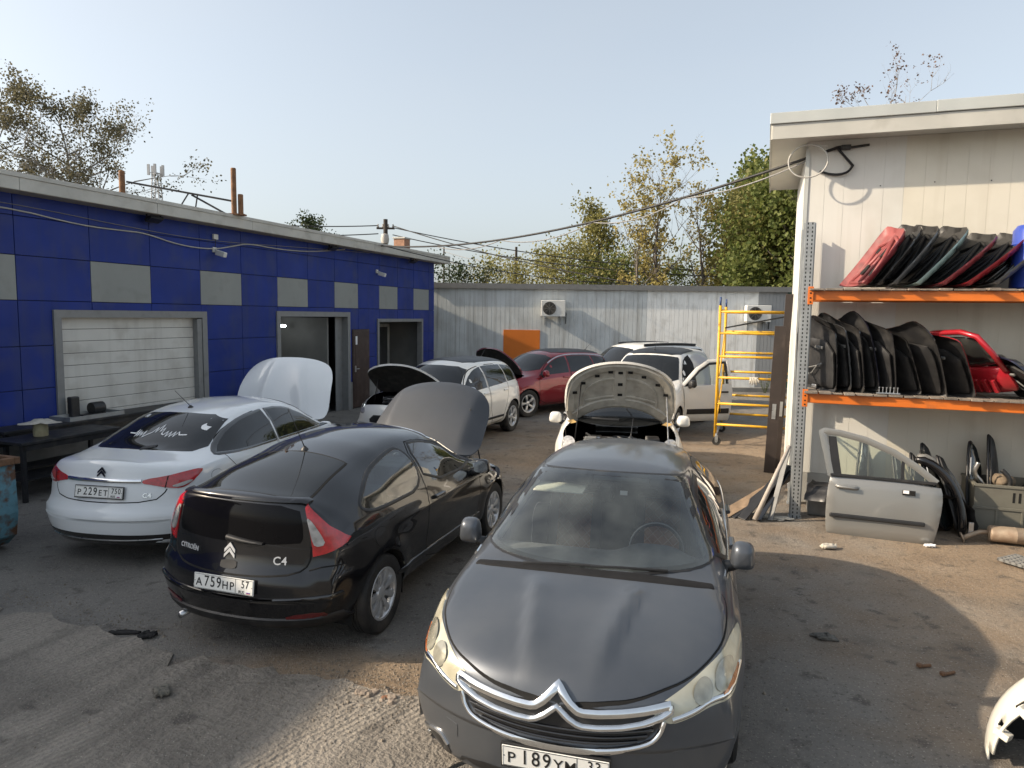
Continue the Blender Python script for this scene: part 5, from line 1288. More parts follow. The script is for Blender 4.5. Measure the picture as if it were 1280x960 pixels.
def van_door(c):
    hx, hy = 3.08, .875; a = R(48)
    def xf(v):
        dx, dy = v.x-hx, v.y-hy
        return Vector((hx+dx*math.cos(a)+dy*math.sin(a), hy-dx*math.sin(a)+dy*math.cos(a), v.z))
    dd = vd[0]; win = vw[0]
    lower = [(1.95, .28), (3.06, .28), (3.12, .7), (3.12, 1.04), (1.92, 1.10), (1.90, .9)]
    d = c.patch('door', lower, 'L', M_white2, off=.002, smooth=1, grid=.07, rim=.06, xf=xf, under=M_cabin, sharp=(0, 1, 3, 4))
    def xstrip(nm, path, w_, hi, mat, closed=False):
        o = c.strip(nm, path, w_, 'L', mat, hi=hi, lo=-.02, smooth=0, closed=closed, parent=d)
        for v in o.data.vertices: v.co = xf(v.co)
        return o
    wn = [(1.95, 1.10)]+[(2.0, 1.60), (2.44, 1.57), (2.70, 1.40), (3.08, 1.07)]
    xstrip('window_frame', [(1.96, 1.09), (1.97, 1.62), (2.42, 1.585), (2.70, 1.42), (3.09, 1.06)], .075, .012, M_white2)
    xstrip('window_frame', [(2.03, 1.10), (2.03, 1.56), (2.40, 1.53), (2.66, 1.38), (2.98, 1.10)], .04, .008, M_blackplastic)
    c.patch('door_window', [(2.03, 1.09), (2.03, 1.57), (2.40, 1.54), (2.66, 1.39), (3.0, 1.09)], 'L', M_vanglass, off=.0, smooth=0, rim=.004, xf=xf, parent=d)
    xstrip('side_moulding', [(1.98, .50), (3.0, .50)], .13, .016, M_blackplastic)
    xstrip('door_handle', [(2.02, .92), (2.2, .92)], .04, .035, M_blackplastic)
    # black hole of the doorway
    c.patch('doorway', vd[0], 'L', M_gap, off=.003, smooth=1, grid=.1)
    for o in list(c.root.children):
        if o.name.startswith('wing_mirror') and o.data.vertices[0].co.y > 0:
            for q in [o]+list(o.children):
                for v in q.data.vertices: v.co = xf(v.co)
    c.strip('side_moulding', [(.95+.3, .50), (1.85, .50)], .13, 'L', M_blackplastic, hi=.016)
M_vanglass = glassmat('door_glass', (.80, .84, .80), .8)
far_car('parked_van', 'white van with its front door swung open beside the yellow scaffold', (4.35, 18.28), 242.7, spec_van, M_white2, vw, vd, vhood, (3.52, 1.1), 0, vroof, vws, lamp=vlamp, mirmat=M_blackplastic, mx=2.92, mz=1.06,
        grille=[(-.40, .66), (0, .69), (.40, .66), (.36, .40), (0, .37), (-.36, .40)], seed=13, open_door=True, mod=van_door, ant=(2.35, 0, .3, .7))
# white estate with roof rails behind the van
tw = [auto_window(g2, 1.95, 3.12, s1=-.48), auto_window(g2, 1.05, 1.88), auto_window(g2, .25, .98)]
td = vd+[[(1.2, .28), (1.9, .28), (1.88, 1.70), (1.02, 1.70), (1.0, .9)]]
far_car('parked_car', 'white high roofed estate with black roof rails behind the van', (5.35, 21.0), 206, spec_van, M_white2, tw, td, vhood, (3.52, 1.1), 0, None, vws, lamp=vlamp, mx=2.92, mz=1.06, rails=[(2.2, .60), (2.0, .61), (.6, .61), (.4, .60)], seed=14,
        grille=[(-.40, .66), (0, .69), (.40, .66), (.36, .40), (0, .37), (-.36, .40)])

# small white car, nose to the camera, bonnet up
SX = .93
sxf = lambda L_: [(a*SX, b) for a, b in L_]
spec_mini = {k: (v if k != 'shape' else ()) for k, v in spec_grey.items()}
spec_mini['top'] = [(x, z) for x, z in spec_grey['top'] if x < 2.45]+[(2.5, 1.43), (2.8, 1.34), (3.15, 1.185), (3.45, 1.04), (3.56, .995), (3.75, .955)]+[(x, z) for x, z in spec_grey['top'] if x > 3.85]
for k in ('top', 'edge', 'belt', 'bot', 'wb', 'sw', 'wt', 'wl'): spec_mini[k] = sxf(spec_mini[k])
spec_mini['L'] = 4.33*SX; spec_mini['wheels'] = ((.72*SX, .31, .31), (3.37*SX, .31, .31))
g3 = gset(spec_mini)
mw = [auto_window(g3, 1.92*SX, 2.98*SX, s1=-.42), auto_window(g3, .75*SX, 1.85*SX, s0=.2)]
md = [sxf([(2.98, .90), (3.02, .62), (2.93, .27), (1.90, .27), (1.84, .60), (1.84, 1.372), (2.28, 1.352), (2.60, 1.255)]), sxf([(1.82, .60), (1.88, .27), (1.22, .27), (1.02, .55), (.86, .80), (.60, 1.07), (.66, 1.15), (1.02, 1.30), (1.4, 1.362), (1.82, 1.372)])]
mhood = sxf([(3.22, -.66), (3.44, -.40), (3.53, 0), (3.44, .40), (3.22, .66), (3.30, .755), (3.6, .79), (3.9, .76), (4.08, .66), (4.21, .45), (4.27, .2), (4.285, 0), (4.27, -.2), (4.21, -.45), (4.08, -.66), (3.9, -.76), (3.6, -.79), (3.30, -.755)])
mws = [(-.72, 1.04), (-.62, 1.22), (-.53, 1.38), (0, 1.42), (.53, 1.38), (.62, 1.22), (.72, 1.04), (.35, 1.0), (0, .99), (-.35, 1.0)]
MINI_ANG = 80; MHX = 3.22*SX
def mini_bits(c):
    xf = raise_(MHX, .98, MINI_ANG)
    h = [o for o in c.root.children if o.name.startswith('bonnet')][0]
    def q(x, y, d):
        co, no = c.hit('T', x*SX, y); return xf(co-no*d)
    def rib(nm, path, w_, hgt, mat=M_under):
        V, F = [], []; p = resample(chaikin(path, 2, False), .05, False); n = len(p)
        for i in range(n):
            a, b = np.array(p[max(i-1, 0)]), np.array(p[min(i+1, n-1)]); d = (b-a)/(np.linalg.norm(b-a)+1e-9); nn = np.array((-d[1], d[0]))
            for s_, dep in ((-.5, .030), (-.36, .034+hgt), (.36, .034+hgt), (.5, .030)):
                z = np.array(p[i])+nn*s_*w_; V.append(q(float(z[0]), float(z[1]), dep))
        for i in range(n-1):
            for j in range(3): F.append((i*4+j, i*4+j+1, i*4+5+j, i*4+4+j))
        return mesh_obj(nm, V, F, mat, h, angle=40)
    k = [(3.45, .71), (3.75, .71), (3.98, .62), (4.12, .42), (4.185, .2), (4.195, 0)]
    rib('underside_rib', k+[(x, -y) for x, y in k[::-1][1:]], .13, .02)
    k2 = [(3.50, .52), (3.74, .52), (3.90, .42), (3.99, .22), (4.01, 0)]
    rib('underside_rib', k2+[(x, -y) for x, y in k2[::-1][1:]], .035, .014)
    rib('underside_rib', [(3.60, 0), (4.16, 0)], .20, .026)
    rib('underside_rib', [(3.36, -.66), (3.54, -.40), (3.62, 0), (3.54, .40), (3.36, .66)], .14, .024); rib('underside_rib', [(3.62, -.5), (3.73, 0), (3.62, .5)], .03, .016)
    for x, y in ((4.06, .33), (4.06, -.33), (4.12, .0), (3.94, .53), (3.94, -.53), (3.78, .65), (3.78, -.65), (3.92, 0), (3.74, .0), (4.13, .14), (4.13, -.14)):
        a = .024; V = [q(x+dx*a, y+dy*a*1.4, .0635) for dx, dy in ((-1, -1), (1, -1), (1, 1), (-1, 1))]; mesh_obj('underside_hole', V, [(0, 1, 2, 3)], M_gap, h)
    MB().tube([(3.95*SX, .66, .80), q(3.75, .66, .05)], .007, 6).obj('bonnet_stay', M_satin, c.root)
    for s_ in (1, -1): MB().add([(3.36*SX+a*.08, s_*(.60+b*.12), 1.0+d*.05) for a, b, d in ((0, 0, 0), (1, 0, .4), (1.2, .7, 0), (.8, 1.2, .7), (.1, 1, .2), (-.3, .5, .9))], [(0, 1, 5), (1, 2, 5), (2, 3, 5), (3, 4, 5), (4, 0, 5), (0, 4, 3, 2, 1)]).obj('paper_tag', M_gold, c.root)
far_car('parked_car', 'white car with its bonnet raised towards the camera, behind the grey car', (1.42+4.33*SX*.139, 9.12+4.33*SX*.99), 262, spec_mini, M_white2, mw, md, mhood, (MHX, .98), MINI_ANG, None, mws, mx=2.86*SX, mz=.95, lamp=sxf([(3.7, .88), (3.95, .85), (4.2, .74), (4.18, .66), (4.0, .70)]),
        under=M_under, seed=21, mod=mini_bits, res=.035, grille=[(-.5, .66), (0, .68), (.5, .66), (.42, .5), (0, .46), (-.42, .5)])
# ---------------------------------------------------------------- pallet rack against the cream building
M_galv = pmat('galvanised_steel', (.34, .355, .36), .42, .55, var=.12, vscale=9, dirt=((.18, .17, .16), 5, .5, 1.0))
M_rackorange = pmat('orange_beam_paint', (.60, .145, .014), .40, 0, .2, var=.08, vscale=5, dirt=((.22, .08, .03), 6, .56, 1.0))
M_plank = pmat('grey_old_plank', (.20, .17, .14), .85, var=.3, vscale=4, dirt=((.08, .07, .06), 7, .45, .9), bump=.4, bscale=40)
def perforated(x0):
    m = M_galv.copy(); m.name = 'perforated_steel'; nt = m.node_tree; b = nt.nodes['Principled BSDF']; tc = nd(nt, 'ShaderNodeTexCoord'); sp = nd(nt, 'ShaderNodeSeparateXYZ'); nt.links.new(tc.outputs['Object'], sp.inputs[0])
    def mt(op, a, c):
        n = nd(nt, 'ShaderNodeMath', operation=op)
        for i, q in ((0, a), (1, c)):
            if hasattr(q, 'node'): nt.links.new(q, n.inputs[i])
            elif q is not None: n.inputs[i].default_value = q
        return n.outputs[0]
    row = mt('LESS_THAN', mt('FRACT', mt('MULTIPLY', sp.outputs[2], 20.), None), .52)
    ax = mt('ABSOLUTE', mt('SUBTRACT', mt('ABSOLUTE', mt('SUBTRACT', sp.outputs[0], x0), None), .026), None)
    ay = mt('ABSOLUTE', mt('SUBTRACT', sp.outputs[1], .03), None)
    fr_ = mt('MULTIPLY', mt('LESS_THAN', ax, .0075), mt('LESS_THAN', sp.outputs[1], .001)); sd_ = mt('MULTIPLY', mt('LESS_THAN', ay, .008), 1.)
    k = mt('MULTIPLY', row, mt('MAXIMUM', fr_, sd_))
    src = b.inputs['Base Color'].links[0].from_socket; c = mixcol(nt, k, src, (.006, .006, .006)); nt.links.new(c, b.inputs['Base Color'])
    iv = mt('SUBTRACT', 1., k); nt.links.new(mt('MULTIPLY', iv, .55), b.inputs['Metallic']); return m
RU0, RU1 = -6.28, -5.50      # front and rear line of the rack
SH1, SH2 = 1.555, 2.83       # beam centres
def rack():
    t = thing('pallet_rack', 'orange beamed pallet rack with a perforated grey post, loaded with car panels', 'rack', W(RU0, 10.66), YROT)
    D = RU1-RU0
    def post(x, y, nm='upright'):
        mb = MB(); h = 3.73
        mb.box((x-.05, y-.003, 0), (x+.05, y, h)).box((x-.053, y-.003, 0), (x-.05, y+.07, h)).box((x+.05, y-.003, 0), (x+.053, y+.07, h)).box((x-.07, y+.067, 0), (x-.053, y+.07, h)).box((x+.053, y+.067, 0), (x+.07, y+.07, h))
        mb.box((x-.08, y-.05, 0), (x+.08, y+.11, .008))
        mb.obj(nm, perforated(x), t)
    for x in (0., 2.85):
        post(x, 0); post(x, D-.07)
        mb = MB()
        for k in range(7): mb.tube([(x, .07, .25+k*.5), (x, D-.08, .25+k*.5+(.5 if k % 2 else 0))], .013, 6)
        mb.obj('brace', M_galv, t)
    for z in (SH1, SH2):
        for y in (-.012, D-.05):
            b = MB().box((.055, y-.04, z-.06), (2.795, y+.02, z+.06), bev=.008).box((.055, y-.0415, z+.015), (2.795, y-.0405, z+.03)).obj('beam', M_rackorange, t)
            for x0, x1 in ((.03, .075), (2.775, 2.82)):
                c = MB().box((x0-.02, y-.055, z-.11), (x1-.0, y-.042, z+.11), bev=.003)
                c.obj('beam_hook', M_rackorange, b)
                hk = MB()
                for q in (-.08, -.03, .03, .08): hk.lathe([(.011, 0), (.009, .004), (0, .004)], 8, M=Matrix.Translation((x0+.012, y-.055, z+q)) @ Matrix.Rotation(R(90), 4, 'X'))
                hk.obj('hook_rivets', M_gap, b)
        rd = random.Random(int(z*100)); x = .03
        while x < 2.78:
            w_ = rd.uniform(.10, .19); y0 = rd.uniform(-.16, -.07)
            MB().box((x, y0, z+.062), (min(x+w_, 2.82), D+rd.uniform(-.02, .05), z+.062+rd.uniform(.018, .030)), bev=.003).obj('shelf_plank', M_plank, t); x += w_+rd.uniform(.004, .025)
rack()

# ---------------------------------------------------------------- car panels standing on the shelves
M_pblack = paint('black_panel_paint', (.008, .008, .010), .2, .25, 1., .10, (.16, .15, .13))
M_pblue = paint('dark_blue_panel_paint', (.012, .014, .035), .3, .25, 1., .10, (.16, .15, .13))
M_pred = paint('red_panel_paint', (.36, .012, .022), .25, .25, 1., .10, (.20, .15, .13))
M_ppink = paint('faded_red_panel_paint', (.30, .035, .045), .2, .3, 1., .14, (.30, .22, .20))
M_pgrey = paint('grey_panel_paint', (.10, .105, .11), .4, .3, 1., .12, (.2, .19, .17))
M_pmint = paint('pale_green_panel_paint', (.30, .42, .40), .3, .3, 1., .12, (.25, .24, .22))
M_trim = pmat('panel_lining', (.014, .014, .015), .5, var=.3, vscale=7, dirt=((.07, .065, .06), 5, .5, 1.0))
M_pinkin = pmat('faded_red_inside', (.22, .05, .05), .5, var=.2, vscale=6, dirt=((.06, .03, .03), 7, .5, .9))
M_winpane = pmat('loose_glass', (.018, .022, .022), .05, spec=.7, coat=1, var=.1, rvar=.02, dirt=((.07, .07, .065), 3, .5, 1.0))

def shell_panel(o, name, outline, thick, bend, mat, inner, parent, grid=.06, it=2, edge_turn=.03):
    """A pressed sheet: outline in local (x, z), bent about z (bend = sagitta of the crown), rim turned back; two skins."""
    p = resample(chaikin(outline, it), .04); P = [Vector((float(a), float(b))) for a, b in p]; nb = len(P); A = np.array([q[:] for q in P]); lo, hi = A.min(0), A.max(0); inn = []
    for i in range(1, int((hi[0]-lo[0])/grid)+1):
        for j in range(1, int((hi[1]-lo[1])/grid)+1):
            x, y = lo[0]+(i-.35*(j % 2))*grid, lo[1]+(j-.3)*grid
            if inside(P, x, y) and np.min(np.hypot(A[:, 0]-x, A[:, 1]-y)) > grid*.45: inn.append(Vector((x, y)))
    V2, _, F2, *_ = delaunay_2d_cdt(P+inn, [(i, (i+1) % nb) for i in range(nb)], [], 1, 1e-6)
    cx, cz = (lo[0]+hi[0])/2, (lo[1]+hi[1])/2; sx, sz = (hi[0]-lo[0])/2, (hi[1]-lo[1])/2
    V, F, fm = [], [], []
    def yy(q):
        db = float(np.min(np.hypot(A[:, 0]-q.x, A[:, 1]-q.y)))
        return -bend*(1-((q.x-cx)/sx)**2*.6-((q.y-cz)/sz)**2*.4)+edge_turn*max(0, 1-db/.05)**2
    for q in V2: V.append((q.x, yy(q), q.y))
    n = len(V)
    for q in V2: V.append((q.x, yy(q)+thick, q.y))
    es = {}
    for f in F2:
        a, b, c = (Vector(V[i]) for i in f[:3]); f = tuple(f) if (b-a).cross(c-a).y < 0 else tuple(f[::-1])
        F.append(f); fm.append(0); F.append(tuple(i+n for i in f[::-1])); fm.append(1)
        for i in range(len(f)): es[(f[i], f[(i+1) % len(f)])] = 1
    for (a, b) in es:
        if (b, a) not in es: F.append((b, a, a+n, b+n)); fm.append(0)
    return mesh_obj(name, V, F, [mat, inner], parent, fmat=fm, angle=40)

def place(t, pos, face, lean, roll=0.):
    """face: yaw of the painted side from -u; lean about the lower edge; roll in the panel's plane."""
    t.matrix_world = Matrix.Translation(pos) @ Matrix.Rotation(YROT, 4, 'Z') @ Matrix.Rotation(R(face), 4, 'Z') @ Matrix.Rotation(R(lean), 4, 'X') @ Matrix.Rotation(R(roll), 4, 'Y')

HOODS = [(-.66, .0), (.66, .0), (.70, .06), (.72, .70), (.66, .93), (.58, .97), (0, .90), (-.5, .86), (-.68, .70), (-.70, .06)]
def bonnet(label, mat, pos, face, lean, s=.75, roll=0, group='car panels on the rack', kw=1., inner=None, holes=False):
    t = thing('car_bonnet', label, 'car panel', (0, 0, 0), 0, group)
    o = [(a*s*kw, b*s) for a, b in HOODS]
    sk = shell_panel(t, 'outer_skin', o, .018, .05, mat, inner or M_trim, t, edge_turn=.05, it=1)
    k = s
    mb = MB()
    for a, b in (((-.5*k, .1*k), (.5*k, .1*k)), ((-.5*k, .1*k), (-.45*k, .68*k)), ((.5*k, .1*k), (.45*k, .68*k)), ((-.45*k, .68*k), (0, .8*k)), ((.45*k, .68*k), (0, .8*k)), ((0, .1*k), (0, .8*k)), ((-.5*k, .1*k), (0, .8*k)), ((.5*k, .1*k), (0, .8*k))):
        mb.tube([(a[0]*kw, -.01, a[1]), ((a[0]+b[0])/2*kw, -.022, (a[1]+b[1])/2), (b[0]*kw, -.01, b[1])], .025, 6)
    mb.obj('inner_frame', inner or M_trim, t, smooth=True)
    if holes:
        hb = MB()
        for cx, cz, r in ((-.2, .25, .07), (.15, .3, .08), (-.05, .55, .07), (.2, .6, .05)): hb.add([(cx*kw*s*1.6+r*math.cos(q)*.8, .0, cz*s+r*math.sin(q)) for q in np.linspace(0, 6.28, 15)[:-1]], [tuple(range(14))[::-1]])
        hb.obj('cut_outs', M_gap, t)
    place(t, pos, face, lean, roll); return t

def doorcard(label, mat, pos, face, lean, s=1., roll=0, mirror=False, tag_=True, group='car panels on the rack', pane=False):
    """A tailgate or door half seen from the lined side: painted skin, black lining, latch and a paper tag."""
    t = thing('car_tailgate', label, 'car panel', (0, 0, 0), 0, group); m_ = -1 if mirror else 1
    o = [(m_*a*s, b*s) for a, b in [(-.42, 0), (.42, 0), (.46, .06), (.44, .70), (.38, .90), (.24, 1.045), (.15, 1.05), (-.05, .95), (-.38, .88), (-.45, .80), (-.46, .08)]]
    shell_panel(t, 'outer_skin', o, .016, .035, mat, M_trim, t, it=1, edge_turn=.045)
    i_ = [(m_*a*s, b*s) for a, b in [(-.36, .05), (.35, .05), (.38, .10), (.36, .60), (.28, .74), (-.36, .70), (-.39, .12)]]
    l = shell_panel(t, 'lining', i_, .022, .03, M_trim, M_trim, t, edge_turn=-.02, it=1); l.location = (0, .048, 0)
    rq = random.Random(int(abs(lean)*37)+len(label)); MB().tube(chaikin([(rq.uniform(-.3, .3)*s, .085, rq.uniform(.1, .6)*s) for _ in range(5)], 2, False), .008, 6).obj('wiring', M_greyplastic, t, smooth=True)
    MB().box((m_*-.22*s, .07, .60*s), (m_*-.06*s, .095, .64*s), bev=.008).obj('grip', M_greyplastic, t)
    MB().box((-.05*s, .05, .02*s), (.05*s, .075, .07*s), bev=.008).obj('latch', M_satin, t)
    if tag_: MB().box((.10*s*m_, .073, .42*s), (.14*s*m_, .075, .49*s)).obj('paper_tag', M_inkwhite, t)
    place(t, pos, face, lean, roll); return t

def shelf(v, u, z): return W(u, v, z)
ZM, ZU = SH1+.093, SH2+.093
# middle shelf: eleven tailgates and doors leaning to the left
mid = [('black tailgate at the left end of the middle shelf', M_pblack, 10.88, .90, -8, 0), ('black tailgate with a raised pale edge, second along the middle shelf', M_pgrey, 11.03, .92, -10, 0), ('black tailgate with a paper tag, third along the middle shelf', M_pblack, 11.15, .95, -12, 0),
       ('dark blue tailgate with a paper tag, fourth along the middle shelf', M_pblue, 11.30, .97, -13, 1), ('glossy black tailgate with a rounded tip, fifth along the middle shelf', M_pblack, 11.46, .96, -16, 0),
       ('slim black tailgate behind the row of bolts on the middle shelf', M_pblack, 11.76, .88, -25, 0), ('wide black tailgate with a white tag in the centre of the middle shelf', M_pblack, 11.97, .97, -27, 1), ('black tailgate with dark red edging on the middle shelf', M_pred, 12.28, .92, -30, 0)]
for k, (lb, m, v, s, ln, mi) in enumerate(mid):
    doorcard(lb, m, shelf(v, RU0+.33, ZM), 122+3*k, ln*1.12+3, s, (-3, 2, -1, 4, -4, 3, -2, 3)[k], mi, k in (2, 3, 6))
# the bright red tailgate, its outer side towards the yard
def red_gate():
    t = thing('car_tailgate', 'bright red tailgate with a dark window, lying over on the middle shelf', 'car panel', (0, 0, 0), 0, 'car panels on the rack')
    lower = [(-.52, 0), (.52, 0), (.58, .10), (.55, .30), (.50, .38), (-.50, .38), (-.55, .30), (-.58, .10)]
    shell_panel(t, 'outer_skin', lower, .03, .10, M_pred, M_trim, t)
    fr = MB()
    fr.tube([(-.53, 0, .33), (-.50, -.03, .60), (-.40, -.02, .82), (-.2, .0, .88), (.2, .0, .88), (.40, -.02, .82), (.50, -.03, .60), (.53, 0, .33)], .035, 8)
    fr.obj('window_frame', M_pred, t, smooth=True)
    shell_panel(t, 'window_pane', [(-.49, .36), (.49, .36), (.46, .62), (.36, .80), (-.36, .80), (-.46, .62)], .006, .03, M_winpane, M_winpane, t)
    rb = MB()
    for k in range(8): rb.box((-.40+k*.11, -.125, .08), (-.34+k*.11, -.085, .26), bev=.008)
    rb.obj('pressed_ribs', M_pred, t)
    for o in t.children: pass
    place(t, shelf(12.66, RU0+.44, ZM+.04), -52, 34, -4); t.scale = (.98, .98, .98)
red_gate()
t = doorcard('dark blue tailgate leaning on the bright red one at the right end of the shelf', M_pblue, shelf(13.24, RU0+.12, ZM+.03), 104, -48, .78, 0, 0, False)
# upper shelf: bonnets leaning to the right, their undersides to the yard
up = [('faded red bonnet with round holes at the left end of the top shelf', M_ppink, M_pinkin, 11.22, 36, 1.0, .50), ('black bonnet with a lumpy black lining, second along the top shelf', M_pblack, M_trim, 11.38, 36, 1.03, .52), ('black bonnet with a pale grey edge, third along the top shelf', M_pgrey, M_trim, 11.52, 38, 1.05, .55),
      ('black lined bonnet with a pale green edge on the top shelf', M_pmint, M_trim, 11.76, 42, 1.08, .55), ('black lined bonnet with a pink red edge on the top shelf', M_ppink, M_trim, 12.02, 48, 1.05, .55), ('red edged bonnet with a broad rounded nose on the top shelf', M_pred, M_trim, 12.28, 50, 1.08, .52), ('glassy dark grey panel at the right of the top shelf', M_pgrey, M_winpane, 12.56, 47, 1.0, .55)]
for k, (lb, m, inn, v, ln, s, kw) in enumerate(up):
    bonnet(lb, m, shelf(v, RU0+.34, ZU+.012), 108, ln, s, kw=kw, inner=inn, holes=(k == 0))
t = thing('plastic_drum', 'blue plastic drum standing at the right end of the top shelf', 'drum', shelf(13.14, RU0+.35, ZU), 0)
M_bluepl = pmat('blue_plastic', (.02, .05, .30), .35, coat=.2, var=.1, vscale=4)
MB().lathe([(0, 0), (.23, 0), (.25, .02), (.25, .25), (.262, .27), (.25, .29), (.25, .50), (.262, .52), (.25, .54), (.25, .68), (.21, .74), (.08, .76), (0, .76)], 32).obj('drum_body', M_bluepl, t, angle=40)
MB().lathe([(0, .761), (.045, .761), (.05, .785), (0, .79)], 16, M=Matrix.Translation((.12, 0, 0))).obj('drum_cap', M_blackplastic, t, angle=40)
# a row of bolts on the middle shelf edge
t = thing('bolt_tray', 'small bracket with a row of upright bolts at the edge of the middle shelf', 'bracket', shelf(11.62, RU0-.04, ZM), YROT)
MB().box((-.12, -.02, 0), (.14, .03, .018), bev=.003).obj('bracket', M_satin, t)
for k in range(6): MB().lathe([(.006, .018), (.006, .07), (.011, .072), (.011, .084), (0, .086)], 8, M=Matrix.Translation((-.09+k*.04, .0, 0))).obj('bolt', M_satin, t)
# ---------------------------------------------------------------- silver front door standing on the ground
M_silver = paint('silver_paint', (.25, .25, .24), .5, .32, .8, .16, (.36, .31, .25))
M_doorglass = glassmat('loose_door_glass', (.72, .76, .62), 1.3)
def silver_door():
    t = thing('loose_car_door', 'silver car front door standing on the ground in front of the rack', 'car door', W(-6.80, 11.03), YROT)
    # local x along the rack (0 = rear edge, left in the photo), z up
    body = [(.0, .02), (.03, 0), (1.0, -.0), (1.035, .02), (1.085, .30), (1.10, .52), (1.07, .63), (.06, .66), (.01, .60), (-.01, .3)]
    o = shell_panel(t, 'door_skin', body, .05, .035, M_silver, M_trim, t, edge_turn=.02, it=1)
    fr = MB(); path = [(.03, .64), (-.03, .90), (-.085, 1.115), (-.06, 1.125), (.10, 1.11), (.35, 1.055), (.62, .945), (.85, .80), (1.03, .655)]
    q = path; q = resample(q, .04, False); V, F = [], []
    n = len(q)
    for i in range(n):
        a, b = q[max(0, i-1)], q[min(n-1, i+1)]; d = (b-a)/(np.linalg.norm(b-a)+1e-9); nn = np.array((-d[1], d[0]))
        for s_, y in ((-.03, .03), (-.03, -.012), (-.01, -.022), (.03, -.018), (.03, .03)): c = q[i]+nn*s_*1.2; V.append((c[0], y, c[1]))
    for i in range(n-1):
        for j in range(5): F.append((i*5+j, i*5+(j+1) % 5, (i+1)*5+(j+1) % 5, (i+1)*5+j))
    F += [tuple(range(5)), tuple((n-1)*5+j for j in range(4, -1, -1))]
    outward(mesh_obj('window_frame', V, F, M_silver, t, angle=40))
    MB().add([(.05, -.01, .66), (1.0, -.01, .66), (.83, -.008, .79), (.60, -.006, .93), (.34, -.004, 1.035), (.10, -.002, 1.085), (-.02, -.002, 1.07), (.01, -.006, .9)], [tuple(range(8))]).obj('window_pane', M_doorglass, t)
    MB().box((.02, -.03, .635), (1.03, .02, .665), bev=.005).obj('window_seal', M_blackplastic, t)
    MB().add([(-.02, -.016, 1.07), (.06, -.016, 1.07), (.13, -.016, .665), (.04, -.016, .665)], [(0, 3, 2, 1)]).obj('pillar_trim', M_blackplastic, t)
    MB().box((.70, -.016, .66), (.73, -.006, .88)).obj('pillar_trim', M_blackplastic, t)
    MB().box((.03, -.066, .19), (.94, -.030, .235), bev=.012).obj('side_moulding', M_blackplastic, t)
    MB().tube([(.08, -.045, .53), (.10, -.075, .532), (.25, -.078, .525), (.30, -.05, .52)], [.012, .016, .016, .012], 10).box((.085, -.045, .50), (.29, -.036, .555), bev=.004).obj('door_handle', M_silver, t, smooth=True)
    MB().box((.72, -.049, .50), (.84, -.044, .555)).obj('service_hole', M_gap, t)
    MB().box((.725, -.052, .52), (.78, -.049, .553)).obj('paper_tag', M_inkwhite, t)
    M = t.matrix_basis.copy()
    t.rotation_euler = (R(-7), 0, YROT-R(3)); t.scale = (1.09, 1, 1.08); t.location = W(-6.84, 10.98)
silver_door()
# ---------------------------------------------------------------- dark liners, glass and boxes below the rack
def liner(label, v, u, face, lean, s, mat, roll=0):
    t = thing('wheel_arch_liner', label, 'car part', (0, 0, 0), 0, 'loose parts under the rack')
    V, F = [], []; n = 18; m = 6
    for i in range(n+1):
        a = -.25+math.pi*1.05*i/n
        for j in range(m+1):
            w_ = -.15+.30*j/m; r = .36+.02*math.sin(i*1.9)+(.03 if j in (0, m) else 0)
            V.append((r*math.cos(a)*s, w_*s, (r*math.sin(a)+.10)*s))
    for i in range(n):
        for j in range(m): F.append((i*(m+1)+j, i*(m+1)+j+1, (i+1)*(m+1)+j+1, (i+1)*(m+1)+j))
    mesh_obj('liner_shell', V, F, mat, t, angle=60); place(t, W(u, v, .06), face, lean, roll)
def fin(label, v, u, face, lean, s, mat, name='quarter_glass'):
    t = thing(name, label, 'car part', (0, 0, 0), 0, 'loose parts under the rack')
    o = [(a*s, b*s) for a, b in [(-.30, 0), (.25, .0), (.30, .15), (.24, .6), (.12, .95), (.03, 1.05), (-.05, .95), (-.22, .5)]]
    shell_panel(t, 'pane', o, .012, .09, mat, mat, t); 
    p = chaikin(o, 2); MB().tube([(float(a), -.0, float(b)) for a, b in p], .016, 6, closed=True).obj('rubber_edge', M_blackplastic, t, smooth=True); place(t, W(u, v, .012), face, lean)
fin('tall curved dark glass leaning on the wall behind the silver door', 11.55, -5.62, 60, -6, .95, M_winpane)
fin('dark glass pane with a brown edge, right behind the silver door', 12.0, -5.85, 70, -14, .85, M_winpane)
fin('narrow dark pane between the silver door and the crate', 12.22, -6.0, 75, -20, .82, M_winpane)
fin('bent dark pane with a shiny edge beside the crate', 12.42, -6.1, 65, -22, .95, M_winpane)
fin('tall dark pane standing in the crate corner', 12.80, -5.72, 60, -8, 1.0, M_winpane)
fin('broad black curved fender standing tight behind the right edge of the silver door', 12.10, -6.15, 72, -10, .88, M_trim, 'loose_fender')
fin('black curved fender with a rubber rim leaning beside the shiny beam', 12.30, -5.95, 66, -12, .98, M_trim, 'loose_fender')
fin('black curved fender leaning on the left side of the crate', 12.52, -6.15, 78, -18, .90, M_trim, 'loose_fender')
fin('tall black curved fender against the wall above the crate', 13.0, -5.62, 70, -6, 1.08, M_trim, 'loose_fender')
def bumper_strip(label, v, u, face, lean, mat, roll):
    t = thing('bumper_beam', label, 'car part', (0, 0, 0), 0, 'loose parts under the rack')
    mb = MB(); pts = [(.55*math.cos(a), 0, .75*math.sin(a)) for a in np.linspace(-.2, 1.5, 12)]
    mb.tube(pts, [.03]+[.055]*10+[.03], 8); mb.obj('beam', mat, t, smooth=True); place(t, W(u, v, .14), face, lean, roll)
bumper_strip('curved shiny dark beam rising beside the silver door', 11.95, -6.45, 8, -8, M_pblack, 0)
bumper_strip('curved grey brown beam next to the shiny dark one', 12.02, -6.25, 12, -10, M_greyplastic, 0)
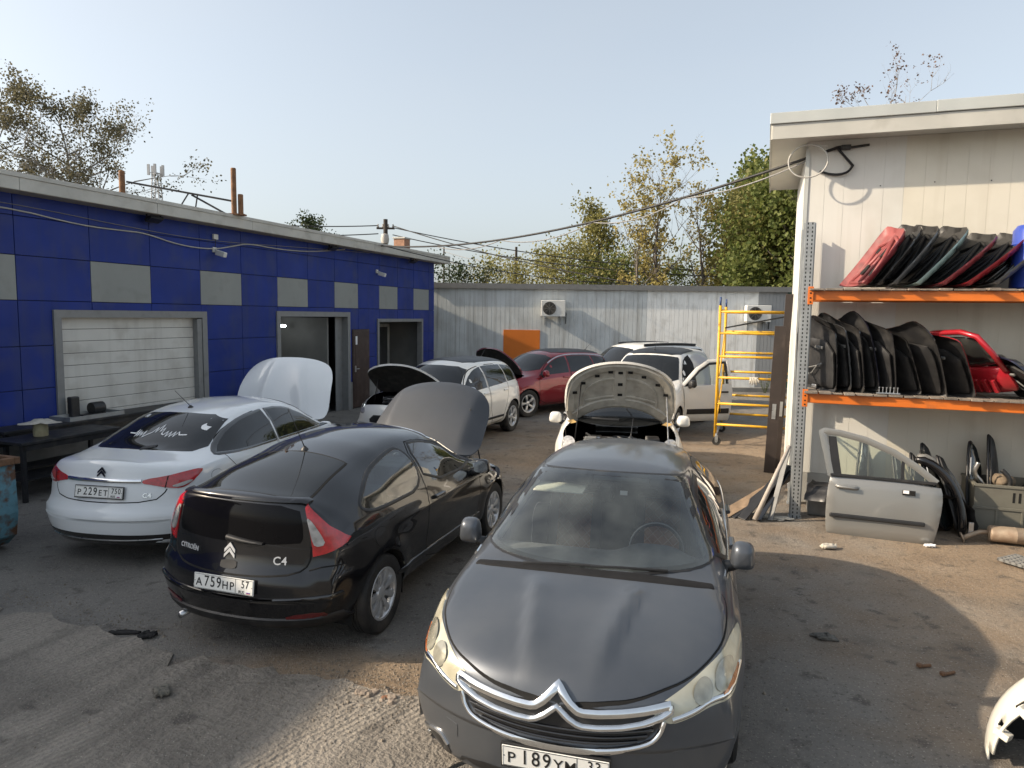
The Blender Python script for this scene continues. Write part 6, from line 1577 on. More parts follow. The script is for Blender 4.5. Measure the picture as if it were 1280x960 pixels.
liner('black arch liner lying between the silver door and the crate', 12.30, -6.38, 20, -10, .85, M_blackplastic)
liner('crumpled black arch liner left of the silver door', 10.98, -6.2, 70, -4, .85, M_blackplastic, 20)
t = thing('toolbox', 'old grey box on the ground behind the left rack post', 'box', W(-5.95, 10.98, 0), YROT)
MB().box((-.16, -.15, 0), (.18, .15, .32), bev=.02).obj('box_body', M_greyplastic, t); MB().box((-.17, -.16, .32), (.19, .16, .37), bev=.012).obj('lid', M_greyplastic, t)
# crate with scrap
M_crate = pmat('faded_green_crate', (.135, .130, .105), .6, var=.15, vscale=5, dirt=((.07, .06, .05), 5, .5, .95))
def crate():
    t = thing('plastic_crate', 'faded grey green crate full of scrap below the rack', 'crate', W(-6.12, 12.66, 0), YROT)
    mb = MB(); a, b, h = 1.0, .62, .60
    mb.box((0, 0, .05), (a, .022, h)).box((0, b-.022, .05), (a, b, h)).box((0, .022, .05), (.022, b-.022, h)).box((a-.022, .022, .05), (a, b-.022, h)).box((.022, .022, .05), (a-.022, b-.022, .075))
    o = mb.obj('crate_walls', M_crate, t)
    rim = MB()
    for z in (.30, h-.03): rim.box((-.014, -.014, z), (a+.014, -.0, z+.03), bev=.003)
    for x in (0, .24, .5, .75, .98): rim.box((x-.012, -.012, .07), (x+.012, -.0, .30), bev=.002)
    rim.box((-.014, 0, h-.03), (0, b, h)); rim.obj('crate_ribs', M_crate, t)
    hm = MB()
    for x in (.39, .45, .60, .66): hm.box((x, -.0025, .40), (x+.025, -.0005, .52))
    hm.obj('hand_slots', M_gap, t); MB().box((.05, .04, 0), (.2, .58, .05)).box((.8, .04, 0), (.95, .58, .05)).obj('runners', M_crate, t)
    # scrap inside: separate things
    rd = random.Random(8)
    for k in range(7):
        s = thing('scrap_piece', ['bent black plastic scrap at the left end of the crate', 'pale metal bracket at the left end of the crate', 'brown cloth bundle at the left end of the crate', 'bent black plastic scrap in the middle of the crate', 'pale metal bracket at the right end of the crate', 'brown cloth bundle at the right end of the crate', 'bent black plastic scrap at the right end of the crate'][k], 'scrap', W(-6.12+.12+rd.uniform(0, .36), 12.66+.14+(.0, .12, .22, .38, .62, .72, .80)[k], .52), 0, 'scrap in the crate')
        if k % 3 == 2:
            V, F = [], []; n = 12
            for i in range(9):
                for j in range(n): a1 = math.pi*i/8; b1 = 2*math.pi*j/n; rr = .13*(1+.25*math.sin(3*b1+k)*math.sin(a1)+rd.uniform(-.08, .08)); V.append((rr*math.sin(a1)*math.cos(b1), rr*math.sin(a1)*math.sin(b1), rr*math.cos(a1)*.6+.08))
            for i in range(8):
                for j in range(n): F.append((i*n+j, (i+1)*n+j, (i+1)*n+(j+1) % n, i*n+(j+1) % n))
            mesh_obj('bundle', V, F, M_cloth, s, smooth=True)
        else:
            p = [Vector((rd.uniform(-.05, .05), rd.uniform(-.05, .05), -.2))]
            for q in range(4): p.append(p[-1]+Vector((rd.uniform(-.12, .12), rd.uniform(-.08, .08), rd.uniform(.08, .16))))
            q = chaikin([tuple(x) for x in p], 2, False); MB().tube(q, [.028]*len(q), 6).obj('scrap_body', M_blackplastic if k % 3 == 0 else M_satin, s, smooth=True)
M_cloth = pmat('dirty_cloth', (.17, .13, .09), .95, var=.3, vscale=10, bump=.3, bscale=30)
crate()
# exhaust silencer in front of the crate
M_rust = pmat('rusty_exhaust', (.33, .26, .19), .6, .35, var=.2, vscale=7, dirt=((.16, .08, .04), 6, .45, .85), bump=.15, bscale=60)
def exhaust():
    t = thing('exhaust_silencer', 'rusty exhaust silencer with its pipe on the ground before the crate', 'exhaust', W(-6.52, 12.62, 0), YROT)
    mb = MB(); pf = [(0, 0), (.06, 0), (.098, .012), (.108, .03), (.108, .25), (.112, .26), (.108, .27), (.108, .62), (.098, .64), (.0, .65)]
    mb.lathe(pf, 28, M=Matrix.Translation((.10, 0, .112)) @ Matrix.Rotation(R(90), 4, 'Y') @ Matrix.Scale(.85, 4, (1, 0, 0))); mb.obj('silencer_can', M_rust, t, angle=35)
    MB().tube([(.11, 0, .12), (.02, -.01, .12), (-.07, -.05, .09), (-.17, -.10, .05)], .026, 10).lathe([(.026, 0), (.06, 0), (.06, .014), (.026, .014)], 16, M=Matrix.Translation((-.17, -.10, .06)) @ Matrix.Rotation(R(-110), 4, 'Y')).obj('pipe', M_rust, t, smooth=True)
    MB().box((-.10, -.03, .06), (-.05, .01, .22), bev=.004).obj('hanger', M_satin, t)
exhaust()
# ---------------------------------------------------------------- boards and strips leaning at the left rack post
M_barkwood = pmat('weathered_board', (.22, .155, .10), .85, var=.3, vscale=6, dirt=((.09, .065, .045), 5, .45, .9), bump=.3, bscale=40)
lean_defs = [('brown board with a pale edge leaning lowest against the rack post', M_barkwood, (-6.62, 9.78), (-6.0, 10.62, .50), .15, .012), ('black strip leaning beside the rack post, left of the pale pole', M_blackplastic, (-6.62, 9.90), (-5.98, 10.60, .55), .10, .012),
    ('second black strip leaning closer to the rack post', M_blackplastic, (-6.66, 10.02), (-6.0, 10.56, .62), .12, .012), ('glossy black sill leaning under the pale pole', M_pblack, (-6.66, 10.20), (-5.96, 10.57, .58), .12, .014), ('dark grey trim leaning next to the rack post', M_greyplastic, (-6.60, 10.36), (-5.92, 10.56, .84), .07, .014)]
for lb, m, (u0, v0), (u1, v1, z1), w_, th in lean_defs:
    a, b = W(u0, v0, .012), W(u1, v1, z1); ln = (b-a).length
    t = thing('leaning_strip', lb, 'strip', a, 0, 'strips leaning at the rack post'); ex = (b-a).normalized()
    Mx = frame((0, 0, 0), ex, (U_*-.75+V_*-.5+Vector((0, 0, .5))).normalized())
    MB().box((0, -w_/2, -th/2), (ln, w_/2, th/2), M=Mx, bev=.004).obj('strip_body', m, t)
t = thing('pale_pole', 'pale dusty pole leaning against the left rack post', 'pole', W(-6.70, 10.18, .03), 0)
MB().tube([(0, 0, 0), tuple(W(-6.42, 10.55, .95)-W(-6.70, 10.18, .03))], [.032, .022], 10).obj('pole_body', pmat('pale_pole', (.36, .32, .28), .7, var=.15, vscale=5), t, smooth=True)
# tall dark boards upright against the side wall
M_darkboard = pmat('dark_brown_board', (.020, .013, .011), .55, var=.2, vscale=4, dirt=((.08, .06, .05), 4, .55, 1.0))
for k, (u0, v0, h, w_, lb) in enumerate(((-3.6, 10.36, 2.42, .17, 'tall dark brown board standing against the side of the cream building'), (-3.2, 10.47, 2.95, .12, 'taller dark board behind the brown one at the side of the cream building'))):
    t = thing('upright_board', lb, 'board', W(u0, v0), YROT); MB().box((-w_/2, -.03, 0), (w_/2, .0, h), bev=.004).obj('board_body', M_darkboard, t); t.rotation_euler = (0, R(1.5), YROT)
    MB().box((-.03, -.04, .9), (.03, -.031, 1.15)).obj('lock_plate', M_satin, t)
# ---------------------------------------------------------------- yellow scaffold tower
M_yel = pmat('yellow_scaffold_paint', (.62, .34, .015), .45, var=.10, vscale=8, dirt=((.30, .25, .18), 9, .55, .95))
M_scblue = pmat('blue_scaffold_joint', (.03, .06, .16), .5, var=.2)
def scaffold():
    t = thing('scaffold_tower', 'yellow rolling scaffold tower beside the cream building', 'scaffold', W(-1.33, 9.34), YROT)
    # local x = v, y = u ; near frame at y 0, far frame at y 1.75, posts x 0 and 1.42
    H0, H1 = .17, 2.78
    def fr(y, x0, x1, dx):
        for x in (x0, x1):
            p = MB().tube([(x, y, H0), (x, y, H1)], .029, 10).obj('post', M_yel, t, smooth=True)
            MB().tube([(x, y, H1), (x, y, H1+.17)], .020, 8).tube([(x, y, 1.30), (x, y, 1.48)], .028, 10).obj('joint', M_scblue, p, smooth=True)
        for k, z in enumerate((.42, .84, 1.36, 1.78, 2.24, 2.66)):
            MB().tube([(x0, y, z), (x1, y, z)], .025, 8).obj('rung', M_yel, t, smooth=True)
    fr(0, 0, 1.38, 0); fr(1.75, .02, 1.40, 0)
    MB().tube([(0, .0, 2.70), (0.02, 1.75, 2.70)], .016, 8).tube([(0, 0, .34), (.02, 1.75, 1.30)], .013, 6).tube([(.0, 1.75, .34), (.0, 0, 1.30)], .013, 6).tube([(.03, 0, 1.4), (.03, 1.75, 2.4)], .013, 6).tube([(1.38, 0, .4), (1.40, 1.75, 1.4)], .013, 6).obj('diagonal_brace', M_yel, t, smooth=True)
    MB().box((-.02, -.0, .18), (.03, 1.75, .22)).obj('base_bar', M_galv, t)
    MB().box((1.36, 0, .18), (1.41, 1.75, .22)).obj('base_bar', M_galv, t)
    for x in (0, 1.38):
        for y in (0, 1.75):
            w = MB(); Mx = Matrix.Translation((x+.03, y-.02, .0))
            w.lathe([(.03, -.018), (.078, -.022), (.085, -.012), (.085, .012), (.078, .022), (.03, .018)], 24, axis='y', M=Mx @ Matrix.Translation((0, 0, .085)))
            c = w.obj('castor', M_tyre, t, angle=40)
            MB().box((x-.0, y-.05, .08), (x+.06, y-.043, .19)).box((x, y+.003, .08), (x+.06, y+.010, .19)).box((x-.01, y-.05, .183), (x+.06, y+.01, .195)).tube([(x+.03, y-.02, .19), (x, y, .26)], .02, 8).lathe([(.0, -.03), (.028, -.03), (.028, .03), (0, .03)], 12, axis='y', M=Mx @ Matrix.Translation((0, 0, .085))).obj('castor_fork', M_galv, c)
scaffold()
t = thing('work_glove', 'pale work glove hooked over a rung of the yellow scaffold', 'glove', W(-1.36, 10.02, 1.36), YROT)
M_glove = pmat('pale_glove', (.45, .42, .36), .9, var=.2, vscale=20)
mb = MB()
for k in range(4): mb.tube([(-.05+k*.032, -.025, .02), (-.055+k*.035, -.04, -.05), (-.06+k*.04, -.035, -.10-.02*(k % 2))], [.018, .016, .010], 7)
mb.tube([(.06, -.02, .0), (.10, -.03, -.05), (.11, -.03, -.08)], [.018, .016, .01], 7).box((-.075, -.03, -.02), (.085, .03, .035), bev=.012); mb.obj('glove_body', M_glove, t, smooth=True)
t = thing('dark_trim_strip', 'long dark strip laid slanting across the top of the scaffold', 'strip', W(-1.1, 9.55, 2.35), YROT)
MB().box((-.12, -.03, 0), (1.05, .03, .03), M=Matrix.Rotation(R(-12), 4, 'Y'), bev=.006).obj('strip_body', M_blackplastic, t)
# ---------------------------------------------------------------- air conditioners on the shed wall
M_acwhite = pmat('ac_casing', (.60, .60, .57), .45, var=.05, vscale=3, dirt=((.36, .34, .30), 4, .55, 1.0))
def aircon(x, z, lb):
    t = thing('air_conditioner', lb, 'air conditioner', SHQ+SHD*x+Vector((0, 0, z)), R(-2), 'air conditioners on the shed wall')
    MB().box((-.42, -.36, 0), (.42, -.06, .56), bev=.02).obj('casing', M_acwhite, t)
    g = MB(); g.lathe([(0, -.362), (.215, -.362), (.225, -.366), (.225, -.372)], 32, axis='y', M=Matrix.Translation((-.13, 0, .28))); g.obj('fan_recess', M_gap, t)
    f = MB()
    for r in (.05, .09, .13, .17, .205): f.tube([(-.13+r*math.cos(a), -.378, .28+r*math.sin(a)) for a in np.linspace(0, 2*math.pi, 25)[:-1]], .004, 5, closed=True)
    for a in range(8): f.tube([(-.13, -.376, .28), (-.13+.22*math.cos(a*math.pi/4), -.376, .28+.22*math.sin(a*math.pi/4))], .004, 5)
    f.obj('fan_grille', M_greyplastic, t)
    MB().box((-.3, -.34, -.05), (-.25, 0, 0)).box((.25, -.34, -.05), (.3, 0, 0)).box((-.3, -.02, -.3), (-.25, 0, -.05)).box((.25, -.02, -.3), (.3, 0, -.05)).obj('bracket', M_galv, t)
    MB().tube([(.40, -.1, .2), (.46, -.04, .1), (.44, -.03, -.25)], .014, 6).obj('pipe', M_blackplastic, t)
aircon(-6.72, 2.50, 'white air conditioner high on the shed wall, above and right of the orange panel')
aircon(.28, 2.42, 'white air conditioner on the shed wall seen behind the yellow scaffold')
# ---------------------------------------------------------------- weeds at the foot of the shed
M_weed = pmat('weed_leaf', (.07, .085, .03), .8, var=.35, vscale=8)
for k, (x, y, h, lb) in enumerate(((.55, -.45, .75, 'tall straggly weed growing at the shed foot behind the scaffold'), (1.0, -.4, .5, 'low weed growing beside the taller one at the shed foot'))):
    rd = random.Random(k+40); t = thing('weed_plant', lb, 'plant', SHQ+SHD*x+Vector((-math.sin(R(2))*0, y, 0)), 0)
    st = MB(); lf = MB()
    for q in range(9):
        dx, dy = rd.uniform(-.3, .3), rd.uniform(-.15, .15); hh = h*rd.uniform(.6, 1.1); st.tube([(dx*.1, dy*.1, 0), (dx*.5, dy*.5, hh*.5), (dx, dy, hh)], [.008, .006, .002], 5)
        for j in range(16):
            f = rd.uniform(.2, 1); p = Vector((dx*f, dy*f, hh*f)); a = rd.uniform(0, 6.28); s = rd.uniform(.03, .07); d = Vector((math.cos(a), math.sin(a), rd.uniform(-.2, .5))); n_ = d.cross(Vector((0, 0, 1)))*.35
            lf.add([p, p+d*s*.5+n_*s, p+d*s, p+d*s*.5-n_*s], [(0, 1, 2, 3)])
    st.obj('stems', M_weed, t); lf.obj('leaves', M_weed, t)
# ---------------------------------------------------------------- workbench by the roller door
M_bench = pmat('dark_steel_bench', (.024, .025, .028), .5, .3, var=.25, vscale=5, dirt=((.09, .075, .06), 5, .5, 1.0))
def bench(u, v, lx, ly, h, lb):
    t = thing('steel_workbench', lb, 'workbench', W(u, v), YROT)
    MB().box((0, 0, h-.04), (lx, ly, h), bev=.005).obj('bench_top', M_bench, t)
    for x in (.03, lx-.08):
        for y in (.03, ly-.08): MB().box((x, y, 0), (x+.05, y+.05, h-.04)).obj('leg', M_bench, t)
    MB().box((.08, .04, .28), (lx-.05, ly-.04, .30)).obj('lower_shelf', M_bench, t)
    MB().box((.03, .04, h-.12), (.05, ly-.04, h-.04)).box((lx-.05, .04, h-.12), (lx-.03, ly-.04, h-.04)).obj('apron', M_bench, t)
bench(-9.55, .62, .62, 1.5, .80, 'dark steel workbench with a paint tin on it, beside the white saloon')
bench(-9.3, .06, .50, 3.8, .86, 'long dark bench under the roller door')
t = thing('paint_tin', 'pale tin with a crumpled rag on top, on the steel workbench', 'tin', W(-9.05, .92, .80), 0)
M_tin = pmat('pale_tin', (.42, .38, .24), .5, .1, var=.2, vscale=6, dirt=((.18, .13, .08), 8, .5, .9))
MB().lathe([(0, 0), (.085, 0), (.09, .01), (.09, .17), (.094, .175), (.088, .18)], 20).obj('tin_body', M_tin, t, angle=40)
t = thing('rag', 'crumpled pale rag spread on the paint tin', 'rag', W(-9.05, .92, .98), 0)
rd = random.Random(2); V = [(0, 0, .05)]; n = 18
for r_, z_ in ((.06, .04), (.13, .02), (.19, -.005)):
    for j in range(n): a = 2*math.pi*j/n; k = r_*(1+.35*math.sin(3*a+r_*9)); V.append((k*math.cos(a)*1.2, k*math.sin(a), z_+rd.uniform(-.012, .02)))
F = [(0, 1+j, 1+(j+1) % n) for j in range(n)]
for r_ in range(2): F += [(1+r_*n+j, 1+(r_+1)*n+j, 1+(r_+1)*n+(j+1) % n, 1+r_*n+(j+1) % n) for j in range(n)]
mesh_obj('rag_cloth', V, F, M_glove, t, smooth=True)
t = thing('metal_tray', 'flat dark tray lying on the long bench', 'tray', W(-8.3, .10, .86), YROT)
MB().box((0, 0, 0), (.42, .95, .012)).box((0, 0, .012), (.015, .95, .06)).box((.405, 0, .012), (.42, .95, .06)).box((.015, 0, .012), (.405, .015, .06)).box((.015, .935, .012), (.405, .95, .06)).obj('tray_body', M_galv, t)
t = thing('gas_cylinder', 'grey gas cylinder standing beside the workbench at the left edge', 'cylinder', W(-9.95, .55), 0)
M_gas = pmat('grey_cylinder', (.10, .11, .125), .5, .1, var=.15, vscale=4, dirt=((.05, .045, .04), 5, .5, .95))
MB().lathe([(0, 0), (.11, 0), (.115, .02), (.115, 1.0), (.10, 1.10), (.05, 1.17), (.03, 1.19), (.03, 1.24), (0, 1.24)], 28).obj('cylinder_body', M_gas, t, angle=40); MB().lathe([(.05, 1.19), (.055, 1.30), (.045, 1.32), (0, 1.32)], 14).obj('valve_cap', M_greyplastic, t, angle=40)
t = thing('motor_bracket', 'small dark motor and clamp fixed at the roller door corner', 'machine', W(-7.95, .08, .84), YROT)
MB().lathe([(0, -.1), (.09, -.1), (.095, -.08), (.095, .10), (.05, .13), (0, .13)], 18, axis='y', M=Matrix.Translation((.1, .38, .13))).obj('motor', M_blackplastic, t, angle=40); MB().box((.0, -.05, .02), (.10, .10, .34), bev=.02).box((.02, .1, .02), (.16, .5, .05)).obj('clamp', M_blackplastic, t)
# cardboard box by the wall
t = thing('cardboard_box', 'cardboard box with a dark print behind the white saloon', 'box', W(-4.55, .35, 0), YROT)
M_card = pmat('cardboard', (.30, .20, .11), .85, var=.12, vscale=5)
MB().box((0, 0, 0), (.40, 1.15, .95), bev=.01).obj('box_body', M_card, t)
V = [(.405, .55+.10*math.cos(a)*(1 if k % 2 else .6), .78+.10*math.sin(a)*(1 if k % 2 else .6)) for k, a in enumerate(np.linspace(0, 2*math.pi, 13)[:-1])]; MB().add(V, [tuple(range(12))]).add([(.405, .78+.09*math.cos(a), .80+.07*math.sin(a)) for a in np.linspace(0, 2*math.pi, 13)[:-1]], [tuple(range(12))]).obj('box_print', M_ink, t)
# ---------------------------------------------------------------- rusted blue bin at the left edge
M_binblue = pmat('flaking_blue_paint', (.10, .22, .27), .7, var=.25, vscale=5, dirt=((.11, .055, .03), 7, .47, .60), bump=.5, bscale=18)
M_rustdark = pmat('rusty_rim', (.14, .075, .04), .8, var=.3, vscale=12, bump=.4, bscale=30)
t = thing('steel_bin', 'rusty steel bin with flaking turquoise paint at the left edge', 'bin', W(-11.32, 2.22, 0), YROT)
mb = MB(); pr = [(.0, .04), (.48, .04), (.62, .16), (.66, .40), (.64, .92)]
Vb = []
for x, z in pr: Vb += [(x, -.5, z), (x, .55, z)]
mb.add(Vb, [(2*i, 2*i+1, 2*i+3, 2*i+2) for i in range(len(pr)-1)])
mb.add([(x, -.5, z) for x, z in pr]+[(0, -.5, .92)], [tuple(range(len(pr)+1))]).add([(x, .55, z) for x, z in pr]+[(0, .55, .92)], [tuple(range(len(pr)+1))[::-1]]).box((-.02, -.5, .04), (0, .55, .92))
mb.obj('bin_body', M_binblue, t); MB().box((-.02, -.53, .92), (.69, -.47, .99), bev=.008).box((-.02, .52, .92), (.69, .58, .99), bev=.008).box((.62, -.47, .92), (.69, .52, .99), bev=.008).obj('rim', M_rustdark, t)
MB().box((.50, -.515, .10), (.56, -.501, .92)).box((.645, -.1, .3), (.69, -.04, .92)).obj('stiffener', M_binblue, t)
MB().box((.05, -.4, .0), (.2, .45, .04)).box((.3, -.4, 0), (.45, .45, .04)).obj('skids', M_rustdark, t)
MB().box((-.3, -.18, 0), (.78, -.05, .006), M=Matrix.Translation((.02, -.3, .995)) @ Matrix.Rotation(R(25), 4, 'Z')).obj('torn_strip', M_satin, t)
# ---------------------------------------------------------------- white bumper cover standing at the lower right edge
M_bumper = paint('cream_bumper_paint', (.66, .64, .57), 0., .3, .8, .15, (.40, .36, .30))
def bumper():
    t = thing('bumper_cover', 'torn white bumper cover standing on end at the lower right edge', 'car part', (0, 0, 0), 0)
    V, F = [], []; n = 30; m = 16
    for i in range(n+1):
        a = -.12+2.35*i/n; N = Vector((-math.cos(a), 0, math.sin(a)))
        for j in range(m+1):
            b = -1.45+2.9*j/m; k = 1+.06*math.sin(a*7)*(j > 12)
            d = .16*math.cos(b)+.03*math.cos(3*b); h = .27*math.sin(b)*k
            p = Vector((-.85*math.cos(a), 0, .64*math.sin(a)))+N*d*.8; V.append((p.x, h, p.z))
    for i in range(n):
        for j in range(m):
            if j in (1, 2) and 5 <= i <= 22 and i % 4 in (0, 1): continue
            if i < 2 and j < 3: continue
            F.append((i*(m+1)+j, i*(m+1)+j+1, (i+1)*(m+1)+j+1, (i+1)*(m+1)+j))
    o = mesh_obj('shell', V, F, [M_bumper, M_liner], t, smooth=True)
    o.data.flip_normals(); so = o.modifiers.new('thickness', 'SOLIDIFY'); so.thickness = .012; so.offset = -1; so.material_offset = 1; so.material_offset_rim = 0
    for k in range(5):
        a = .25+k*.3; MB().box((-.04, -.03, -.02), (.04, .03, .02), M=Matrix.Translation((-.85*math.cos(a), -.24, .64*math.sin(a))) @ Matrix.Rotation(a, 4, 'Y'), bev=.006).obj('clip', M_bumper, t)
    g = MB()
    for k in range(6): g.tube([(-.62+.16*k, -.05, .05), (-.60+.16*k, -.02, .42)], .014, 6)
    for k in range(4): g.tube([(-.62, -.03, .08+k*.11), (.3, -.03, .08+k*.11)], .012, 6)
    g.tube([(-.25+.17*math.cos(a), -.10, .22+.17*math.sin(a)) for a in np.linspace(0, 2*math.pi, 25)[:-1]], .035, 8, closed=True)
    g.box((-.7, .05, .0), (.4, .12, .5)); g.obj('grille_insert', M_blackplastic, t)
    return t
bp_ = bumper()
bp_.location = (3.44, 3.20, .05); bp_.rotation_euler = (0, 0, R(-60))
t = thing('plastic_grid', 'square black plastic grid lying on the dirt at the right edge', 'grille', (5.30, 6.95, .03), R(25))
mb = MB()
for k in range(6): mb.box((-.01+k*.06, 0, 0), (.01+k*.06, .32, .03)).box((0-.01, k*.06, .0), (.31, k*.06+.02, .028))
mb.obj('grid_body', M_greyplastic, t)
# ---------------------------------------------------------------- litter on the ground
M_rag = pmat('black_rag', (.014, .013, .013), .95, var=.4, vscale=20)
M_rubble = pmat('broken_concrete', (.22, .18, .145), .9, var=.25, vscale=9, bump=.5, bscale=40)
M_brick = pmat('rusty_lump', (.17, .085, .05), .9, var=.3, vscale=12, bump=.5, bscale=40)
def crumple(name, label, cat, x, y, rx, ry, h, m, seed, group=None, fingers=0, rot=0.):
    rd = random.Random(seed); t = thing(name, label, cat, (x, y, 0), rot, group); mb = MB()
    for k in range(11):
        p = [(rd.uniform(-rx, rx), rd.uniform(-ry, ry), .004+rd.uniform(.2, 1)*h) for _ in range(5)]; q = chaikin(p, 2, False); w0 = rd.uniform(.006, .018)*(1.2 if h > .03 else .8)
        mb.tube(q, [w0*(.6+.4*math.sin(math.pi*i/(len(q)-1))) for i in range(len(q))], 7)
    for k in range(fingers): a = -.5+k*.28; mb.tube([(rx*.4, a*ry, h*.4), (rx*.9, a*ry*1.6, h*.5), (rx*1.3, a*ry*1.9, h*.25)], [.016, .014, .009], 7)
    mb.obj(name+'_body', m, t, smooth=True); 
    return t
crumple('black_rag', 'crumpled black rag on the edge of the raked concrete', 'rag', -2.80, 5.27, .075, .05, .03, M_rag, 1)
crumple('torn_strip', 'thin torn black strip trailing beside the crumpled black rag', 'rag', -3.02, 5.32, .13, .02, .012, M_rag, 2)
crumple('work_glove', 'grey work glove lying on the asphalt right of the dark grey car', 'glove', 2.50, 5.40, .09, .05, .03, pmat('grey_glove', (.10, .095, .085), .9, var=.3, vscale=18), 3, fingers=4)
crumple('work_glove', 'dusty work glove lying on the raked concrete', 'glove', -2.28, 4.42, .07, .05, .03, pmat('dusty_glove', (.13, .12, .10), .9, var=.3, vscale=18), 4, fingers=4, rot=2.2).location.z = .016
crumple('paper_scrap', 'crumpled pale paper in front of the silver door', 'litter', 3.55, 7.62, .09, .05, .04, M_glove, 5)
crumple('paper_scrap', 'white paper scrap at the foot of the silver door', 'litter', 4.73, 7.72, .06, .04, .03, M_inkwhite, 6)
crumple('plastic_bag', 'torn pale plastic sheet at the foot of the rack post', 'litter', 3.22, 8.82, .12, .07, .05, M_glove, 7)
crumple('plastic_bag', 'flattened plastic sheet beside the torn one near the rack post', 'litter', 3.45, 8.72, .14, .06, .03, M_glove, 9)
for k, (x, y, a, l, lb) in enumerate(((3.12, 4.83, .3, .11, 'short dark stick lying on the asphalt nearest the bumper'), (3.1, 4.2, -.3, .14, 'thin dark stick near the white bumper cover'), (3.02, 4.95, .1, .09, 'small dark bolt on the asphalt in the shade'))):
    t = thing('metal_stick', lb, 'litter', (x, y, .012), a); MB().tube([(0, 0, 0), (l, 0, .004)], .012, 7).lathe([(0, 0), (.02, 0), (.02, .02), (0, .022)], 8).obj('stick_body', M_rustdark, t)
def lumps(t, n, rx, ry, s0, s1, m, seed, zed=0.):
    rd = random.Random(seed)
    for k in range(n):
        s = rd.uniform(s0, s1); bm = bmesh.new(); bmesh.ops.create_icosphere(bm, subdivisions=2, radius=s)
        for v in bm.verts: v.co *= 1+rd.uniform(-.28, .28); v.co.z *= .65
        x, y = rd.gauss(0, rx), rd.gauss(0, ry); V = [(v.co.x+x, v.co.y+y, max(v.co.z+s*.3, 0)+zed) for v in bm.verts]; bm.verts.index_update(); F = [[v.index for v in f.verts] for f in bm.faces]; bm.free()
        yield MB().add(V, F)
t = thing('rubble_heap', 'small heap of broken concrete and rust beside the dark grey car', 'rubble', (-.84, 4.44, .0), 0)
for i, mb in enumerate(lumps(t, 22, .10, .06, .012, .042, None, 3)): mb.obj('lump', M_brick if i % 5 == 0 else M_rubble, t)
g = MB(); rd = random.Random(12)
for k in range(5200):
    if k < 3400: x, y = rd.uniform(-5, 6.5), rd.uniform(3.6, 14)
    elif k < 4400: x, y = rd.gauss(-.7, .5), rd.gauss(4.55, .28)
    else: x = rd.uniform(-4.5, .0); y = 4.7-(x+1.41)*.40+rd.gauss(.1, .12)
    s = rd.uniform(.003, .011); 
    if rd.random() < .02: s *= 2
    V = [(x+s*rd.uniform(.6, 1), y, .001), (x, y+s*rd.uniform(.6, 1), .001), (x-s*rd.uniform(.6, 1), y, .001), (x, y-s*rd.uniform(.6, 1), .001), (x+s*.2*rd.uniform(-1, 1), y+s*.2*rd.uniform(-1, 1), s*1.1)]
    zz = .016 if y < 4.7 and x < -.6 else 0
    g.add([(a, b, c+zz) for a, b, c in V], [(0, 1, 4), (1, 2, 4), (2, 3, 4), (3, 0, 4)])
struct(g.obj('gravel', pmat('loose_gravel', (.17, .145, .115), .95, var=.5, vscale=40)), 'stuff')
# ---------------------------------------------------------------- fittings on the blue workshop
def camera_(u, z, lb):
    t = thing('security_camera', lb, 'camera', W(u, .0, z), YROT, 'cameras on the blue wall')
    MB().box((0, -.05, -.05), (.03, .05, .05), bev=.005).tube([(.03, 0, 0), (.12, 0, -.02)], .015, 8).obj('bracket', M_acwhite, t); MB().box((.08, -.045, -.08), (.30, .045, .02), M=Matrix.Rotation(R(15), 4, 'Y'), bev=.015).obj('camera_body', M_acwhite, t)
camera_(-4.72, 3.72, 'small white camera on the blue wall right of the roller door, below its junction box')
camera_(1.40, 3.68, 'white camera on the blue wall between the two grey squares over the bays')
t = thing('junction_box', 'small white junction box just under the eave of the blue workshop', 'box', W(-4.70, .0, 3.97), YROT); MB().box((0, -.06, -.05), (.05, .06, .05), bev=.008).obj('box_body', M_acwhite, t); MB().tube([(.03, 0, -.05), (.03, -.01, -.2)], .006, 6).obj('lead', M_blackplastic, t)
for k, u in enumerate((-6.31, -.96, 3.22)):
    t = thing('floodlight', ['dark floodlight under the eave above the roller door', 'dark floodlight under the eave over the middle bay', 'dark floodlight under the eave near the far end'][k], 'floodlight', W(u, .18, 4.165), YROT, 'floodlights under the eave')
    MB().box((-.10, -.14, -.10), (.06, .14, -.05), M=Matrix.Rotation(R(-25), 4, 'Y'), bev=.008).obj('lamp_housing', M_blackplastic, t); MB().box((-.02, -.15, -.09), (.02, -.142, 0)).box((-.02, .142, -.09), (.02, .15, 0)).obj('bracket', M_blackplastic, t)
M_rustpipe = pmat('rusty_post', (.22, .11, .05), .8, var=.3, vscale=6, dirt=((.09, .04, .025), 5, .45, .8), bump=.3, bscale=25)
def roofpost(x, y, z0, z1, r, lb):
    t = thing('rusty_post', lb, 'post', (x, y, z0), 0, 'posts on the workshop roof'); MB().lathe([(0, 0), (r, 0), (r, z1-z0), (r*.8, z1-z0+.01), (0, z1-z0+.01)], 14).obj('post_body', M_rustpipe, t, angle=40)
    MB().box((-r*1.7, -r*1.7, -.01), (r*1.7, r*1.7, .02)).obj('foot_plate', M_rustpipe, t)
roofpost(-7.64, 14., 4.41, 5.21, .055, 'rusty post on the workshop roof at the left end of the angle bars'); roofpost(-5.47, 14., 4.41, 5.29, .05, 'tall rusty post on the workshop roof at the right end of the angle bars'); roofpost(-5.36, 14.05, 4.41, 4.80, .05, 'short rusty stub beside the tall post on the workshop roof')
t = thing('steel_angle_bars', 'dark steel angle bars slung between the rusty posts on the roof', 'steel bars', (-7.6, 14, 4.41), 0)
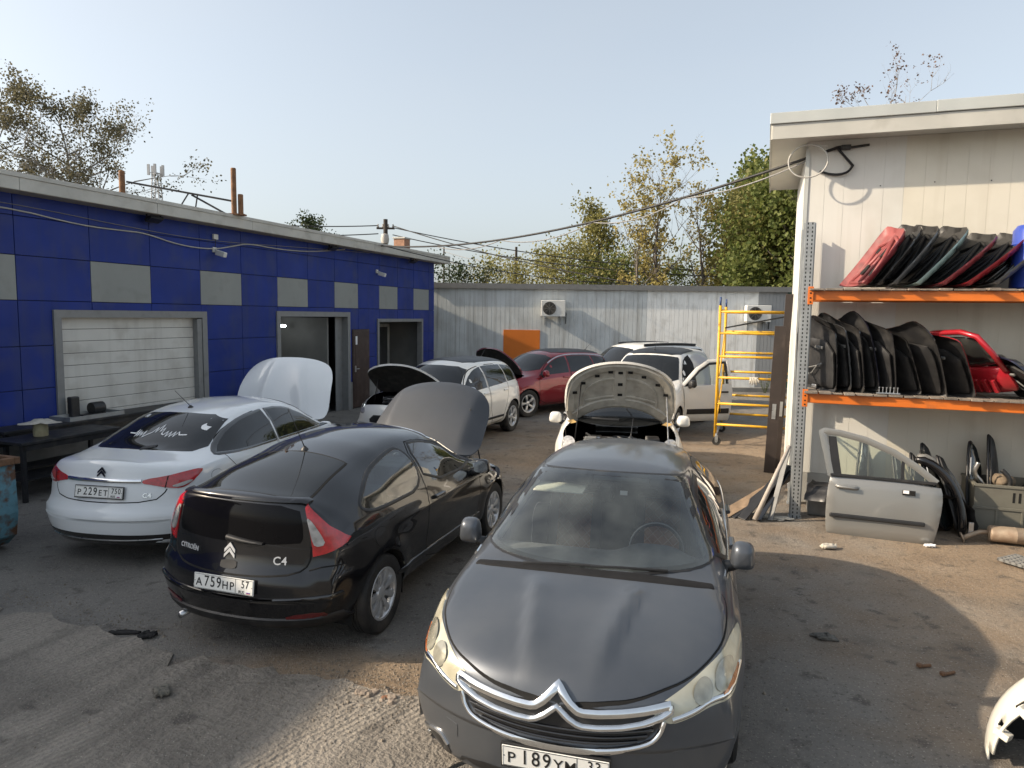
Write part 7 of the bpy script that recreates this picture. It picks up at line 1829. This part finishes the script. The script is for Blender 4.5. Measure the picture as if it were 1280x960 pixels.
def bar(a, b, s=.035): 
    a, b = Vector(a), Vector(b); return MB().box((0, -s/2, -s/2), ((b-a).length, s/2, s/2), M=frame(a, b-a))
bar((.05, 0, .60), (2.10, 0, .26)).obj('top_bar', M_bench, t); bar((1.30, .02, .37), (1.95, .02, .02)).obj('stay', M_bench, t); bar((1.0, .0, .02), (1.25, 0, .40), .02).obj('stay', M_bench, t); bar((1.36, .0, .02), (1.42, 0, .36), .02).obj('stay', M_bench, t)
t = thing('brick_chimney', 'low brick chimney with a pale cap on the far end of the blue roof', 'chimney', W(4.5, -.9, 4.40), YROT); M_chim = pmat('chimney_brick', (.36, .20, .13), .85, var=.25, vscale=9)
MB().box((-.19, -.19, 0), (.19, .19, .50), bev=.005).obj('stack', M_chim, t); MB().box((-.22, -.22, .50), (.22, .22, .55), bev=.006).obj('cap', M_fascia, t)
# ---------------------------------------------------------------- poles, mast
M_pole = pmat('dark_pole_wood', (.05, .042, .036), .85, var=.25, vscale=4); M_ceram = pmat('insulator', (.45, .42, .38), .3, var=.1)
t = thing('utility_pole', 'dark utility pole with insulators rising behind the blue workshop', 'pole', (-7.19, 40, 0), 0)
MB().lathe([(0, 0), (.16, 0), (.12, 7.75), (0, 7.76)], 12).obj('pole_shaft', M_pole, t, angle=40); MB().box((-.5, -.05, 7.2), (.5, .05, 7.3)).obj('crossarm', M_pole, t)
for x in (-.42, -.15, .15, .42): MB().lathe([(0, 0), (.05, 0), (.07, .06), (.03, .1), (.05, .16), (0, .2)], 10, M=Matrix.Translation((x, 0, 7.3))).obj('insulator', M_ceram, t, angle=40)
MB().lathe([(0, 6.4), (.2, 6.4), (.24, 6.6), (.2, 6.9), (0, 6.95)], 12, M=Matrix.Translation((0, -.2, 0))).obj('lamp_head', M_ceram, t, angle=40)
t = thing('thin_pole', 'thin distant pole above the shed roof', 'pole', (.15, 46, 0), 0); MB().lathe([(0, 0), (.11, 0), (.08, 6.9), (0, 6.91)], 10).obj('pole_shaft', M_pole, t, angle=40)
t = thing('slim_pole', 'slim pole with wires over the far end of the blue roof', 'pole', (-4.9, 50, 0), 0); MB().lathe([(0, 0), (.09, 0), (.05, 7.2), (0, 7.21)], 10).obj('pole_shaft', M_pole, t, angle=40)
M_mast = pmat('mast_steel', (.42, .42, .42), .5, .2, var=.2, vscale=.4)
t = thing('lattice_mast', 'distant lattice radio mast behind the left birch', 'mast', (-44.8, 90, 0), 0); mb = MB(); h = 19.5
for sx_, sy_ in ((1, 1), (1, -1), (-1, -1), (-1, 1)): mb.tube([(sx_*1.0, sy_*1.0, 0), (sx_*.35, sy_*.35, h)], .07, 5)
for k in range(16):
    z0, z1 = k*h/16, (k+1)*h/16; w0, w1 = 1.0-.65*k/16, 1.0-.65*(k+1)/16
    for a, b in (((1, 1), (1, -1)), ((1, -1), (-1, -1)), ((-1, -1), (-1, 1)), ((-1, 1), (1, 1))): mb.tube([(a[0]*w0, a[1]*w0, z0), (b[0]*w1, b[1]*w1, z1)], .04, 4).tube([(a[0]*w1, a[1]*w1, z1), (b[0]*w1, b[1]*w1, z1)], .04, 4)
mb.obj('lattice', M_mast, t)
for k in range(5): a = k*1.256; MB().box((-.14, -.1, 0), (.14, .1, 1.3), M=Matrix.Translation((.85*math.cos(a), .85*math.sin(a), h-.3))).tube([(0, 0, h), (.8*math.cos(a), .8*math.sin(a), h)], .05, 4).obj('antenna_panel', M_mast, t)
# ---------------------------------------------------------------- overhead cables
M_cable = pmat('black_cable', (.010, .010, .011), .6, var=.2); M_wcable = pmat('pale_cable', (.42, .41, .38), .5, var=.1); M_gcable = pmat('grey_wire', (.20, .20, .20), .5, var=.1)
def sag(a, b, s, n=24):
    a, b = Vector(a), Vector(b); return [a+(b-a)*t-Vector((0, 0, 4*s*t*(1-t))) for t in np.linspace(0, 1, n)]
def cable(lb, runs, r, m, cat='cable', name='overhead_cable'):
    mb = MB(); o = Vector(runs[0][0])
    for p in runs: mb.tube([Vector(q)-o for q in p], r, 6)
    t = mb.obj(name, m, None, smooth=True); t.location = o; tag(t, lb, cat); return t
A1 = W(-5.45, 10.98, 4.79); B1 = W(1.05, .36, 4.34)
main = sag(A1, B1, .42); cable('thick black cable strung across the yard from the cream building to the blue workshop', [main, [A1, W(-5.42, 11.05, 4.80), W(-5.4, 11.12, 4.79)]], .020, M_cable)
def along(pts, t): 
    k = t*(len(pts)-1); i = min(int(k), len(pts)-2); return pts[i]+(pts[i+1]-pts[i])*(k-i)
droops = []
ts = [0.02, .20, .36, .58, .78]
for a, b, s in zip(ts[:-1], ts[1:], (.10, .14, .16, .13)): droops.append(sag(along(main, a)-Vector((0, 0, .01)), along(main, b)-Vector((0, 0, .01)), s, 12))
cable('thinner pale cable drooping in loops below the thick black cable', droops, .010, M_gcable)
loop = []
for a in np.linspace(0, 2*math.pi*1.05, 30): loop.append(W(-5.62, 10.62+.24*math.sin(a), 4.60+.21*math.cos(a)))
cable('coil of pale cable hanging at the eave corner of the cream building', [loop+[W(-5.6, 10.85, 4.78)]], .010, M_wcable)
cable('short black cable looping down under the eave of the cream building', [sag(W(-5.44, 10.98, 4.78), W(-5.41, 11.18, 4.55), -.0, 6)+chaikin([tuple(W(-5.41, 11.18, 4.56)), tuple(W(-5.43, 11.12, 4.46)), tuple(W(-5.42, 10.95, 4.44)), tuple(W(-5.41, 10.78, 4.50))], 3, False)], .016, M_cable)
t = thing('cable_bracket', 'black cable clamp and short bar on the cream wall under the eave', 'bracket', W(-5.41, 11.08, 4.79), YROT); MB().box((-.06, -.05, -.03), (.06, .02, .03), bev=.008).tube([(.06, 0, .0), (.28, 0, .02)], .016, 8).obj('clamp', M_blackplastic, t)
# white cable draped on the blue wall
wp = [W(-11., .012, 3.9), W(-8.79, .015, 3.97), W(-7.6, .02, 3.84), W(-6.75, .015, 3.85), W(-6.36, .015, 3.86), W(-5.6, .03, 3.72), W(-4.77, .02, 3.72), W(-4.2, .02, 3.84), W(-3.74, .015, 3.94), W(-2.85, .03, 3.90), W(-1.6, .03, 3.95), W(-.19, .02, 4.14)]
cable('white cable hanging in waves along the blue wall', [chaikin([tuple(p) for p in wp], 2, False)], .012, M_wcable, 'cable', 'wall_cable')
wp = [W(-11., .012, 3.97), W(-8.9, .012, 4.04), W(-6.3, .02, 3.90), W(-4.7, .02, 3.88), W(-2.0, .02, 4.02), W(1.0, .02, 4.15)]
cable('thin wire stretched above the white cable on the blue wall', [chaikin([tuple(p) for p in wp], 2, False)], .006, M_gcable, 'cable', 'wall_cable')
PT = Vector((-7.19, 40, 7.4))
cable('pair of wires running left from the utility pole behind the blue roof', [sag(PT+Vector((-.4, 0, 0)), (-17, 37, 7.3), .2), sag(PT+Vector((-.4, 0, -.45)), (-17, 37, 6.7), .2)], .028, M_cable)
cable('bundle of wires sloping right from the utility pole behind the shed', [sag(PT+Vector((.4, 0, 0)), (5.5, 33, 4.1), .25), sag(PT+Vector((.4, 0, -.5)), (12, 36, 4.6), .5), sag(PT+Vector((.4, 0, -.1)), (14, 38, 4.9), .5)], .026, M_cable)
cable('thin grey wires between the distant poles', [sag((-4.9, 50, 6.9), (.15, 46, 5.8), .2), sag((-4.9, 50, 6.3), (.15, 46, 5.2), .2), sag((-4.9, 50, 5.8), (.15, 46, 4.7), .2), sag((.15, 46, 5.8), (16, 44, 4.6), .3)], .018, M_gcable)
cable('second thin black cable from the blue workshop to the shed roof', [sag(W(1.05, .36, 4.36), (4.3, 26, 3.75), .25)], .012, M_cable)

# ---------------------------------------------------------------- trees
def leafmat(name, a, b, trans=.45):
    m, nt, p = node_mat(name); oi = nd(nt, 'ShaderNodeNewGeometry')
    c = mixcol(nt, oi.outputs['Random Per Island'], a, b); nt.links.new(c, p.inputs['Base Color']); p.inputs['Roughness'].default_value = .6; p.inputs['Specular IOR Level'].default_value = .25
    tl = nd(nt, 'ShaderNodeBsdfTranslucent'); nt.links.new(c, tl.inputs[0]); mx = nd(nt, 'ShaderNodeMixShader'); mx.inputs[0].default_value = trans
    nt.links.new(p.outputs[0], mx.inputs[1]); nt.links.new(tl.outputs[0], mx.inputs[2]); nt.links.new(mx.outputs[0], nt.nodes['Material Output'].inputs[0]); return m
M_bark = pmat('grey_bark', (.11, .095, .08), .9, var=.3, vscale=3); M_birch = pmat('pale_bark', (.26, .24, .21), .85, var=.3, vscale=2, dirt=((.05, .045, .04), 3, .55, .75))
L_birch = leafmat('birch_leaf', (.075, .072, .045), (.15, .135, .075)); L_green = leafmat('green_leaf', (.065, .092, .022), (.17, .19, .055)); L_olive = leafmat('olive_leaf', (.135, .135, .045), (.29, .265, .095)); L_yel = leafmat('yellowing_leaf', (.20, .175, .06), (.40, .33, .12)); L_dark = leafmat('dark_leaf', (.020, .035, .016), (.05, .065, .025)); L_brown = leafmat('dry_leaf', (.10, .065, .05), (.20, .13, .10))

def tree(name, label, x, y, h, rad, seed, bark, leaf, nleaf, lsize, z0=.25, shape='round', branches=14, weep=0., twig=3, gaps=.0, trunk_r=None, group='trees beyond the yard', spread=.16, cluster=12):
    rd = random.Random(seed); t = thing(name, label, 'tree', (x, y, 0), 0, group); tm = MB(); lm = MB(); tr = trunk_r or h*.016
    pts = [Vector((0, 0, 0))]; n = 8
    for i in range(1, n+1): pts.append(Vector((rd.uniform(-1, 1)*h*.012*i**.5, rd.uniform(-1, 1)*h*.012*i**.5, h*.97*i/n)))
    tm.tube(pts, [tr*(1-.92*i/n) for i in range(n+1)], 8); tips = []
    def prof(f):   # crown radius against height fraction of the crown
        if shape == 'cone': return (1-f)**.8*(.35+.65*min(1, f*6))
        if shape == 'vase': return .35+.65*math.sin(min(1, f*1.15)*math.pi*.62) if f < .87 else .75
        return math.sqrt(max(.02, 1-(2*f-.9)**2/1.3))
    def grow(p, d, l, r, lev):
        q = [p]; dd = d.copy()
        for k in range(4):
            dd = (dd+Vector((rd.uniform(-.22, .22), rd.uniform(-.22, .22), rd.uniform(-.1, .2)-weep*(.35 if lev else .1)*(k/3)))).normalized(); q.append(q[-1]+dd*l/4)
        tm.tube(q, [r, r*.75, r*.55, r*.38, r*.2], 5 if lev else 6, caps=False)
        if lev < twig-1:
            for k in range(3 if lev else 4):
                i = rd.randint(1, 4); a = rd.uniform(0, 6.28); nd_ = (dd+Vector((math.cos(a), math.sin(a), rd.uniform(-.1, .6)))*.75).normalized(); grow(q[i], nd_, l*rd.uniform(.42, .62), r*.45, lev+1)
        tips.extend(q[2:] if lev else q[3:])
    for k in range(branches):
        f = (k+rd.random())/branches; z = h*(z0+(1-z0)*f*.93); i = z/(h*.97)*n; j = min(int(i), n-1); p = pts[j]+(pts[j+1]-pts[j])*(i-j)
        a = k*2.4+rd.uniform(-.5, .5); up = {'cone': -.05, 'vase': 1.1, 'round': .45}[shape]; d = Vector((math.cos(a), math.sin(a), up)).normalized()
        grow(p, d, max(rad*prof(f)*rd.uniform(.75, 1.08), h*.05), tr*(1-.85*f)*.5, 0)
    tips.extend(pts[-2:])
    if gaps: tips = [q for q in tips if math.sin(q.x*9/rad+seed)+math.sin(q.z*11/rad+seed*2)+math.sin(q.y*9/rad) > -1.2+gaps*2]
    for k in range(nleaf//cluster):
        c = rd.choice(tips)+Vector((rd.gauss(0, 1), rd.gauss(0, 1), rd.gauss(0, 1)))*rad*spread*.55
        for q in range(cluster):
            p = c+Vector((rd.gauss(0, 1), rd.gauss(0, 1), rd.gauss(-.2*weep*2, 1)))*rad*spread*.5; a, b = rd.uniform(0, 6.28), rd.uniform(-1, 1); s = lsize*rd.uniform(.6, 1.3)
            d = Vector((math.cos(a)*math.sqrt(1-b*b), math.sin(a)*math.sqrt(1-b*b), b-.4*weep)).normalized(); e = d.orthogonal().normalized(); e = (e*math.cos(a*3)+d.cross(e)*math.sin(a*3))*s*.42
            lm.add([p-d*s*.5, p+e, p+d*s*.5, p-e], [(0, 1, 2, 3)])
    tk = tm.obj('trunk', bark, t, smooth=True); lm.obj('crown', leaf, t)
    return t
tree('birch_tree', 'wide thin leaved birch behind the near end of the blue workshop roof', -13.5, 21.5, 8.4, 2.3, 3, M_birch, L_birch, 17000, .07, .46, 'round', 22, weep=.5, gaps=.1, spread=.09, twig=4, cluster=8)
tree('birch_tree', 'slimmer birch stem at the left picture edge behind the blue roof', -15.5, 21.8, 8.3, 1.6, 14, M_birch, L_birch, 7000, .07, .5, 'round', 14, weep=.5, gaps=.15, spread=.09, twig=4, cluster=8)
tree('conical_tree', 'narrow pointed olive tree rising behind the shed', 5.0, 44, 9.6, 2.3, 5, M_bark, L_olive, 9500, .16, .12, 'cone', 34, gaps=.0, spread=.22)
tree('thin_tree', 'sparse yellowing tree with many upright stems behind the shed, left of the tall one', 6.5, 37, 7.9, 2.2, 6, M_bark, L_yel, 1700, .15, .2, 'vase', 14, gaps=.3, spread=.10, twig=4, cluster=5)
tree('thin_tree', 'tallest sparse yellow tree behind the white shed panels', 7.6, 37, 10.0, 2.3, 7, M_bark, L_yel, 2900, .15, .2, 'vase', 18, gaps=.2, spread=.10, twig=4, cluster=6)
tree('thin_tree', 'sparse tree with bare upper twigs just left of the big green trees', 9.9, 38, 9.2, 2.1, 8, M_bark, L_yel, 1500, .14, .22, 'vase', 15, gaps=.35, spread=.10, twig=4, cluster=4)
tree('broadleaf_tree', 'big olive green tree behind the shed, left of the cream building', 14.0, 38.5, 9.4, 3.0, 9, M_bark, L_olive, 26000, .22, .1, 'round', 34, spread=.24)
tree('broadleaf_tree', 'dense dark green tree right beside the cream building', 13.6, 34.5, 9.3, 3.0, 10, M_bark, L_green, 26000, .20, .08, 'round', 34, spread=.24)
tree('broadleaf_tree', 'green tree top half hidden behind the other big trees', 14.9, 42, 11.6, 2.8, 11, M_bark, L_green, 16000, .22, .15, 'round', 24, spread=.2)
for k, (x, y, h, r_, m, lb) in enumerate(((-3.2, 46, 5.3, 2.2, L_dark, 'low dark bush showing between the blue roof end and the shed'), (-.6, 47, 5.6, 2.3, L_olive, 'low olive bush above the left part of the shed'), (1.9, 44, 5.7, 2.3, L_olive, 'rounded olive bush above the orange panel'), (3.3, 41, 6.4, 2.0, L_olive, 'tall olive bush below the pointed tree'), (5.6, 40, 5.6, 2.2, L_green, 'green bush behind the middle of the shed'), (7.4, 42, 6.0, 2.3, L_olive, 'olive bush behind the sparse yellow trees'), (9.8, 42, 5.4, 2.3, L_green, 'green bush left of the big green trees'), (-12.9, 46, 8.3, 1.4, L_dark, 'dark treetop just showing over the blue roof'))):
    tree('bush', lb, x, y, h, r_, 20+k, M_bark, m, 3800, .15, .08 if k < 7 else .5, 'round', 18, group='bushes beyond the shed', spread=.24)
tree('bare_tree', 'nearly bare tree with dark dry leaves above the roof of the cream building', 12.8, 25.0, 9.9, 1.9, 15, M_birch, L_brown, 1500, .085, .45, 'vase', 16, gaps=.1, spread=.07, cluster=3, twig=4)
tree('bare_tree', 'smaller bare twigs just showing left above the roof of the cream building', 11.0, 25.5, 8.4, 1.2, 16, M_birch, L_brown, 400, .08, .45, 'vase', 10, gaps=.1, spread=.07, cluster=3, twig=4)
# far treeline closing the horizon
def treeline():
    rd = random.Random(77); mb = MB()
    for k in range(2600):
        a = rd.uniform(-1.35, 1.35); d = rd.uniform(75, 95); x, y = d*math.sin(a), d*math.cos(a); hmax = 3.6+1.0*math.sin(a*9)+.8*math.sin(a*23+1); z = rd.uniform(0, 1)**.7*hmax
        s = rd.uniform(.5, 1.1)
        for q in range(3):
            p = Vector((x+rd.gauss(0, .8), y+rd.gauss(0, .8), z+rd.gauss(0, .5))); d1 = Vector((rd.gauss(0, 1), rd.gauss(0, 1), rd.gauss(0, 1))).normalized(); e = d1.orthogonal()*s*.4; mb.add([p-d1*s*.5, p+e, p+d1*s*.5, p-e], [(0, 1, 2, 3)])
    struct(mb.obj('distant_treeline', L_green), 'stuff')
treeline()
